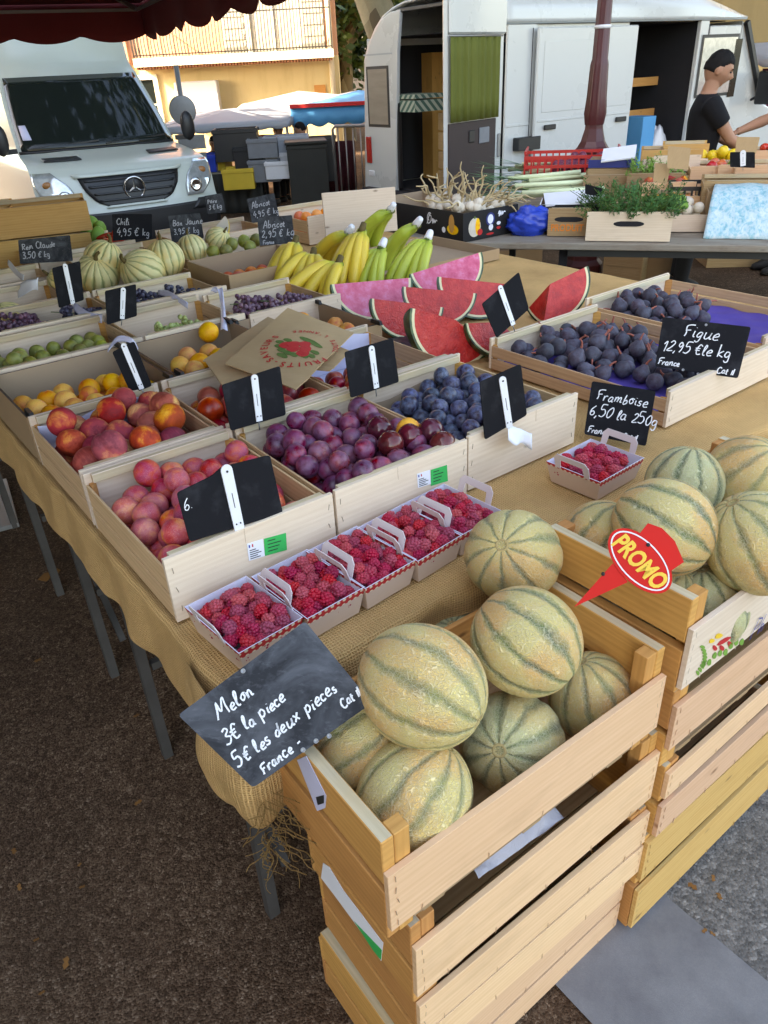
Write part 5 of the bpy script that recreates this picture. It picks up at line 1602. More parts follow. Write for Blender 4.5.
sticker(CR_['plum_red'], [(247, 544), (263, 539), (265, 556), (249, 561)], ['white_paper', 'ink_blue', 'ink_red', 'ink_dark'], 'paper_label', mk)
sticker(CR_['plum_red'], [(264, 539), (286, 533), (287, 550), (265, 556)], ['green_label', 'ink_dark'], 'green_label', mg)
sticker(CR_['plum_purple'], [(417, 474), (430, 470), (431, 484), (418, 488)], ['white_paper', 'ink_blue', 'ink_red', 'ink_dark'], 'paper_label', mk)
sticker(CR_['plum_purple'], [(431, 470), (447, 465), (448, 481), (431, 486)], ['green_label', 'ink_dark'], 'green_label', mg)

# printed fruit mark and blue script on the top right melon crate; torn labels on the near stack
c = st2[3]; n_ = -(c.M @ V((0, 1, 0))); p0 = c.P(0, -.0015, 0); Mi = c.M.transposed()
def pl(x, y): return Mi @ (on_plane(x, y, p0, n_) - c.loc)
m = MB(); rd = random.Random(3)
def blobp(cx, cy, rx, ry, mi, rot=0, k=10):
    pts = []
    for i in range(k):
        a = 2 * PI * i / k; x = rx * math.cos(a) * (1 + .15 * math.sin(3 * a)); y = ry * math.sin(a)
        pts.append(pl(cx + x * math.cos(rot) - y * math.sin(rot), cy + x * math.sin(rot) + y * math.cos(rot)))
    plate(m, pts, V((0, -1, 0)), .0004, mi)
for i in range(9):
    f = i / 8; blobp(698 + 5 * math.sin(f * 3) + 4 * f, 668 - 26 * f + 5, 2.6, 1.6, 0, 1.2 - f)
for i in range(8):
    f = i / 7; blobp(704 + 38 * f, 664 - 24 * f + 2 * math.sin(i * 2), 2.0, 3.6, 0, .35)
for i in range(5):
    f = i / 4; blobp(733 + 10 * f, 640 - 14 * f + 2 * math.sin(i), 2.4, 1.4, 0, -.6)
for (x, y, a, b, mi, r_) in ((724, 641, 8, 2.0, 1, -.55), (722, 648, 2.2, 3, 1, -.5), (730, 644, 2.2, 3, 1, -.5), (715, 648, 2, 3, 1, -.5), (719, 636, 4, 2.4, 2, -.4), (712, 641, 3, 2, 2, -.5), (735, 634, 3, 1.6, 1, -.5)): blobp(x, y, a, b, mi, r_)
m.build('printed_mark', [MAT['veg_green'], MAT['ink_red'], MAT['sign_yellow']], c.root)
m = MB(); o_ = pl(748, 640); u_ = pl(768, 627) - o_
hand(m, 'Ph', o_, u_, V((0, -1, 0)).cross(u_), .045, .0022); m.build('printed_script', MAT['ink_blue'], c.root)

def on_end(c, quad, nm, mats, split=None):
    """a paper stuck on the left end of a melon crate"""
    n = -(c.M @ V((1, 0, 0))); p0 = c.P(-.0012, 0, 0); Mi = c.M.transposed()
    Q = [Mi @ (on_plane(x, y, p0, n) - c.loc) for (x, y) in quad]
    m = MB(); plate(m, Q, V((-1, 0, 0)), .0007, 0)
    if split:
        S = [Mi @ (on_plane(x, y, p0, n) - c.loc) + V((-.0004, 0, 0)) for (x, y) in split]; plate(m, S, V((-1, 0, 0)), .0003, 1)
    m.build(nm, [MAT[k] for k in mats], c.root)
on_end(st1[3], [(297, 760), (306, 756), (326, 796), (325, 808), (317, 811)], 'torn_label', ['violet_paper', 'ink_dark'], [(316, 797), (324, 795), (324, 803), (318, 805)])
on_end(st1[2], [(323, 863), (329, 867), (343, 890), (383, 943), (381, 961), (356, 925), (334, 895), (321, 878)], 'torn_label', ['white_paper', 'green_label'], [(354, 921), (382, 950), (381, 960), (373, 950)])

# a crumpled clear bag lying in the near stack, seen through the gap
m = MB()
m.grid(lambda u, v: V(((u - .5) * .20, (v - .5) * .13, .035 * math.sin(u * 3.1) * math.sin(v * 3.1) + .012 * noise.noise(V((u * 6, v * 6, 3)))+ .01)), 24, 16)
o = m.build('plastic_bag', MAT['clear_film'], None, st1[2].P(.24, .085, .175), (.25, .12, YAW))
tag(o, 'crumpled clear plastic bag lying inside the near melon stack', 'plastic bag')

# kraft bags with a printed ring of words
def bag(quad, z4, label, print_=False, lift=0.0):
    P = [at(x, y, z) + V((0, 0, lift)) for (x, y), z in zip(quad, z4)]
    c = sum(P, V()) / 4
    m = MB()
    def f(u, v):
        p = P[0] * (1 - u) * (1 - v) + P[1] * u * (1 - v) + P[2] * u * v + P[3] * (1 - u) * v
        b = .006 * math.sin(PI * u) * math.sin(PI * v) + .0035 * noise.noise(V((u * 3, v * 3, lift * 100)))
        if .78 < v < .84: b -= .0018
        return p + V((0, 0, b)) - c
    nrm = (P[1] - P[0]).cross(P[3] - P[0])
    m.grid(lambda u, v: f(u, 1 - v) if nrm.z < 0 else f(u, v), 24, 24)
    m.grid(lambda u, v: (f(u, v) if nrm.z < 0 else f(u, 1 - v)) - V((0, 0, .003)), 24, 24)
    for (ua, va, ub, vb) in ((0, 0, 1, 0), (1, 0, 1, 1), (1, 1, 0, 1), (0, 1, 0, 0)):
        m.grid(lambda u, v: f(ua + (ub - ua) * u, va + (vb - va) * u) - V((0, 0, .003 * v)), 24, 1)
    o = tag(m.build('paper_bag', MAT['kraft'], None, c), label, 'paper bag', 'kraft paper bags lying over the trays')
    return o, f, c
bag([(268, 318), (350, 352), (330, 372), (203, 362)], (T + .19, T + .16, T + .15, T + .15), 'lower kraft paper bag, its edge showing under the printed one', lift=.004)
bag([(204, 360), (250, 342), (290, 366), (224, 388)], (T + .15, T + .145, T + .15, T + .155), 'plain left end of the kraft paper bags over the nectarine tray', lift=.002)
bo, bf, bc = bag([(288, 311), (354, 336), (296, 393), (226, 367)], (T + .235, T + .185, T + .16, T + .165), 'upper kraft paper bag with a red printed fruit basket', lift=.010)
def wpt(px, py):
    """uv on the bag nearest a picture point, by inverse search"""
    best = None
    for i in range(41):
        for j in range(41):
            p = bf(i / 40, j / 40) + bc - CO
            d = p.dot(CF); x = 384 + FOC * p.dot(CR) / d; y = 512 - FOC * p.dot(CU) / d
            e = (x - px) ** 2 + (y - py) ** 2
            if best is None or e < best[0]: best = (e, i / 40, j / 40)
    return best[1:]
cu, cv = wpt(300, 346)
O_ = bf(cu, cv); N_ = ((bf(cu + .1, cv) - O_).cross(bf(cu, cv + .1) - O_)).normalized()
if N_.z < 0: N_ = -N_
UPB = bf(*wpt(270, 364)) - O_; UPB = (UPB - N_ * UPB.dot(N_)).normalized(); UX = UPB.cross(N_)
DU, DV = (bf(cu + .1, cv) - O_) * 10, (bf(cu, cv + .1) - O_) * 10
def onb(q, h):
    a, b, c = DU.dot(DU), DU.dot(DV), DV.dot(DV); e, f = q.dot(DU), q.dot(DV); D = a * c - b * b
    return bf(cu + (e * c - b * f) / D, cv + (a * f - b * e) / D) + N_ * h
def ring(m, text, rad, a_mid, size, sign, mi):
    """letters along a circle; sign 1 reads along the top, -1 along the bottom"""
    gap = size * .80 / rad
    tot = gap * (len(text) - 1)
    for i, ch in enumerate(text):
        if ch == ' ': continue
        v, f = type_mesh(ch, size, .02, .0)
        if not v: continue
        wch = max(p[0] for p in v)
        a = a_mid + sign * (tot / 2 - i * gap)
        er = UX * math.cos(a) + UPB * math.sin(a)
        up = er * sign; rt = up.cross(N_)
        b = er * rad
        m.add([onb(b + rt * (p[0] - wch / 2) + up * (p[1] - size * .35), .0014) for p in v], f, mi)
m = MB()
ring(m, 'FRUITS-SAVEURS', .098, PI / 2, .029, 1, 0)
ring(m, "TOUTE L'ANNEE", .098, -PI / 2, .020, -1, 0)
def bl2(x, y, rx, ry, mi, k=12, h=.0028):
    plate(m, [onb((UX * (x + rx * math.cos(2 * PI * i / k)) + UPB * (y + ry * math.sin(2 * PI * i / k) * (1 + .12 * math.sin(6 * PI * i / k)))) * 1.75, h - .0014) for i in range(k)], N_, .0003, mi)
for x, y in ((-.012, 0), (.012, .002), (0, -.010), (-.020, .012), (.020, .012), (.002, .012)): bl2(x, y, .0105, .010, 0, h=.0031)
for x, y in ((-.03, -.004), (.03, -.002), (-.027, .016), (.026, .02), (0, .026), (-.012, .024), (.013, .026), (-.034, .008), (.035, .01)): bl2(x, y, .009, .005, 1)
bl2(0, -.024, .026, .006, 1)
bl2(0, .036, .012, .005, 1)
m.build('printed_mark', [MAT['ink_red'], MAT['stem_green']], bo)

# black tarp scraps under the watermelon
m = MB()
m.grid(lambda u, v: at(352 + 100 * u, 345 + 16 * v - 18 * u, T + .012) + V((0, 0, .018 * abs(noise.noise(V((u * 9, v * 5, 1)))) )) - at(400, 345, T), 40, 12)
o = m.build('dark_plastic_sheet', MAT['black_plastic'], None, at(400, 345, T)); tag(o, 'crumpled dark plastic sheet under the red watermelon', 'plastic sheet')

# promotion sign
pp = at(575, 606, .945) + V((0, 0, 0)); np_ = (CO - pp).normalized()
pd = (pp - CO).dot(CF)
def pq(x, y): return on_plane(x, y, pp, np_) - pp
r = empty('promo_sign', pp, 0, 'red plastic promotion sign with a pointed spike stuck between the crates', 'sign')
m = MB(); plate(m, [pq(574, 607), (pq(613, 563)), pq(628, 582)], np_, .003, 0); m.build('spike', MAT['sign_red'], r)
m = MB(); plate(m, [pq(636, 538), pq(648, 523), pq(662, 528), pq(675, 541), pq(684, 562), pq(668, 573), pq(650, 560)], np_ , .003, 0); 
for v_ in range(len(m.v)): m.v[v_] = tuple(V(m.v[v_]) - np_ * .001)
m.build('flag', MAT['sign_red'], r)
ang = R(46); cx, cy = 640, 561
def ell(a, b, k=40): return [pq(cx + a * math.cos(t) * math.cos(ang) - b * math.sin(t) * math.sin(ang), cy + a * math.cos(t) * math.sin(ang) + b * math.sin(t) * math.cos(ang)) for t in [2 * PI * i / k for i in range(k)]]
m = MB(); plate(m, [p + np_ * .002 for p in ell(40, 22.5)], np_, .004, 0); m.build('oval', MAT['sign_red'], r)
m = MB(); A_, B_ = ell(37.2, 19.6), ell(35.6, 18.2)
for i in range(40):
    j = (i + 1) % 40; m.add([q + np_ * .0026 for q in (A_[i], A_[j], B_[j], B_[i])], [(0, 3, 2, 1)], 0)
m.build('white_outline', MAT['white_plastic'], r)
v, f = type_mesh('PROMO', 1, .035, .0, .0)
wx = max(p[0] for p in v); ux = (pq(cx + 10 * math.cos(ang), cy + 10 * math.sin(ang)) - pq(cx, cy)).normalized(); uy = np_.cross(ux)
W_ = 62 * pd / FOC; sx_ = W_ / wx; sy_ = 17.5 * pd / FOC / .72
o0 = pq(cx, cy) - ux * W_ / 2 - uy * sy_ * .36 + np_ * .0030
m = MB(); m.add([o0 + ux * (p[0] + .12 * p[1]) * sx_ + uy * p[1] * sy_ for p in v], f, 0); m.build('lettering', MAT['sign_yellow'], r)
for (x, y) in ((603, 574), (648, 545)):
    m = MB(); m.lathe([(.003, 0), (.003, .001)], 10, np_.to_track_quat('Z', 'Y').to_matrix(), c=pq(x, y) + np_ * .0022); m.build('eyelet', MAT['ink_dark'], r)

# dry leaf and a plank on the tarmac at the left
m = MB(); m.prism([(0, 0), (.03, .02), (.05, .012), (.07, .03), (.09, 0), (.07, -.02), (.05, -.014), (.03, -.03)], .003); o = m.build('dry_leaf', MAT['leaf_dry'], None, at(38, 580, .012), (.15, -.2, .4)); tag(o, 'brown dry leaf lying on the dark tarmac', 'leaf')
lf = bpy.data.objects['dry_leaf'].data; rd = random.Random(8)
for k in range(16):
    px, py = ((rd.uniform(5, 150), rd.uniform(600, 1010)) if k < 11 else (rd.uniform(690, 765), rd.uniform(880, 1000)))
    o = link_mesh('leaf_scrap', lf, None, at(px, py, .010), (rd.uniform(-.3, .3), rd.uniform(-.3, .3), rd.uniform(0, 6)), (rd.uniform(.12, .3),) * 3)
    tag(o, 'tiny scrap of dry leaf on the tarmac ' + ('left of the table' if k < 11 else 'right of the crates'), 'leaf', 'scraps of leaf on the tarmac ' + ('left of the table' if k < 11 else 'right of the crates'))
m = MB(); m.box((0, 0, .012), (.09, .5, .02)); o = m.build('metal_foot', MAT['steel'], None, at(3, 506, .0), (0, 0, R(28))); tag(o, 'flat grey metal foot plate on the ground at the left edge', 'foot plate')
# ------------------------------------------------------------------ parasol over the stall (square market parasol, its mast left of the stall)
mast = V((-2.12, 2.45, 0)); par = empty('market_parasol', mast, 0, 'dark red market parasol with a scalloped valance over the stall', 'parasol')
cv = V((.93, 2.50, 0)); cs = []
for k in range(4): cs.append(Matrix.Rotation(-k * PI / 2, 3, 'Z') @ cv)
ZE, ZA = 2.04, 2.72
m = MB()
for k in range(4):
    a, b = cs[k], cs[(k + 1) % 4]
    m.grid(lambda u, v: V((0, 0, ZA)) * (1 - v) + ((a * (1 - u) + b * u) + V((0, 0, ZE))) * v + V((0, 0, -.05 * math.sin(PI * v) * math.sin(PI * u))), 10, 8)
o = m.build('canopy', MAT['awning_red'], par)
sd = o.modifiers.new('cloth', 'SOLIDIFY'); sd.thickness = .004
for k in range(4):
    a, b = cs[k] * 1.004, cs[(k + 1) % 4] * 1.004; L = (b - a).length; nsc = 11
    m = MB(); ou = (a + b).normalized()
    m.grid(lambda u, v: a * (1 - u) + b * u + V((0, 0, ZE + .004 - v * (.150 + .034 * abs(math.sin(PI * nsc * u)) ** .8))) + ou * (.018 * math.sin(u * 41) * v), 150, 5)
    o = m.build('valance', MAT['awning_red'], par); sd = o.modifiers.new('cloth', 'SOLIDIFY'); sd.thickness = .003
for k in range(4):
    m = MB(); m.bar(V((0, 0, ZA - .05)), cs[k] * .985 + V((0, 0, ZE - .03)), .018); m.build('rib', MAT['steel'], par)
    mid = (cs[k] + cs[(k + 1) % 4]) / 2
    m = MB(); m.bar(V((0, 0, ZA - .05)), mid * .985 + V((0, 0, ZE - .05)), .016); m.build('rib', MAT['steel'], par)
    m = MB(); m.bar(cs[k] * .985 + V((0, 0, ZE - .035)), cs[(k + 1) % 4] * .985 + V((0, 0, ZE - .035)), .014); m.build('edge_tube', MAT['steel'], par)
    m = MB(); m.bar(V((0, 0, 1.9)), cs[k] * .5 + V((0, 0, (ZA + ZE) / 2 - .06)), .016); m.build('stay', MAT['steel'], par)
m = MB(); m.tube([(0, 0, .02), (0, 0, ZA + .06)], .024, 12); m.build('mast', MAT['steel'], par)
m = MB(); m.box((0, 0, .02), (.5, .5, .04)); m.build('base_plate', MAT['steel_grey'], par)

# ------------------------------------------------------------------ the van facing us at the back left
va = empty('delivery_van', V((atd(135, 188, 7.05).x, atd(135, 188, 7.05).y, 0)), R(31), 'white delivery van facing the stalls, black grille with a round star emblem', 'van'); va.scale = (.89, .89, .89)
ST = [(.22, .14, .90), (.34, .03, .955), (.52, .0, .97), (.70, .0, .975), (.76, .025, .97), (.92, .05, .965), (1.06, .11, .955), (1.12, .20, .945), (1.17, .42, .925), (1.22, .82, .90), (1.245, .98, .885),
      (1.50, 1.24, .865), (1.75, 1.49, .83), (1.98, 1.72, .79), (2.04, 1.82, .78), (2.12, 1.92, .78), (2.50, 2.05, .78), (2.85, 2.2, .74), (2.92, 2.5, .70)]
def vst(v):
    k = v * (len(ST) - 1); i = min(int(k), len(ST) - 2); f = k - i
    return [a * (1 - f) + b * f for a, b in zip(ST[i], ST[i + 1])]
def vsurf(u, v, off=0.0):
    z, y, hw = vst(v)
    nose = .20 if z < 1.25 else .16
    y = y + nose * abs(u) ** 2.6
    p = V((hw * u, y, z))
    if off:
        e = 1e-3
        a = vsurf(min(u + e, 1), v) - vsurf(max(u - e, -1), v); b = vsurf(u, min(v + e, 1)) - vsurf(u, max(v - e, 0))
        n = a.cross(b).normalized()
        if n.y > 0: n = -n
        p = p + n * off
    return p
def zv(z):
    """row parameter of a height on the van's front"""
    for i in range(len(ST) - 1):
        if ST[i][0] <= z <= ST[i + 1][0]: return (i + (z - ST[i][0]) / (ST[i + 1][0] - ST[i][0])) / (len(ST) - 1)
    return 1.0
def vpatch(name, mat, poly, off, nu=14, nv=8, th=.012, parent=va):
    """poly: left and right edge functions of height: list of (z, u0, u1)"""
    m = MB()
    def f(u, v):
        k = v * (len(poly) - 1); i = min(int(k), len(poly) - 2); q = k - i
        z, a, b = [x * (1 - q) + y * q for x, y in zip(poly[i], poly[i + 1])]
        return vsurf(a + (b - a) * u, zv(z), off)
    m.grid(f, nu, nv)
    o = m.build(name, MAT[mat], parent)
    s_ = o.modifiers.new('thickness', 'SOLIDIFY'); s_.thickness = th; s_.offset = 0
    return o
m = MB(); m.grid(lambda u, v: vsurf(2 * u - 1, v), 36, 54)
def side(sg, u, v):
    p = vsurf(sg, v); return V((p.x * (1 - .0 * u), p.y + (5.6 - p.y) * u, p.z))
m.grid(lambda u, v: side(1, u, v), 8, 54); m.grid(lambda u, v: side(-1, 1 - u, v), 8, 54)
m.grid(lambda u, v: V((vsurf(2 * u - 1, 1).x, vsurf(2 * u - 1, 1).y * (1 - v) + 5.6 * v, 2.92)), 8, 4)
m.build('body', MAT['van_cream'], va)
vpatch('windscreen', 'car_glass', [(1.262, -.955, .955), (1.6, -.95, .95), (1.965, -.93, .93)], .012, 26, 10)
vpatch('windscreen_seal', 'black_plastic', [(1.244, -.985, .985), (1.262, -.985, .985)], .010, 26, 2)
vpatch('bumper', 'black_plastic', [(.23, -.98, .98), (.40, -.995, .995), (.64, -.995, .995), (.70, -.98, .98)], .016, 30, 8)
vpatch('bumper', 'black_plastic', [(.62, -.995, -.62), (.72, -.99, -.72)], .020, 8, 3); vpatch('bumper', 'black_plastic', [(.62, .62, .995), (.72, .72, .99)], .020, 8, 3)
gr_ = vpatch('grille', 'black_plastic', [(.755, -.30, .30), (.80, -.42, .42), (.92, -.52, .52), (1.035, -.56, .56)], .012, 20, 8)
for z in (.80, .865, .93, .99):
    hw_ = .36 + (z - .76) * .62
    vpatch('grille_bar', 'black_plastic', [(z, -hw_, hw_), (z + .022, -hw_ - .01, hw_ + .01)], .022, 20, 2, .014, gr_)
def band(z0, z1, a0, b0, a1, b1): return vpatch('grille_surround', 'van_cream', [(z0, a0, b0), (z1, a1, b1)], .018, 12, 3, .02)
band(.735, .755, -.34, .34, -.30, .30); band(1.035, 1.062, -.58, .58, -.62, .62)
# round emblem: ring and three spokes
em = empty('emblem', vsurf(0, zv(.905), .035)); em.parent = va; em.rotation_euler = (R(8), 0, 0)
m = MB(); m.tube([(.108 * math.cos(2 * PI * k / 28), 0, .108 * math.sin(2 * PI * k / 28)) for k in range(29)], .010, 8, 0, False)
for k in range(3):
    a = PI / 2 + k * 2 * PI / 3; d = V((math.cos(a), 0, math.sin(a))); s = V((-d.z, 0, d.x))
    m.add([d * .103, s * .019 - d * .010, V((0, -.016, 0)), -s * .019 - d * .010, V((0, .006, 0))], [(0, 1, 2), (0, 2, 3), (0, 4, 1), (0, 3, 4), (1, 4, 2), (3, 2, 4)])
m.build('star', MAT['chrome'], em)
m = MB(); m.lathe([(.103, 0), (.10, .006), (.001, .008)], 28, rotm(PI / 2), c=(0, .012, 0)); m.build('disc', MAT['black_plastic'], em)
for sg in (-1, 1):
    e = [(.76, .60 * sg, .80 * sg), (.86, .60 * sg, .93 * sg), (.98, .66 * sg, .985 * sg), (1.09, .80 * sg, .99 * sg)]
    hl = vpatch('headlight', 'lamp_glass', e, .014, 12, 8, .02)
    m = MB(); p = vsurf(.72 * sg, zv(.86), .025); m.lathe([(.075, 0), (.07, .02), (.05, .03), (.03, .012), (.001, .01)], 20, rotm(PI / 2), c=p); m.build('lens', MAT['chrome'], hl)
    m = MB(); m.sphere(vsurf(.86 * sg, zv(.99), .02), (.05, .02, .035), 12, 8); m.build('indicator', MAT['amber'], hl)
    vpatch('hood_vent', 'black_plastic', [(1.178, .40 * sg, .80 * sg), (1.198, .42 * sg, .80 * sg)], .012, 10, 3, .01)
    m = MB(); m.sphere((0, 0, 0), (.085, .06, .16), 14, 10, lambda th, ph: 1 / max(abs(math.sin(th)) ** 1.2 + abs(math.cos(th)) ** 4, .75) ** .4)
    mi_ = m.build('mirror', MAT['black_plastic'], va, V((sg * 1.05, 1.05, 1.40)))
    m = MB(); m.bar((0, .02, -.12), (-sg * .15, .08, -.12), .05); m.build('mirror_arm', MAT['black_plastic'], mi_)
    for y in (.95, 4.6):
        m = MB(); m.lathe([(.20, -.11), (.33, -.11), (.345, -.08), (.345, .08), (.33, .11), (.20, .11)], 28, rotm(0, PI / 2), c=(sg * .82, y, .346)); wh = m.build('wheel', MAT['rubber'], va)
        m = MB(); m.lathe([(.05, 0), (.20, .02), (.20, .05), (.05, .03)], 20, rotm(0, PI / 2), c=(sg * .82 + sg * .10 - (.05 if sg < 0 else 0), y, .346)); m.build('rim', MAT['steel'], wh)
for sg in (-1, 1):
    m = MB(); m.bar(vsurf(.45 * sg - .4, zv(1.27), .03), vsurf(.45 * sg + .42, zv(1.30), .035), .014); m.build('wiper', MAT['black_plastic'], va)
for x in (-.42, .38):
    m = MB(); m.sphere((x, 1.62, 1.52), (.13, .07, .17), 14, 10); m.box((x, 1.66, 1.28), (.42, .10, .40)); m.build('seat', MAT['van_dark'], va)
for x in (.88,):
    m = MB(); m.add([vsurf(.999, zv(1.32), 0) + V((.012, .12, 0)), vsurf(.999, zv(1.34), 0) + V((.012, .9, 0)), vsurf(.999, zv(1.86), 0) + V((.02, .55, 0)), vsurf(.999, zv(1.8), 0) + V((.02, .2, 0))], [(0, 1, 2, 3)]); m.build('side_window', MAT['car_glass'], va)
vpatch('stickers', 'violet_paper', [(1.36, -.90, -.80), (1.50, -.90, -.82)], .020, 2, 2, .004)

# ------------------------------------------------------------------ the old high-roofed van at the right, rear corner towards us, doors open
C0 = atd(503, 110, 6.95); C0.z = 0
VA = R(33); vx = V((math.cos(VA), math.sin(VA), 0)); vy = V((-math.sin(VA), math.cos(VA), 0))
vb = empty('camper_van', C0, VA, 'white high-roofed old van with open rear door, green curtain and open side door', 'van')
def sidex(px, py, off=0.0):
    q = on_plane(px, py, C0 - vy * off, vy) - C0; return q.dot(vx), q.z
def B(name, mat, x0, x1, y0, y1, z0, z1, parent=None, bevel=.006):
    m = MB(); m.box(((x0 + x1) / 2, (y0 + y1) / 2, (z0 + z1) / 2), (x1 - x0, y1 - y0, z1 - z0)); return m.build(name, MAT[mat], parent or vb, bevel=bevel)
LX = sidex(737, 60)[0]; xs0 = sidex(536, 100, .08)[0]; xs1 = sidex(632, 100, .08)[0]; xo1 = sidex(692, 90)[0]; xf = sidex(700, 90)[0]
VW, ZS, ZB = 2.0, 1.96, .42
B('side_panel', 'van_white', .03, xs0 + .05, .0, .03, ZB, ZS)                       # rear quarter
B('side_panel', 'van_white', xs0 + .05, xs1 - .02, .03, .05, ZB, ZS)
B('side_panel', 'van_white', xo1, xf, .0, .05, ZB, ZS)
# sliding door pushed back in front of the rear quarter
sdn = B('sliding_door', 'van_white', xs0, xs1, -.075, -.035, ZB + .05, ZS - .03, None, .012)
for (xx, w2) in ((xs0 - .008, .012), (xs1 - .002, .010), (xf + .002, .007)):
    B('door_gap', 'black_plastic', xx, xx + w2 * .6, -.010, -.0005, ZB + .04, ZS - .03)
B('body_crease', 'van_white', .04, xs0, -.006, -.0005, 1.14, 1.165); B('sill_trim', 'black_plastic', .0, LX + .1, -.02, -.0008, ZB, ZB + .10)
hx, hz = sidex(549, 127, .08)
B('handle', 'black_plastic', hx - .075, hx + .075, -.105, -.078, hz - .022, hz + .022, sdn); 
hx2, hz2 = sidex(620, 119, .08); B('handle', 'black_plastic', hx2 - .075, hx2 + .075, -.105, -.078, hz2 - .022, hz2 + .022, sdn)
B('swage_line', 'van_white', xs0 + .03, xs1 - .03, -.081, -.075, 1.16, 1.18, sdn); B('inset_panel', 'van_white', xs0 + .08, xs1 - .08, -.079, -.075, 1.24, ZS - .14, sdn, .004)
bx, bz = sidex(529, 143, .06); B('hinge_bracket', 'black_plastic', bx - .16, bx + .13, -.09, -.002, bz - .06, bz + .055)
# front door
fd = B('front_door', 'van_white', xf + .012, LX - .02, -.008, .04, ZB + .04, ZS - .05, None, .012)
wa, wzt = sidex(703, 38); wb_, wzb = sidex(728, 92)
B('window_frame', 'black_plastic', wa - .02, wb_ + .03, -.013, -.008, wzb - .03, wzt + .03, fd, .003); B('window', 'lamp_glass', wa + .01, wb_, -.017, -.0132, wzb, wzt, fd, .002)
qa, _ = sidex(732, 60); B('quarter_window', 'car_glass', qa - .01, qa + .12, -.017, -.0132, wzb - .05, wzt - .02, fd, .002)
fx_, fz_ = sidex(701, 112); B('handle', 'black_plastic', fx_ - .075, fx_ + .075, -.036, -.008, fz_ - .022, fz_ + .022, fd)
# cab nose: sloping windscreen side, bonnet, bumper
m = MB(); prof = [(0, ZB), (1.10, ZB), (1.16, .62), (1.10, .98), (.62, 1.14), (.05, ZS)]
Mx = frame((1, 0, 0), (0, 0, 1)); m.prism(prof, VW - .06, Mx, (LX, VW - .03, 0)); m.build('cab_nose', MAT['van_white'], vb, bevel=.02, seg=2)
m = MB(); a, b = V((LX + .06, -.004, ZS - .02)), V((LX + .60, -.004, 1.16)); m.bar(a, b, .05, .05); m.build('windscreen_pillar', MAT['black_plastic'], vb)
m = MB(); m.add([V((LX + .10, .06, ZS - .06)), V((LX + .63, .06, 1.19)), V((LX + .63, VW - .1, 1.19)), V((LX + .10, VW - .1, ZS - .06))], [(0, 1, 2, 3)]); o = m.build('windscreen', MAT['car_glass'], vb); o.location = (.015, 0, .02)
m = MB(); m.box((LX + .42, -.16, 1.28), (.10, .20, .34)); m.bar((LX + .42, -.08, 1.2), (LX + .42, .02, 1.15), .03); m.build('mirror', MAT['black_plastic'], vb, bevel=.02)
B('bumper', 'black_plastic', LX + 1.08, LX + 1.24, .02, VW - .02, .42, .62)
# roof: a rounded shell above the seam, closed at both ends
RF = [(.0, 0.0), (.008, .12), (.04, .20), (.12, .245), (.40, .27), (.9, .28), (1.5, .26), (1.72, .22), (1.90, .16), (2.05, .06), (2.17, -.06), (2.25, -.16), (2.288, -.24)]
def roofpt(u, v):
    x = -.01 + (LX + .06) * v
    k = u * (len(RF) - 1); i = min(int(k), len(RF) - 2); f = k - i
    y, h = [a * (1 - f) + b * f for a, b in zip(RF[i], RF[i + 1])]
    t = max(0, (v - .70) / .30); e = 1 - .98 * t ** 1.5
    return V((x, y, ZS + .012 + (h * e if h > 0 else h)))
m = MB(); m.grid(roofpt, 48, 40); o = m.build('roof', MAT['van_white'], vb); sd = o.modifiers.new('shell', 'SOLIDIFY'); sd.thickness = .02
B('roof_gutter', 'van_grey', .0, LX + .05, -.012, .004, ZS, ZS + .022)
# rear face: left door closed, opening, frame
ry = lambda px, py: (on_plane(px, py, C0, vx) - C0).dot(vy)
yl0, yl1 = ry(398, 110), ry(368, 110)
VW = 2.28
def rpl(px, py): q = on_plane(px, py, C0, vx) - C0; return (q.dot(vy), q.z)
m = MB(); m.prism([rpl(*p) for p in ((399, 196), (400, 52), (403, 9), (393, 12), (383, 20), (374, 38), (367, 60), (368, 196))], .045, frame((0, 1, 0), (0, 0, 1)), (-.04, 0, 0)); rd_ = m.build('rear_door', MAT['van_white'], vb, bevel=.012, seg=2)
B('door_seam', 'van_grey', -.044, -.038, yl0 + .02, yl1 - .03, 1.80, 1.815, rd_, 0)
B('window_seal', 'black_plastic', -.042, -.035, yl0 + (yl1 - yl0) * .16, yl0 + (yl1 - yl0) * .90, 1.10, 1.70, rd_, .003); B('curtained_window', 'curtain_beige', -.047, -.0422, yl0 + (yl1 - yl0) * .22, yl0 + (yl1 - yl0) * .84, 1.13, 1.67, rd_, .003)
B('door_edge', 'black_plastic', -.03, .02, yl0 - .035, yl0 - .002, ZB + .06, ZS - .02, rd_)
B('tail_light', 'red_light', -.06, -.034, yl1 - .10, yl1 - .01, .72, 1.0, rd_); B('plate_lamp', 'white_plastic', -.055, -.034, yl1 - .14, yl1 - .03, .58, .64, rd_)
B('rear_bumper', 'van_dark', -.14, -.02, .05, yl1, .36, .46)
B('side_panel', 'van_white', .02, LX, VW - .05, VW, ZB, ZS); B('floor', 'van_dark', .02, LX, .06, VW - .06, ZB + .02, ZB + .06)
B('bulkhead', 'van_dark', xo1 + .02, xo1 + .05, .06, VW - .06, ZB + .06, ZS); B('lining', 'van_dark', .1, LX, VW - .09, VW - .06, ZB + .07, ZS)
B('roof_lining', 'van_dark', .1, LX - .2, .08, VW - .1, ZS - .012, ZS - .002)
# rear roof edge that hangs over the opening
B('door_seal', 'black_plastic', -.03, .01, .12, 1.6, ZS + .20, ZS + .235)
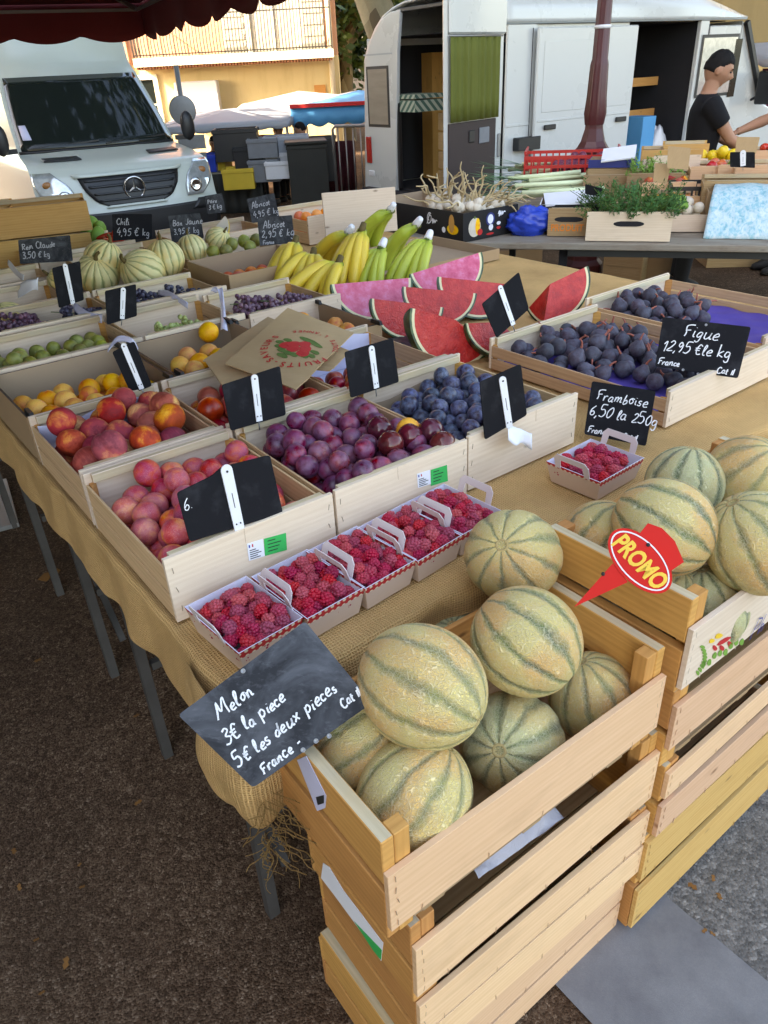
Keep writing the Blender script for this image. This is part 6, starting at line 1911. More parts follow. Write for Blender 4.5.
# right rear door swung wide open: we look at its inner face
Pf, Ph = atd(446, 110, 6.35), C0.copy(); Pf.z = 0
dd = (Pf - Ph); DL = dd.length; dxv = dd.normalized()
dr = empty('rear_door', (0, 0, 0)); dr.parent = vb
rdm = Matrix.Rotation(math.atan2(dxv.y, dxv.x) - VA, 4, 'Z'); dr.matrix_local = rdm
def Dn(name, mat, x0, x1, z0, z1, y0=0.0, y1=.04, bevel=.006):
    m = MB(); m.box(((x0 + x1) / 2, (y0 + y1) / 2, (z0 + z1) / 2), (x1 - x0, y1 - y0, z1 - z0)); return m.build(name, MAT[mat], dr, bevel=bevel)
sgn = 1 if (Matrix.Rotation(math.atan2(dxv.y, dxv.x), 3, 'Z') @ V((0, 1, 0))).dot(CO - Ph) > 0 else -1
def Y(a, b): return (min(sgn * a, sgn * b), max(sgn * a, sgn * b))
Dn('door_shell', 'van_white', .0, DL, ZB + .08, ZS + .30, *Y(-.05, 0), .03)
def dz(py): return on_plane(470, py, Ph, V((-dxv.y, dxv.x, 0))).z
z1_, z2_, z3_ = dz(37), dz(120), dz(186)
Dn('upper_panel', 'van_white', .02, DL - .02, z1_ + .02, ZS + .28, *Y(.0, .03), .02)
m = MB(); m.grid(lambda u, v: V((.14 + (DL - .15) * u, sgn * (.035 + .012 * math.sin(u * 40) + .005 * math.sin(u * 93)), z2_ + (z1_ - z2_) * v)), 90, 4, uv=lambda u, v: (u * 2.2, v)); o = m.build('curtain', MAT['curtain_green'], dr)
sd = o.modifiers.new('cloth', 'SOLIDIFY'); sd.thickness = .004
m = MB(); m.tube([(.10, sgn * .035, z1_ + .008), (DL, sgn * .035, z1_ + .008)], .008, 8); m.build('curtain_rod', MAT['steel'], dr)
Dn('inner_panel', 'brown_panel', .14, DL - .02, z3_ - .3, z2_ - .01, *Y(.0, .018), .004)
Dn('door_pocket', 'grey_plastic', .26, .42, z2_ - .20, z2_ - .07, *Y(.018, .03)); Dn('latch', 'black_plastic', .50, .58, z2_ - .18, z2_ - .08, *Y(.018, .032)); Dn('lock', 'steel', .05, .09, .9, 1.1, *Y(.0, .02))
# load inside the van: crate stack under a zigzag cloth, cupboard, battens (its own things)
def inb(px, py, off): return on_plane(px, py, C0 + vx * off, vx)
for k in range(4):
    p = inb(422, 160, .30); p.z = ZB + .07 + .19 * k
    o = plateau(0, 0, .50, .34, .17, ('lowest', 'second', 'third', 'topmost')[k] + ' wooden crate of the stack just inside the rear of the white van', 'crates stacked in the rear of the van', origin=p - vy * .28 + vx * .02, rz=VA - PI / 2, wmat='crate_old_shade', smat='crate_old_shade', detail=False)
ptop = inb(422, 130, .30); ptop.z = ZB + .07 + .76
m = MB(); m.box((0, 0, .06), (.40, .56, .11)); m.box((0, 0, .15), (.40, .56, .04)); o = m.build('folded_cloth', MAT['zigzag_cloth'], None, ptop - vx * .10, (0, 0, VA)); tag(o, 'folded green and cream patterned cloth on top of the crates in the van', 'cloth')
m = MB(); p = inb(432, 100, .9); p.z = ZB + .065; m.box((0, 0, .66), (.38, .5, 1.32)); o = m.build('cupboard', MAT['pine_warm'], None, p, (0, 0, VA)); tag(o, 'brown wooden cupboard standing inside the rear of the white van', 'cupboard')
for (px0, px1, py, lb) in ((632, 677, 83, 'upper wooden batten across the open side of the white van'), (632, 672, 115, 'lower wooden batten across the open side of the white van')):
    xa, za = sidex(px0 - 6, py, -.5); xb, zb = sidex(px1, py - 2, -.5)
    m = MB(); m.box(((xa + xb) / 2, .5, za), (xb - xa, .03, .085)); o = m.build('batten', MAT['pine_warm'], None, C0.copy(), (0, 0, VA)); tag(o, lb, 'batten')
xa, za = sidex(645, 66, -1.0)
m = MB(); m.grid(lambda u, v: V((xa - .25 + .55 * u, 1.0 + .02 * math.sin(u * 30), za - .4 + .75 * v)), 40, 2); o = m.build('hanging_cloth', MAT['curtain_green'], None, C0.copy(), (0, 0, VA)); sd = o.modifiers.new('cloth', 'SOLIDIFY'); sd.thickness = .004; tag(o, 'dull green cloth hanging in the dark of the van side door', 'cloth')
xa, za = sidex(635, 150, -.35); B_ = MB(); B_.box((xa + .02, .35, ZB + .36), (.22, .28, .60)); o = B_.build('blue_box', [MAT['blue_tarp']], None, C0.copy(), (0, 0, VA), .004); tag(o, 'tall blue and cream carton inside the van side door', 'carton')
xa, za = sidex(657, 150, -.25); B_ = MB(); B_.sphere((xa, .28, .72), (.13, .10, .24), 12, 10, lambda th, ph: 1 + .16 * math.sin(3 * ph + 2 * th)); o = B_.build('white_sack', [MAT['white_paper']], None, C0.copy(), (0, 0, VA)); tag(o, 'crumpled white bag standing in the van side door', 'bag')

# ------------------------------------------------------------------ cast iron lamp post
pb = atd(592, 150, 6.2); lp = empty('lamp_post', V((pb.x, pb.y, 0)), 0, 'dark maroon fluted cast iron lamp post in front of the white van', 'lamp post')
m = MB(); m.lathe([(.18, 0), (.18, .10), (.14, .14), (.13, .5), (.12, .90), (.125, .94), (.15, .98), (.152, 1.01), (.125, 1.04), (.10, 1.08), (.075, 1.17), (.072, 1.22)], 8, smooth=False); m.build('plinth', MAT['pole_maroon'], lp)
m = MB(); m.sphere((0, 0, 0), 1e-3, 4, 3); 
pr_ = [(.075, 1.20), (.088, 1.28), (.078, 1.40), (.070, 1.62), (.066, 1.64), (.060, 1.66), (.052, 2.4), (.047, 3.4), (.042, 4.4)]
m = MB(); P = []; n = 32
for (r_, z) in pr_:
    for k in range(n): P.append(V((r_ * (1 + .05 * math.cos(8 * 2 * PI * k / n)) * math.cos(2 * PI * k / n), r_ * (1 + .05 * math.cos(8 * 2 * PI * k / n)) * math.sin(2 * PI * k / n), z)))
m.add(P, [(i * n + k, i * n + (k + 1) % n, (i + 1) * n + (k + 1) % n, (i + 1) * n + k) for i in range(len(pr_) - 1) for k in range(n)], 0, None, True); m.build('shaft', MAT['pole_maroon'], lp)
m = MB(); m.lathe([(.064, 1.86), (.064, 1.885)], 16); m.build('white_band', MAT['white_plastic'], lp)
m = MB(); m.lathe([(.05, 4.4), (.10, 4.5), (.17, 4.95), (.05, 5.1), (.01, 5.2)], 12); m.build('lantern', MAT['lamp_glass'], lp)

# ------------------------------------------------------------------ houses
def window(parent, face, x, z, w_, h_, fmat='trim_cream', shut=None):
    """on a facade lying in local y=0, looking to -y"""
    m = MB()
    for (cx, cz, sx, sz) in ((x - w_ / 2 - .05, z + h_ / 2, .10, h_ + .2), (x + w_ / 2 + .05, z + h_ / 2, .10, h_ + .2), (x, z + h_ + .05, w_ - .002, .10), (x, z - .05, w_ - .002, .10)):
        m.box((cx, -.03, cz), (sx, .08, sz))
    f = m.build('window', MAT[fmat], parent)
    m = MB(); m.box((x, -.006, z + h_ / 2), (w_ - .004, .03, h_ - .004)); m.build('pane', MAT['car_glass' if not shut or shut == 'x' else 'shutter'], f)
    m = MB(); m.box((x, -.03, z + h_ / 2), (.05, .05, h_ - .006)); m.box((x, -.032, z + h_ * .55), (w_ - .01, .04, .04)); m.build('glazing_bar', MAT[fmat], f)
    if shut:
        for sg in (-1, 1):
            m = MB(); m.box((x + sg * (w_ * .75 + .12), -.05, z + h_ / 2), (w_ * .5, .04, h_ + .06))
            for k in range(10): m.box((x + sg * (w_ * .75 + .12), -.078, z + h_ * (k + .5) / 10), (w_ * .44, .014, h_ * .05))
            m.build('shutter', MAT[shut], f)
    return f
yb = 19.5
L_ = aty(96, 60, yb).x; R_ = aty(338, 60, yb).x; zb1 = aty(240, 60, yb).z
hb = empty('yellow_house', V((L_, yb, 0)), R(1.0), 'sunlit yellow and pink house with an iron balcony across the square', 'house')
WB = R_ - L_
m = MB(); m.box((WB / 2, 3, zb1 / 2), (WB, 6, zb1)); m.build('wall', MAT['plaster_yellow'], hb)
m = MB(); m.box((WB / 2, 3.001, zb1 + 2.5), (WB - .004, 5.99, 5)); up_ = m.build('upper_wall', MAT['plaster_pink'], hb)
m = MB(); m.box((WB / 2, 2.9, zb1 + 5.12), (WB + .5, 6.8, .2)); m.build('roof', MAT['roof_tile'], hb)
bal = MB(); bal.box((WB * .585, -.38, zb1 + .03), (WB * .80, .80, .16)); bo_ = bal.build('balcony', MAT['trim_cream'], hb)
m = MB()
for k in range(64): m.box((WB * .19 + WB * .79 * (k + .5) / 64, -.36, zb1 - .075), (WB * .79 / 64 * .55, .74, .05))
m.build('balcony_corbels', MAT['roof_tile'], bo_)
m = MB(); bx0, bx1 = WB * .19, WB * .98
for k in range(62):
    x = bx0 + (bx1 - bx0) * k / 61
    m.tube([(x, -.74, zb1 + .12), (x, -.80, zb1 + .35), (x, -.76, zb1 + .6), (x, -.74, zb1 + 1.06)], .009, 5)
for z in (.16, .85, 1.07): m.bar((bx0, -.74, zb1 + z), (bx1, -.74, zb1 + z), .022)
for x in (bx0, bx1):
    m.bar((x, -.74, zb1 + 1.07), (x, 0, zb1 + 1.07), .022)
    for q in range(5): m.bar((x, -.7 + q * .15, zb1 + .12), (x, -.7 + q * .15, zb1 + 1.07), .014)
m.build('railing', MAT['iron'], bo_)
xd = aty(272, 20, yb).x - L_
window(hb, 0, xd, zb1 + .12, 1.0, 2.1, 'trim_cream', 'shutter')
m = MB(); m.box((aty(117, 60, yb).x - L_, -.04, zb1 / 2 + 1.2), (.55, .10, zb1 + 2.4)); m.build('pilaster', MAT['plaster_pink'], hb)
m = MB(); m.tube([(WB - .15, -.09, .0), (WB - .15, -.09, zb1 + 5)], .06, 8); m.build('downpipe', MAT['trim_cream'], hb)
p_ = aty(200, 100, yb); m = MB(); m.box((p_.x - L_, -.18, p_.z), (.95, .34, .75)); o = m.build('air_conditioner', MAT['white_plastic'], hb, bevel=.02)
p_ = aty(320, 90, yb); m = MB(); m.box((p_.x - L_, -.02, p_.z), (.26, .03, .2)); m.build('street_plate', MAT['pine_warm'], hb)
window(hb, 0, aty(140, 105, yb).x - L_, .6, .8, 1.1)
# brick house left of it, behind the van
x0 = aty(60, 60, 17).x; x1 = aty(118, 60, 19.4).x - .3
hs = empty('stone_house', V((x0 - 5, 19.6, 0)), 0, 'rough stone house end behind the parked delivery van', 'house')
m = MB(); m.box(((x1 - x0 + 5) / 2, 3, 3.5), (x1 - x0 + 5 - .6, 6, 7)); m.build('wall', MAT['plaster_pink'], hs)
m = MB(); m.box((x1 - x0 + 5 - .2, 2.9, 3.5), (.3, 6, 7.0)); m.build('quoin', MAT['trim_cream'], hs)
m = MB(); m.box(((x1 - x0 + 5) / 2, 3, 7.1), (x1 - x0 + 5.6, 6.8, .2)); m.build('roof', MAT['roof_tile'], hs)
# tan house behind the white van's cab
q = aty(735, 60, 17)
hr = empty('tan_house', V((q.x - 3.4, 16.5, 0)), R(-14), 'tan plastered house with white framed windows behind the white van', 'house')
m = MB(); m.box((6, 3, 4), (12, 6, 8)); m.build('wall', MAT['plaster_tan'], hr)
m = MB(); m.box((6, 3, 8.1), (12.5, 6.8, .2)); m.build('roof', MAT['roof_tile'], hr)
for xx in (1.2, 4.1, 7.4, 10.2):
    window(hr, 0, xx, 2.6, 1.15, 1.5, 'white_plastic'); window(hr, 0, xx, 5.4, 1.1, 1.5, 'white_plastic')
for xx in (4.5, 8.2): window(hr, 0, xx, .3, 1.4, 1.5, 'white_plastic')
# grey house far behind the trees
q = aty(312, 60, 30)
hg = empty('far_house', V((q.x - 1.6, 30, 0)), 0, 'pale house seen far between the yellow house and the trees', 'house')
m = MB(); m.box((4, 3, 2.6), (8, 6, 5.2)); m.build('wall', MAT['plaster_grey'], hg); m = MB(); m.prism([(-.3, 0), (8.3, 0), (4, 1.6)], 6.5, Matrix(((1, 0, 0), (0, 0, -1), (0, 1, 0))), (0, 6.3, 5.2)); m.build('roof', MAT['roof_tile'], hg)
window(hg, 0, 2.0, 2.8, .9, 1.3); window(hg, 0, 5.2, 2.8, .9, 1.3)
# unseen house row, added at the left to keep the sun off stall and vans
hl = empty('shade_house', V((-10.5, 7.0, 0)), R(-90), 'unseen plastered house row added at the left to shade the stall and vans', 'house')
m = MB(); m.box((11, 3, 5.5), (22, 6, 11)); m.build('wall', MAT['plaster_grey'], hl); m = MB(); m.box((11, 3, 11.1), (22.5, 7, .2)); m.build('roof', MAT['roof_tile'], hl)
for k in range(7):
    for z in (1.0, 4.4, 7.8): window(hl, 0, 1.8 + 3.05 * k, z, 1.1, 1.7, 'trim_cream', 'shutter')

# ------------------------------------------------------------------ trees
def tree(name, base, h, trunk_r, lean, crown_c, crown_r, nleaf, label, seed, leaf=.16, group='plane trees round the square'):
    rd = random.Random(seed)
    r = empty(name, base, 0, label, 'tree', group)
    m = MB(); top = V(lean)
    pts = [V((0, 0, -.05)), top * .12 + V((0, 0, 0)), top * .5, top]
    pts = [V((0, 0, -.05)), V((top.x * .10, top.y * .1, top.z * .25)), V((top.x * .45, top.y * .45, top.z * .6)), top]
    m.tube(smoothpath([tuple(p) for p in pts], 4), [trunk_r * (1.25 - .5 * k / 12) for k in range(13)], 14)
    cl = []
    for k in range(9):
        a = rd.uniform(0, 6.28); e = V(crown_c) + V((math.cos(a) * crown_r[0] * .7, math.sin(a) * crown_r[1] * .7, rd.uniform(-.5, .6) * crown_r[2]))
        mid = (top + e) / 2 + V((rd.uniform(-.3, .3), rd.uniform(-.3, .3), .3))
        m.tube(smoothpath([tuple(top * .92), tuple(mid), tuple(e)], 5), [trunk_r * .5 * (1 - .85 * k2 / 10) for k2 in range(11)], 7); cl.append(e)
    m.build('trunk', MAT['bark'], r)
    for k in range(16):
        cl.append(V(crown_c) + V((rd.gauss(0, .5) * crown_r[0], rd.gauss(0, .5) * crown_r[1], rd.gauss(0, .45) * crown_r[2])))
    m = MB()
    for _ in range(nleaf):
        c = rd.choice(cl); s = crown_r[0] * .22
        p = c + V((rd.gauss(0, s), rd.gauss(0, s), rd.gauss(0, s * .7)))
        u = V((rd.gauss(0, 1), rd.gauss(0, 1), rd.gauss(0, .6))).normalized(); w_ = u.cross(V((rd.gauss(0, 1), rd.gauss(0, 1), rd.gauss(0, 1)))).normalized()
        L = leaf * rd.uniform(.6, 1.3)
        m.add([p - u * L, p + w_ * L * .55, p + u * L, p - w_ * L * .55], [(0, 1, 2, 3)])
    m.build('crown', MAT['leaf'], r)
    return r
t0 = aty(418, 40, 12.6)
tree('plane_tree', V((t0.x, 12.6, 0)), 6, .26, (-1.5, .2, 4.4), (.6, -.4, 6.6), (3.2, 3.0, 2.0), 5200, 'big plane tree with mottled bark leaning behind the white van', 1)
t1 = aty(330, 60, 23)
tree('plane_tree', V((t1.x + .35, 23, 0)), 5, .20, (.1, .1, 2.4), (.3, .3, 3.2), (1.6, 1.5, 1.9), 5200, 'green tree beside the right end of the yellow house', 2, .13)
tree('plane_tree', V((-6.2, 9.6, 0)), 6, .3, (1.2, .3, 4.6), (2.6, .2, 6.0), (3.6, 3.6, 1.6), 6500, 'plane tree whose crown hangs over the delivery van', 3, .2)
tree('plane_tree', V((7.4, 8.6, 0)), 6, .3, (-1.4, .2, 4.6), (-3.0, .2, 6.0), (3.8, 3.6, 1.6), 6500, 'plane tree whose crown hangs over the white van and the young man', 4, .2)
# ------------------------------------------------------------------ market clutter between the vans
def canopy(name, corners, apex, drop, mats, label, posts=True, group='market awnings across the square'):
    """corners: four world points of the cloth's edge; apex raised middle; drop: hanging valance"""
    c = sum(corners, V()) / 4; base = V((c.x, c.y, 0))
    r = empty(name, base, 0, label, 'awning', group)
    C_ = [p - base for p in corners]; ap = (c - base) + V((0, 0, apex))
    for k in range(4):
        a, b = C_[k], C_[(k + 1) % 4]
        m = MB(); m.grid(lambda u, v: (a * (1 - u) + b * u) * (1 - v) + ap * v, 6, 6); o = m.build('cloth', MAT[mats[k % len(mats)]], r)
        s_ = o.modifiers.new('cloth', 'SOLIDIFY'); s_.thickness = .006
        if drop:
            m = MB(); m.grid(lambda u, v: (a * (1 - u) + b * u) * 1.002 - V((0, 0, v * (drop * (.8 + .2 * abs(math.sin(u * 22)))))), 60, 2); o = m.build('valance', MAT[mats[k % len(mats)]], r)
            s_ = o.modifiers.new('cloth', 'SOLIDIFY'); s_.thickness = .005
    if posts:
        for p in C_:
            m = MB(); m.tube([(p.x * .97, p.y * .97, .0), (p.x * .97, p.y * .97, p.z)], .02, 6); m.build('post', MAT['steel'], r)
    return r
def P3(px, py, y): return aty(px, py, y)
ya = 12.6
q0, q1 = P3(292, 126, ya), P3(368, 108, ya)
zt_ = P3(330, 106, ya).z
canopy('blue_awning', [V((q0.x, ya, zt_)), V((q1.x + .8, ya - .1, zt_)), V((q1.x + 1.0, ya + 2.6, zt_)), V((q0.x, ya + 2.8, zt_))], .16, .27, ['blue_tarp', 'blue_tarp', 'white_tarp', 'white_tarp'], 'blue market awning with a red edge and white top beside the barrier')
m = MB(); a = V((q0.x, ya - .02, zt_ + .02)); b = V((q1.x + .8, ya - .12, zt_ + .02)); m.bar(a, b, .07, .05)
o = m.build('red_edge', MAT['red_tarp'], bpy.data.objects['blue_awning']); o.matrix_parent_inverse = bpy.data.objects['blue_awning'].matrix_basis.inverted()
q2, q3 = P3(214, 112, 14.5), P3(372, 104, 14.5)
canopy('white_awning', [V((q2.x, 14.6, q2.z - .2)), V((q3.x, 14.6, q2.z - .15)), V((q3.x, 18, q2.z)), V((q2.x, 18, q2.z))], .30, .0, ['white_tarp'], 'sunlit white market awning rising behind the blue one')
q4, q5 = P3(176, 128, 12.0), P3(288, 122, 12.0)
canopy('grey_awning', [V((q4.x - .3, 12.0, q4.z)), V((q5.x, 12.0, q4.z + .02)), V((q5.x + .1, 14.2, q4.z + .1)), V((q4.x - .3, 14.2, q4.z + .1))], .12, .10, ['grey_tarp'], 'flat pale grey market awning right of the delivery van')
m = MB(); m.grid(lambda u, v: V((P3(236, 130, 13.4).x + 1.1 * u, 13.4 + .05 * math.sin(u * 20), .25 + .60 * v)), 30, 3); o = m.build('orange_cloth', MAT['orange_cloth'], None); s_ = o.modifiers.new('cloth', 'SOLIDIFY'); s_.thickness = .006; tag(o, 'bright orange cloth hanging under the pale grey awning', 'cloth')
# the slab of building light: clutter boxes and bins
def clutter(px, py, w_, d_, h_, mat, label, cat, grp=None, y=11.4, lid=None, rz=.1, name=None, z0=None):
    p = aty(px, py, y); z = (p.z - h_ / 2) if z0 is None else z0
    z = max(z, 0.0)
    r = empty(name or cat.replace(' ', '_'), V((p.x, p.y, z)), rz, label, cat, grp)
    t = .02
    for nm, c_, s in (('side', (0, -d_ / 2 + t / 2, h_ / 2), (w_, t, h_)), ('side', (0, d_ / 2 - t / 2, h_ / 2), (w_, t, h_)), ('side', (-w_ / 2 + t / 2, 0, h_ / 2), (t, d_ - 2 * t - .002, h_)), ('side', (w_ / 2 - t / 2, 0, h_ / 2), (t, d_ - 2 * t - .002, h_)), ('base', (0, 0, .012), (w_ - 2 * t - .002, d_ - 2 * t - .002, .02))):
        m = MB(); m.box(c_, s)
        if nm == 'side' and s[0] > s[1]: m.box((c_[0], c_[1] + (-.012 if c_[1] < 0 else .012), h_ - .03), (w_ + .02, .024, .045))
        m.build(nm, MAT[mat], r, bevel=.004)
    if lid: m = MB(); m.box((0, 0, h_ + .02), (w_ + .04, d_ + .06, .036)); m.build('lid', MAT[lid], r, bevel=.008)
    return r
GB = 'plastic crates and bins of the stalls between the vans'
def floor_table(px0, px1, y, h_, mat, label):
    a, b = aty(px0, 160, y).x, aty(px1, 160, y).x
    r = empty('folding_table', V(((a + b) / 2, y, 0)), 0, label, 'table', 'tables of the far stalls')
    m = MB(); m.box((0, 0, h_), (b - a, .7, .03)); m.build('table_top', MAT[mat], r)
    for sx in (-1, 1):
        for sy in (-1, 1): m = MB(); m.box((sx * (b - a) * .46, sy * .3, h_ / 2 - .01), (.03, .03, h_ - .02)); m.build('leg', MAT['steel_grey'], r)
    m = MB(); m.grid(lambda u, v: V(((u - .5) * (b - a + .02), -.36 - .012 * math.sin(u * 40), h_ - .60 * v)), 50, 3); o = m.build('cloth_skirt', MAT['bin_dark'], r); s_ = o.modifiers.new('cloth', 'SOLIDIFY'); s_.thickness = .004
    return aty(px0, 160, y)
floor_table(196, 262, 11.7, .52, 'board_grey', 'low dark-skirted table of the far stall beside the delivery van')
for (px, w_, h_, mat, lb, z0, y) in ((204, .34, .22, 'blue_plastic', 'dark blue plastic crate right beside the van mirror', .54, 11.6), (215, .34, .2, 'yellow_plastic', 'yellow plastic crate behind the seated person', .54, 11.75), (236, .42, .26, 'yellow_plastic', 'yellow plastic crate with dark print under the black boxes', .34, 11.25),
        (238, .60, .40, 'black_plastic', 'large black box on the far stall table', .66, 11.6), (250, .40, .30, 'black_plastic', 'black box with a white mark below the large black one', .54, 11.5), (264, .42, .28, 'grey_plastic', 'grey plastic crate under another grey one', .40, 11.4), (264, .40, .24, 'grey_plastic', 'grey plastic crate stacked on top of the lower grey one', .70, 11.4),
        (280, .40, .22, 'white_plastic', 'small white plastic tub in front of the dark bins', .44, 11.3), (287, .62, .20, 'grey_tarp', 'pale grey box lid lying on the far white box', .74, 11.6), (287, .60, .20, 'white_paper', 'white box on the far stall right of the grey crates', .54, 11.6)):
    clutter(px, 150, w_, .4, h_, mat, lb, 'plastic crate', GB, y, None, random.uniform(-.1, .1), 'plastic_crate', z0)
clutter(306, 150, .52, .55, .86, 'bin_dark', 'tall dark grey wheeled bin left of the steel barrier', 'bin', None, 11.2, 'bin_dark', .1, 'wheeled_bin', 0)
clutter(318, 150, .50, .5, .55, 'black_plastic', 'black box standing beside the dark bin', 'box', None, 11.6, None, .0, 'black_box', .35)
m = MB(); m.grid(lambda u, v: V((aty(323, 160, 11.5).x + .46 * u, 11.5 + .03 * math.sin(u * 25), .18 + .66 * v)), 24, 3); o = m.build('wine_cloth', MAT['wine_cloth'], None); s_ = o.modifiers.new('cloth', 'SOLIDIFY'); s_.thickness = .006; tag(o, 'dark wine red cloth hanging left of the steel barrier', 'cloth')
# steel crowd barrier
b0, b1 = aty(334, 150, 10.9), aty(366, 150, 10.7)
r = empty('crowd_barrier', V((b0.x, b0.y, 0)), math.atan2(b1.y - b0.y, b1.x - b0.x), 'grey steel crowd barrier left of the white van', 'barrier')
BL = (V((b1.x, b1.y, 0)) - V((b0.x, b0.y, 0))).length + .55
m = MB(); m.tube([(0, 0, .06), (0, 0, 1.02), (.04, 0, 1.06), (BL - .04, 0, 1.06), (BL, 0, 1.02), (BL, 0, .06)], .020, 8); m.tube([(0, 0, .16), (BL, 0, .16)], .016, 8); m.build('frame', MAT['steel'], r)
m = MB()
for k in range(9): m.tube([(BL * (k + .7) / 9.4, 0, .17), (BL * (k + .7) / 9.4, 0, 1.05)], .009, 6)
m.build('bars', MAT['steel'], r)
for x in (.06, BL - .06): m = MB(); m.box((x, 0, .03), (.05, .5, .02)); m.build('foot', MAT['steel'], r)
# round road sign seen from behind, with two plates under it
p = aty(183, 110, 10.6); r = empty('road_sign', V((p.x, 10.6, 0)), .05, 'round road sign seen from behind with plates below, right of the van mirror', 'road sign')
m = MB(); m.tube([(0, 0, 0), (0, 0, p.z + .48)], .03, 8); m.build('post', MAT['metal_sign'], r)
m = MB(); m.lathe([(.165, 0), (.165, .012), (.15, .016)], 28, rotm(PI / 2), c=(0, -.03, p.z)); m.build('disc', MAT['metal_sign'], r)
for (dz_, w_) in ((-.36, .34), (-.56, .32), (-.76, .26)): m = MB(); m.box((.05, -.04, p.z + dz_), (w_, .012, .16)); m.build('plate', MAT['metal_sign'], r)

# ------------------------------------------------------------------ people
def remeshed(name, mb, mat, vox, smooth=6):
    me = mb.mesh(name + '_base', MAT[mat]); o = bpy.data.objects.new(name + '_tmp', me); COL.objects.link(o)
    r_ = o.modifiers.new('r', 'REMESH'); r_.mode = 'VOXEL'; r_.voxel_size = vox
    s_ = o.modifiers.new('s', 'SMOOTH'); s_.iterations = smooth; s_.factor = .5
    out = bpy.data.meshes.new_from_object(o.evaluated_get(bpy.context.evaluated_depsgraph_get())); out.name = name
    out.materials.clear(); out.materials.append(MAT[mat])
    for p in out.polygons: p.use_smooth = True
    bpy.data.objects.remove(o); bpy.data.meshes.remove(me)
    return out

def loft(m, secs, n=20, pw=2.4):
    """closed skin through flattened rings: (centre, rx, ry[, tilt about y])"""
    P = []
    for s in secs:
        c, rx, ry = V(s[0]), s[1], s[2]
        for k in range(n):
            a = 2 * PI * k / n; x, y = math.cos(a), math.sin(a)
            q = (abs(x) ** pw + abs(y) ** pw) ** (-1 / pw)
            P.append(c + V((x * q * rx, y * q * ry, 0)))
    F = [(i * n + k, i * n + (k + 1) % n, (i + 1) * n + (k + 1) % n, (i + 1) * n + k) for i in range(len(secs) - 1) for k in range(n)]
    F += [tuple(range(n - 1, -1, -1)), tuple((len(secs) - 1) * n + k for k in range(n))]
    m.add(P, F, 0, None, True)

def face_fn(x, y, z):
    """adds brow, sockets, nose, lips, chin to a head ellipsoid point (metres, x forward)"""
    k = 1.0
    if z < -.01: k = 1 - .30 * min(1, (-.01 - z) / .10) ** 1.3 * (1 if x < .02 else .45)
    p = V((x * k, y * (1 - .28 * max(0, min(1, (-z - .02) / .09))), z))
    if x > .03:
        g_ = lambda a, s: math.exp(-(a / s) ** 2)
        p.x += .024 * g_(y, .013) * g_(z + .018, .022) + .012 * g_(y, .009) * g_(z - .004, .020)
        p.x -= .010 * g_(abs(y) - .032, .015) * g_(z - .012, .013)
        p.x += .005 * g_(abs(y) - .03, .02) * g_(z - .034, .010)
        p.x += .008 * g_(y, .024) * g_(z + .052, .009) - .004 * g_(y, .026) * g_(z + .0515, .003) + .012 * g_(y, .022) * g_(z + .088, .018)
    return p

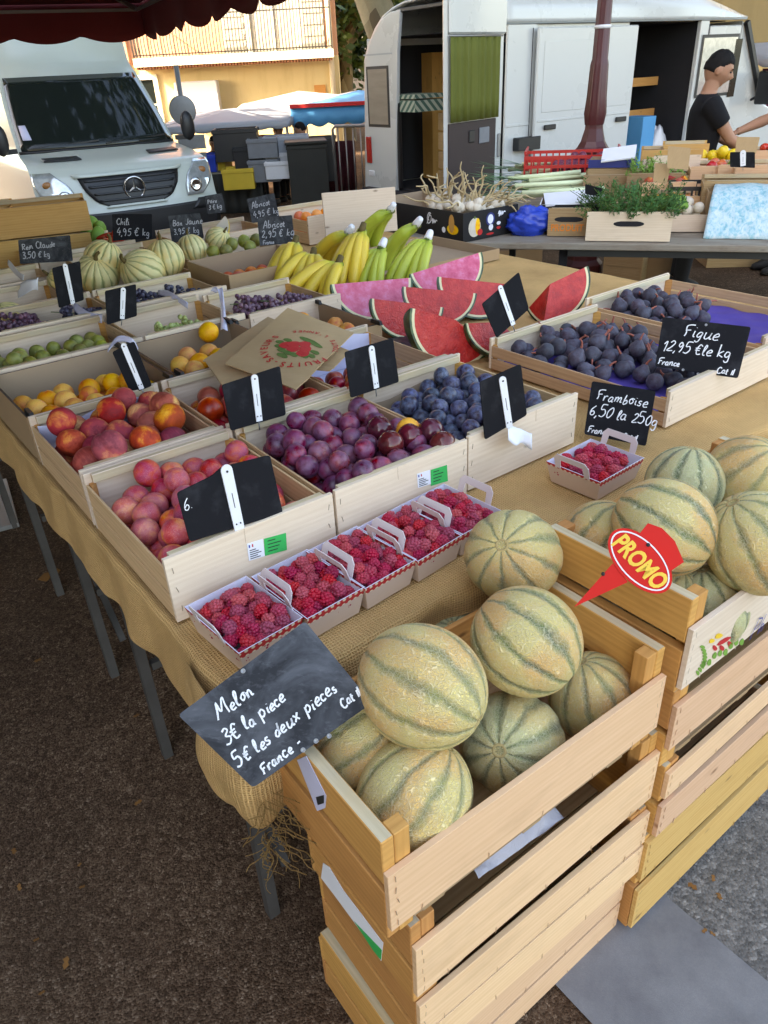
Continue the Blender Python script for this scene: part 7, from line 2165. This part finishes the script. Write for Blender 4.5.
def person(loc, rz, label, pose, top='tee_black', legs='trousers', hair='hair', skin='skin', scale=1.0, sit=False, long_sleeve=False, vox=.0095, nod=.3):
    """faces local +x; pose: targets of the right and the left hand as local points"""
    r = empty('person', loc, rz, label, 'person'); r.scale = (scale,) * 3
    hip = .50 if sit else .93
    body, shirt, pants = MB(), MB(), MB()
    c = lambda x, z: (x, 0, hip + z)
    loft(body, [(c(0, -.08), .10, .15), (c(0, .02), .112, .165), (c(.005, .16), .098, .140), (c(.015, .34), .115, .168), (c(.01, .46), .095, .178), (c(.0, .515), .06, .10), (c(.005, .54), .056, .058), (c(.025, .62), .052, .054)])
    loft(shirt, [(c(0, -.06), .118, .170), (c(0, .02), .122, .176), (c(.005, .16), .112, .156), (c(.015, .34), .130, .186), (c(.012, .42), .120, .192), (c(.008, .485), .090, .172), (c(.002, .522), .066, .095), (c(.006, .530), .060, .062)])
    loft(pants, [(c(0, -.13), .118, .165), (c(0, -.02), .120, .172), (c(0, .03), .116, .168)])
    for s, ps in ((-1, pose[0]), (1, pose[1])):
        sh = V((.008, s * .175, hip + .455)); hand_ = V(ps); d = hand_ - sh; L1, L2 = .29, .255
        D = min(d.length, L1 + L2 - .012); d = d.normalized(); a = (L1 ** 2 - L2 ** 2 + D ** 2) / (2 * D); h_ = math.sqrt(max(0, L1 ** 2 - a ** 2))
        bd = V((-.55, s * .30, -1)); bd = (bd - d * bd.dot(d)).normalized()
        el = sh + d * a + bd * h_; wr = sh + d * D; fd = (wr - el).normalized()
        body.tube([sh + V((0, -s * .05, .0)), sh, sh.lerp(el, .5), el, el.lerp(wr, .35), wr, wr + fd * .03], [.05, .058, .049, .041, .043, .029, .030], 14)
        f_ = .97 if long_sleeve else .56
        shirt.tube([sh + V((0, -s * .07, -.01)), sh + V((0, 0, .004)), sh.lerp(el, .3), sh.lerp(el, f_)], [.064, .080, .074, .068], 16)
        if long_sleeve: shirt.tube([el + (sh - el).normalized() * .02, el.lerp(wr, .4), el.lerp(wr, .93)], [.057, .052, .042], 14)
        sd_ = fd.cross(V((0, 0, 1))).normalized(); dn = V((0, 0, -1)); dn = (dn - fd * dn.dot(fd)).normalized()
        Mh = Matrix((fd, sd_, fd.cross(sd_))).transposed(); body.sphere(wr + fd * .062, (.052, .040, .018), 14, 10, None, Mh)
        for q in range(4):
            o_ = (q - 1.5) * .0195; Lf = (.066, .078, .072, .056)[q]; b = wr + fd * .095 + sd_ * o_
            body.tube([b, b + fd * Lf * .5 + dn * .010, b + fd * Lf * .85 + dn * .034], [.0105, .0098, .0085], 8)
        th_ = wr + fd * .035 - sd_ * s * .034
        body.tube([th_, th_ + fd * .035 - sd_ * s * .016 + dn * .012, th_ + fd * .062 - sd_ * s * .012 + dn * .026], [.013, .0115, .0095], 8)
        if sit: hp, kn, an = V((.02, s * .09, hip - .02)), V((.43, s * .13, hip)), V((.45, s * .12, .10))
        else: hp, kn, an = V((0, s * .09, hip - .08)), V((.02, s * .10, .50)), V((-.01, s * .10, .10))
        body.tube([hp, hp.lerp(kn, .5), kn, kn.lerp(an, .35), an, an - V((0, 0, .06))], [.085, .072, .054, .055, .036, .036], 14)
        pants.tube([hp + V((0, 0, .02)), hp.lerp(kn, .5), kn, kn.lerp(an, .5), an.lerp(kn, .02)], [.100, .088, .070, .066, .060], 16)
        sm_ = MB(); loft(sm_, [((an.x + .055, an.y, .012), .135, .045), ((an.x + .055, an.y, .05), .125, .046), ((an.x + .01, an.y, .10), .06, .044)]); sm_.build('shoe', MAT['shoe'], r)
    Hm = Matrix.Rotation(nod, 3, 'Y'); hc = V((.045, 0, hip + .675))
    def hp_(rx, ry, rz_, th, ph): return V((math.sin(th) * math.cos(ph) * rx, math.sin(th) * math.sin(ph) * ry, math.cos(th) * rz_))
    nu, nv = 56, 40; P = []
    for j in range(nv + 1):
        for i in range(nu): P.append(hc + Hm @ face_fn(*hp_(.099, .077, .118, PI * (j + .02) / (nv + .04), 2 * PI * i / nu)))
    F = [(j * nu + i, j * nu + (i + 1) % nu, (j + 1) * nu + (i + 1) % nu, (j + 1) * nu + i) for j in range(nv) for i in range(nu)]
    body.add(P, [f[::-1] for f in F] + [tuple(range(nu)), tuple(nv * nu + k for k in range(nu - 1, -1, -1))], 0, None, True)
    for s in (-1, 1): body.sphere(hc + Hm @ V((-.004, s * .078, -.008)), (.020, .009, .031), 12, 8, None, Hm)
    link_mesh('body', remeshed('body', body, skin, vox * .62 if vox < .012 else vox, 3), r)
    link_mesh('shirt', remeshed('shirt', shirt, top, vox, 8), r); link_mesh('trousers', remeshed('trousers', pants, legs, vox, 8), r)
    m = MB(); P = []
    for j in range(nv + 1):
        for i in range(nu):
            p = hp_(.099, .077, .118, PI * (j + .02) / (nv + .04), 2 * PI * i / nu)
            line = .060 if p.x > .055 else (.060 - (.055 - p.x) * 1.1 if p.x > -.03 else -.035)
            if abs(p.y) > .058 and p.x > -.03: line = max(line, -.005)
            k = 1.06 + .05 * noise.noise(p * 70) + .035 * noise.noise(p * 190) if p.z > line else .90
            if p.z > line: k += .05 * max(0, min(1, (p.z - .03) / .06)); k -= .07 * math.exp(-((p.z - line) / .014) ** 2)
            P.append(hc + Hm @ (face_fn(*p) * k if p.z <= line else p * k))
    m.add(P, F, 0, None, True); m.build('hair', MAT[hair], r)
    for s in (-1, 1):
        e_ = V((.083, s * .032, .012)); m = MB(); m.sphere(hc + Hm @ e_, (.010, .012, .006), 10, 8, None, Hm); m.build('eye', MAT['ink_dark'], r)
        m = MB(); m.tube([hc + Hm @ (e_ + V(q)) for q in ((.012, -s * .017, .018), (.013, s * .002, .023), (.001, s * .018, .018))], [.003, .0045, .003], 6); m.build('eyebrow', MAT[hair], r)
    return r
pm = atd(706, 150, 5.55)
person(V((pm.x - .05, pm.y, .0)), R(-14), 'dark-haired young man in a black T-shirt standing behind the vegetable stall, looking down', ((.42, -.06, 1.02), (.40, .14, 1.04)), scale=.97, nod=.38)
ps = aty(211, 165, 11.9); person(V((ps.x, 12.3, 0)), R(-70), 'dark-haired person in black seated far off beside the van mirror', ((.3, -.12, .62), (.3, .12, .62)), sit=True, vox=.014, scale=.72)
ps = aty(285, 140, 13); person(V((ps.x, 12.3, 0)), R(-120), 'person in a dark top seated far off under the blue awning', ((.3, -.12, .62), (.3, .12, .62)), top='trousers', sit=True, scale=.82, vox=.014)
ps = aty(304, 140, 12.2); person(V((ps.x, 12.2, 0)), R(170), 'person in a white shirt seated far off behind the dark bins', ((.3, -.12, .62), (.3, .12, .62)), top='shirt_white', long_sleeve=True, sit=True, scale=.82, vox=.014)
pk = atd(792, 128, 5.9); person(V((pk.x + .12, pk.y, 0)), R(178), 'customer in a pale shirt at the right edge reaching a hand over the stall', ((.55, -.12, 1.06), (.30, .2, .95)), top='shirt_white')

# ------------------------------------------------------------------ second stall: board table with vegetables
Z2 = .80
ta, tb2 = at(452, 242, Z2), at(800, 246, Z2)
ux2 = (V((tb2.x, tb2.y, 0)) - V((ta.x, ta.y, 0))).normalized(); uy2 = V((-ux2.y, ux2.x, 0)); RZ2 = math.atan2(ux2.y, ux2.x)
r2 = empty('vegetable_table', V((ta.x, ta.y, 0)), RZ2, 'grey plank table of the vegetable stall with a rounded left end', 'table')
m = MB(); L2 = 4.2; D2 = 1.75
o_ = [(-.05, 0), (L2, 0), (L2, D2), (-.30, D2), (-.48, 1.3), (-.52, .8), (-.46, .42), (-.30, .14)]
m.prism(o_, .035, None, (0, 0, Z2 - .036)); m.build('table_top', MAT['board_grey'], r2, bevel=.004)
m = MB(); m.box((L2 / 2 + .3, .03, Z2 - .056), (L2 - .7, .025, .034)); m.build('apron', MAT['bin_dark'], r2)
for (x, y) in ((.10, .12), (.62, .12), (2.05, .12), (3.3, .12), (.15, 1.5), (2.1, 1.5), (3.3, 1.5)):
    m = MB(); m.box((x, y, (Z2 - .04) / 2), (.045, .045, Z2 - .04)); m.build('leg', MAT['van_dark'], r2)
def vat(px, py, z=Z2): return at(px, py, z)
GV = 'wooden crates of the vegetable stall'
def vcrate(px, py, w_, d_, h_, label, z=Z2 + .003, rz=0, wm='crate_old_shade', hole=False, **kw):
    c = plateau(0, 0, w_, d_, h_, label, GV, origin=vat(px, py, z), rz=RZ2 + rz, wmat=wm, smat=wm, detail=False)
    if hole:
        m = MB(); k = 14; P = []
        for i in range(k):
            a = 2 * PI * i / k; P.append(V((w_ / 2 + .05 * (math.cos(a) + .6 * (1 if math.cos(a) > 0 else -1)), -.0008, h_ * .60 + .014 * math.sin(a))))
        plate(m, P, V((0, -1, 0)), .0005); m.build('hand_hole', MAT['van_dark'], c.root)
    return c
# garlic carton
gA, gB, gD = vat(463, 243), vat(517, 232), vat(414, 216); gx = gB - gA
gc = carton(0, 0, gx.length, (gD - gA).length * .9, .155, 'black printed melon carton full of garlic at the left end of the vegetable table', None, origin=gA + V((0, 0, .002)), rz=math.atan2(gx.y, gx.x), mat='black_card', edge='black_card', flaps=False)
m = MB()
def cprint(x, z, rx, rz_, mi, k=16, y=-.0012):
    plate(m, [V((x + rx * math.cos(2 * PI * i / k), y, z + rz_ * math.sin(2 * PI * i / k))) for i in range(k)], V((0, -1, 0)), .0003, mi)
cprint(.085, .07, .046, .052, 0); cprint(.108, .072, .018, .046, 1, y=-.0016); cprint(.085, .122, .006, .008, 3, y=-.0018); cprint(.125, .04, .02, .018, 2, y=-.0018)
cprint(.205, .10, .034, .036, 4); cprint(.205, .10, .022, .026, 5, y=-.0016); cprint(.21, .055, .017, .018, 5); cprint(.27, .07, .016, .010, 5); cprint(.27, .045, .016, .008, 2); cprint(.205, .02, .03, .006, 2)
for xx in (.045,): pass
hand(m, '~', V((.26, -.0012, .10)), V((1, 0, 0)), V((0, 0, 1)), .06, .006, m=5)
m.build('printed_front', [MAT['garlic'], MAT['apricot_skin'], MAT['ink_red'], MAT['stem_green'], MAT['blue_navy'], MAT['white_paper']], gc.root)
m = MB()
def sprint(y, z, ry_, rz_, mi, x=-.0012, k=16): plate(m, [V((x, y + ry_ * math.cos(2 * PI * i / k), z + rz_ * math.sin(2 * PI * i / k))) for i in range(k)], V((-1, 0, 0)), .0003, mi)
sprint(.09, .06, .05, .028, 0); sprint(.10, .09, .025, .05, 1, -.0016); sprint(.17, .05, .016, .016, 2); hand(m, '@~', V((-.0012, .33, .07)), V((0, -1, 0)), V((0, 0, 1)), .06, .006, m=2)
m.build('printed_side', [MAT['apricot_skin'], MAT['pine_warm'], MAT['white_paper']], gc.root)
# garlic: each head with its dry stalk
GH = []
for sd0 in range(4):
    rd = random.Random(sd0); mm = MB()
    mm.sphere((0, 0, 0), (.030, .030, .026), 18, 12, lambda th, ph: (1 + .09 * abs(math.cos(3.5 * ph)) * math.sin(th)) * (1 + .35 * math.exp(-(th / .35) ** 2)))
    me = mm.mesh('garlic_head', MAT['garlic']); mm = MB(); q = [V((0, 0, .03))]; d = V((rd.uniform(-.3, .3), rd.uniform(-.3, .3), 1))
    for i in range(5): q.append(q[-1] + d.normalized() * .036); d = d + V((rd.uniform(-.8, .8), rd.uniform(-.8, .8), rd.uniform(-.4, .1)))
    mm.tube(smoothpath([tuple(p) for p in q], 3), [.0065 - .0002 * i for i in range(16)], 6); GH.append((me, mm.mesh('stalk', MAT['garlic_stem'])))
rd = random.Random(4)
for i in range(70):
    x, y = rd.uniform(.02, .46), rd.uniform(.05, .36); zz = .10 + .05 * rd.random() + .05 * math.exp(-((x - .1) / .14) ** 2)
    k = rd.randrange(4); o = link_mesh('garlic', GH[k][0], None, gc.P(x, y, zz))
    el = rd.uniform(.2, 1.25) if x < .25 else rd.uniform(1.0, 1.5)
    azi = rd.uniform(-1.2, 1.2) if x > .25 else rd.uniform(0, 6.28)
    d = V((math.cos(azi) * math.sin(el), math.sin(azi) * math.sin(el), math.cos(el)))
    o.rotation_euler = d.to_track_quat('Z', 'Y').to_euler(); tag(o, 'dry garlic head with its stalk in the black carton', 'garlic', 'garlic heads in the black carton'); link_mesh('stalk', GH[k][1], o)
# leeks
rd = random.Random(6)
for i in range(15):
    p = vat(508 + 7 * (i % 4), 198 - 2.4 * i, Z2 + .10 + .02 * (i % 3)); a = RZ2 + R(rd.uniform(14, 24)); L = .52
    o = MB(); d = V((math.cos(a), math.sin(a), rd.uniform(-.02, .06)))
    o.tube([d * .0, d * L * .5, d * L], [.017, .016, .018], 8); ob = o.build('leek', MAT['leek_white'], None, p); tag(ob, 'leek with a pale stem lying across the vegetable stall', 'leek', 'leeks on the vegetable stall')
    g_ = MB()
    for q in range(5):
        e = -d * rd.uniform(.18, .30) + V((rd.uniform(-.03, .03), rd.uniform(-.06, .06), rd.uniform(0, .09)))
        w_ = V((0, 0, 1)).cross(d).normalized() * .016
        g_.add([w_, -w_, e * .6 - w_ * .9, e * .6 + w_ * .9, e], [(0, 1, 2, 3), (3, 2, 4)])
    g_.build('leaves', MAT['leek_green'], ob)
# blue plastic bag
m = MB(); m.sphere((0, 0, .065), (.13, .08, .085), 40, 28, lambda th, ph: 1 + .25 * noise.noise(V((math.cos(ph) * 2.2 * math.sin(th), math.sin(ph) * 2.2 * math.sin(th), math.cos(th) * 2.4))) + .16 * noise.noise(V((math.cos(ph) * 6 * math.sin(th), math.sin(ph) * 6 * math.sin(th), math.cos(th) * 6)))); o = m.build('blue_bag', MAT['blue_plastic'], None, vat(530, 234)); tag(o, 'shiny blue plastic bag between the garlic carton and the wooden crate', 'plastic bag')
# open black box with a white lid flap
bx_ = carton(0, 0, .34, .26, .15, 'black carton with white swirls and a pale flap, right of the blue bag', None, origin=vat(538, 232), rz=RZ2 + .05, mat='black_card', edge='white_paper', flaps=False)
m = MB(); hand(m, '@@@', V((.01, -.0014, .03)), V((1, 0, 0)), V((0, 0, 1)), .10, .007); m.build('printed_front', MAT['white_paper'], bx_.root)
m = MB(); m.box((0, 0, 0), (.34, .26, .006)); m.build('flap', MAT['white_paper'], bx_.root, (.19, .14, .168), (R(7), R(-3), .1))
c1 = vcrate(547, 236, .23, .34, .15, 'small wooden crate with orange stamped letters left of the herb crate', hole=True)
m = MB(); v, f = type_mesh('PRODUIT', .052, .02, 0); m.add([V((.018 + p[0] * .82, -.0012, .028 + p[1])) for p in v], f); m.build('stamped_letters', MAT['orange_fruit'], c1.root)
c2 = vcrate(585, 241, .44, .34, .15, 'wooden crate heaped with feathery green herbs on the vegetable table', hole=True, wm='poplar')
def herbs(c, n, L, mat, label, name='herb_bunch', spread=1.0, seed=1, zb=.06):
    rd = random.Random(seed)
    r = empty(name, c.P(c.w / 2, c.d / 2, zb), c.rz, label, 'herbs')
    m = MB(); st = MB()
    for i in range(n):
        b = V((rd.uniform(-.48, .48) * c.w * spread, rd.uniform(-.45, .45) * c.d * spread, rd.uniform(0, .05)))
        d = V((b.x * 1.6 + rd.uniform(-.25, .25), b.y * 1.6 - .15 + rd.uniform(-.25, .25), rd.uniform(.25, .7))).normalized()
        l = L * rd.uniform(.5, 1.1)
        st.tube([b, b + d * l * .5, b + d * l + V((0, 0, -.02))], .0016, 4)
        for q in range(16):
            p = b + d * l * rd.uniform(.25, 1.05); u = V((rd.gauss(0, 1), rd.gauss(0, 1), rd.gauss(0, 1))).normalized(); w_ = u.cross(d).normalized()
            s = rd.uniform(.008, .016); m.add([p, p + u * s + w_ * s * .28, p + u * s * 2, p + u * s - w_ * s * .28], [(0, 1, 2, 3)])
    m.build('leaves', MAT[mat], r); st.build('stems', MAT['stem_green'], r)
herbs(c2, 190, .17, 'herb_green', 'feathery dark green herb bunches spilling out of the wooden crate', zb=.09)
# red crate with onions
rc = empty('red_crate', vat(524, 178, Z2 + .10), RZ2 + R(4), 'red plastic crate of purple onions behind the leeks', 'plastic crate')
w_, d_, h_ = .70, .42, .15
for y in (0, d_):
    m = MB()
    for z in (.01, h_ - .012, h_ * .5): m.box((w_ / 2, y, z), (w_, .014, .022))
    for k in range(15): m.box((w_ * k / 14, y, h_ / 2), (.012, .012, h_ - .004))
    m.build('side', MAT['red_plastic'], rc)
for x in (0, w_):
    m = MB()
    for z in (.01, h_ * .5, h_ + .02): m.box((x, d_ / 2, z), (.014, d_ - .016, .024))
    for k in range(1, 9): m.box((x, d_ * k / 9, h_ / 2 + .01), (.012, .012, h_ + .02))
    m.build('end', MAT['red_plastic'], rc)
m = MB(); m.box((w_ / 2, d_ / 2, .012), (w_ - .03, d_ - .03, .01)); m.build('base', MAT['red_plastic'], rc)
mm = MB(); mm.sphere((0, 0, 0), (.034, .034, .031), 14, 10, lambda th, ph: 1 + .3 * math.exp(-(th / .3) ** 2)); ON = mm.mesh('onion', MAT['onion_red'])
rcC = Crate(rc, 0, 0, 0, w_, d_, h_, RZ2 + R(4)); rd = random.Random(2)
for (x, y, z) in pack(46, .034, .2, w_, .02, d_, .02, None, 10, .2, 3):
    o = link_mesh('onion', ON, None, rcC.P(x, y, z), (rd.uniform(-1, 1), rd.uniform(-1, 1), 0)); tag(o, 'purple onion in the red plastic crate', 'onion', 'purple onions in the red crate')
# further crates of the stall, row by row
vc = []
for (px, py, w_, d_, h_, z, rz, lb, wm, hole) in (
    (620, 238, .24, .34, .12, .0, 0, 'pale low crate at the right end of the herb crate', 'poplar', False),
    (582, 196, .30, .30, .13, .06, 0, 'wooden crate with a small slate in front of the red onion crate', 'crate_old_shade', False),
    (625, 195, .36, .30, .13, .08, 0, 'wooden crate of green leaves behind the herbs', 'crate_old_shade', False),
    (640, 205, .32, .30, .13, .05, .1, 'wooden crate of pink fruit right of the herb crate', 'pine', False),
    (652, 222, .26, .30, .14, .0, .1, 'narrow wooden crate of orange carrots beside the pale low crate', 'pine', False),
    (640, 180, .42, .34, .13, .12, 0, 'wooden crate of courgettes behind the brown card', 'poplar', False),
    (688, 190, .46, .34, .14, .10, 0, 'slatted wooden crate of tomatoes in the middle of the vegetable stall', 'pine', False),
    (692, 178, .34, .30, .11, .12, 0, 'wooden crate of yellow lemons in front of the young man', 'poplar', False),
    (732, 190, .34, .32, .14, .12, 0, 'wooden crate of small pale onions at the right of the vegetable stall', 'pine', False),
    (698, 222, .50, .30, .22, .02, -.02, 'deep wooden crate behind the pale blue patterned sheet', 'crate_old_shade', False),
    (640, 166, .40, .30, .10, .20, 0, 'warm wooden crate at the back below the van side door', 'pine_yellow', False),
    (614, 214, .30, .26, .10, .0, .05, 'low crate of dark greens squeezed behind the herb crate', 'crate_old_shade', False),
    (668, 232, .20, .26, .09, .0, .05, 'small low crate at the table edge left of the patterned sheet', 'poplar', False),
    (652, 172, .30, .26, .10, .18, .05, 'small pale crate behind the smaller brown card', 'poplar', False),
    (716, 182, .30, .26, .10, .15, 0, 'shallow crate between the lemons and the pale onions', 'pine', False),
    (662, 160, .30, .26, .10, .22, 0, 'shallow yellowish crate behind the larger brown card', 'pine_yellow', False),
    (752, 170, .40, .30, .12, .16, 0, 'wooden crate of red fruit at the right edge', 'pine', False)):
    vc.append(vcrate(px, py, w_, d_, h_, lb, Z2 + .004 + z, rz, wm, hole))
    if z > .02:                                   # the upper rows stand on upturned crates
        plateau(0, 0, w_ - .02, d_ - .02, z - .004, 'upturned crate carrying the ' + lb.split(' ', 2)[-1][:60], 'upturned crates under the vegetable crates', origin=vc[-1].P(.01, .01, -z - .001), rz=RZ2 + rz, wmat='crate_old_shade', smat='crate_old_shade', detail=False)
def vfill(c, n, r_, mat, name, label, cat, group, seed, el=1.0, zm=.22):
    mm = MB(); mm.sphere((0, 0, 0), (r_, r_, r_ * el), 14, 10, crease(.03)); me = mm.mesh(name, MAT[mat]); rd = random.Random(seed)
    for (x, y, z) in pack(n, r_, .02, c.w - .02, .02, c.d - .02, .03, (c.w / 2, c.d / 2, .2), 10, zm, seed):
        o = link_mesh(name, me, None, c.P(x, y, z), (rd.uniform(0, 3), rd.uniform(0, 3), 0)); tag(o, label, cat, group)
vfill(vc[3], 22, .032, 'peach_skin', 'peach', 'pink peach in a crate of the vegetable stall', 'peach', 'peaches on the vegetable stall', 1)
vfill(vc[4], 26, .026, 'orange_skin', 'carrot', 'orange carrot root in the narrow crate of the vegetable stall', 'carrot', 'carrots on the vegetable stall', 2, 1.9)
vfill(vc[5], 16, .030, 'courgette', 'courgette', 'dark green courgette in the crate behind the brown card', 'courgette', 'courgettes on the vegetable stall', 3, 2.6)
vfill(vc[6], 26, .036, 'tomato_skin', 'tomato', 'red tomato in the slatted crate of the vegetable stall', 'tomato', 'tomatoes on the vegetable stall', 4)
vfill(vc[7], 20, .036, 'lemon', 'lemon', 'yellow lemon heaped in front of the young man', 'lemon', 'lemons on the vegetable stall', 5, 1.2, .26)
vfill(vc[8], 20, .026, 'garlic', 'onion', 'small pale onion in the right crate of the vegetable stall', 'onion', 'pale onions on the vegetable stall', 6)
vfill(vc[-1], 24, .032, 'tomato_red', 'red_fruit', 'bright red fruit at the right edge of the vegetable stall', 'fruit', 'red fruit at the right edge', 7)
vfill(vc[14], 16, .026, 'veg_green', 'lime', 'small green fruit in the shallow crate by the lemons', 'lime', 'limes on the vegetable stall', 9)
vfill(vc[12], 14, .03, 'garlic', 'turnip', 'pale turnip in the low crate at the table edge', 'turnip', 'turnips on the vegetable stall', 10)
herbs(vc[11], 50, .08, 'leek_green', 'dark green leaves in the low crate behind the herbs', 'leaf_greens', .9, 8, .06)
herbs(vc[2], 60, .10, 'veg_green', 'light green leaf vegetables behind the dark herbs', 'leaf_vegetables', .9, 5, .08)
# black crate with a green and white pack
bk = empty('black_crate', vat(668, 210, Z2 + .06), RZ2, 'small black plastic crate between the brown card and the carrots', 'plastic crate'); w_, d_, h_ = .32, .30, .13
for y in (0, d_):
    m = MB()
    for z in (.012, h_ - .012): m.box((w_ / 2, y, z), (w_, .012, .022))
    for k in range(9): m.box((w_ * k / 8, y, h_ / 2), (.012, .010, h_ - .004))
    m.build('side', MAT['black_plastic'], bk)
for x in (0, w_):
    m = MB()
    for z in (.012, h_ - .012): m.box((x, d_ / 2, z), (.012, d_ - .014, .022))
    for k in range(1, 8): m.box((x, d_ * k / 8, h_ / 2), (.010, .012, h_ - .004))
    m.build('end', MAT['black_plastic'], bk)
m = MB(); m.box((0, 0, .02), (.24, .12, .03)); o = m.build('green_pack', MAT['veg_green'], None, vat(664, 206, Z2 + .13), (R(20), 0, RZ2 + .2), .008); tag(o, 'green and white packet lying against the small black crate', 'packet')
# brown cards on the crates
for (qd, bs, z, lb) in (([(668, 146), (691, 148), (688, 170), (667, 168)], (678, 169), Z2 + .34, 'brown card price sign at the back of the vegetable stall'), ([(655, 163), (671, 164), (667, 184), (653, 182)], (660, 183), Z2 + .26, 'smaller brown card price sign in front of the larger one'), ([(737, 137), (760, 137), (756, 154), (735, 152)], (746, 153), Z2 + .36, 'brown card price sign on a white clip in front of the young man')):
    slate(qd, bs, z, lb, CO - at(bs[0], bs[1], z) + V((0, 0, .2)), mat='kraft', group='brown card price signs', lines=())
slate([(585, 184), (602, 188), (602, 197), (585, 194)], (593, 196), Z2 + .22, 'small black slate on the crate in front of the red onions', CO - at(593, 196, Z2 + .12), lines=(), mat='slate_clean')
slate([(730, 152), (755, 152), (755, 168), (730, 167)], (742, 167), Z2 + .30, 'black slate with a white clip below the brown card', CO - at(742, 167, Z2 + .2), clip=((743, 153), (743, 166)), cw=.03)
# open white-lidded blue box
lb_ = carton(0, 0, .30, .22, .05, 'flat blue box with a white lid flap leaning open behind the red crate', None, origin=vat(588, 168, Z2 + .22), rz=RZ2 - .05, mat='blue_navy', edge='blue_navy', flaps=False)
m = MB(); m.box((0, 0, 0), (.22, .20, .008)); m.build('flap', MAT['white_paper'], lb_.root, (.19, .08, .08), (R(18), R(-6), 0))
plateau(0, 0, .29, .21, .215, 'deep wooden crate under the flat blue box', 'upturned crates under the vegetable crates', origin=lb_.loc + V((0, 0, -.218)), rz=RZ2, wmat='crate_old_shade', smat='crate_old_shade', detail=False)
# patterned pale blue sheet over a box
pb0, pb1 = vat(705, 238, Z2 + .004), vat(800, 238, Z2 + .004)
r = carton(0, 0, .62, .40, .20, 'box under a pale blue and white patterned sheet at the right edge', None, origin=pb0 + uy2 * .24, rz=RZ2, mat='cardboard', edge='cardboard', flaps=False).root
m = MB(); m.grid(lambda u, v: V((-.01 + .64 * u + .05 * v * (1 - u), -.25 + .36 * v + .006 * math.sin(u * 9), .0 + .225 * math.sin(min(1, v * 1.25) * PI / 2) + .008 * noise.noise(V((u * 5, v * 5, 1))))), 30, 16, uv=lambda u, v: (u * 2.2, v * 1.3)); o = m.build('patterned_sheet', MAT['pattern_sheet'], r); s_ = o.modifiers.new('cloth', 'SOLIDIFY'); s_.thickness = .004
# under the table
for (px, py, w_, d_, h_, lb, wm) in ((706, 268, .50, .36, .26, 'wooden crate on the ground under the vegetable table', 'crate_old_shade'), (752, 262, .5, .36, .24, 'wooden crate on the ground farther right under the vegetable table', 'pine')):
    plateau(0, 0, w_, d_, h_, lb, GV, origin=at(px, py, .003), rz=RZ2 + .2, wmat=wm, smat=wm, detail=False)
carton(0, 0, .55, .4, .22, 'brown cardboard box on the ground under the vegetable table', None, origin=at(604, 280, .003), rz=RZ2 - .2, flaps=False, edge='cardboard')
carton(0, 0, .45, .35, .26, 'brown cardboard box on the ground behind the watermelons', None, origin=at(490, 282, .003), rz=RZ2 + .3, flaps=False, edge='cardboard')
plateau(0, 0, .45, .34, .3, 'old slatted crate leaning under the vegetable table', GV, origin=at(640, 286, .003), rz=RZ2 + 1.2, wmat='crate_old_shade', smat='crate_old_shade', detail=False)
# striped parasols of the stall far right
q = atd(772, 60, 9.5)
canopy('pale_awning', [V((q.x - .1, q.y - .2, 1.55)), V((q.x + 2.2, q.y + .3, 1.55)), V((q.x + 2.2, q.y + 2.4, 1.75)), V((q.x - .1, q.y + 2.2, 1.75))], .1, .1, ['grey_tarp'], 'grey awning at the right edge beyond the white van')
for i, (mt, dx) in enumerate((('red_tarp', 0), ('orange_cloth', .3), ('white_tarp', .55))):
    m = MB(); m.grid(lambda u, v: V((q.x + dx + .26 * u, q.y + .2 + .02 * math.sin(u * 12 + i), .95 + .5 * v)), 12, 3); o = m.build('garment', MAT['white_tarp' if i == 2 else ('onion_red' if i == 0 else 'orange_cloth')], None); s_ = o.modifiers.new('cloth', 'SOLIDIFY'); s_.thickness = .006; tag(o, ('dark pink', 'orange', 'white')[i] + ' garment hanging under the grey awning at the right edge', 'garment')
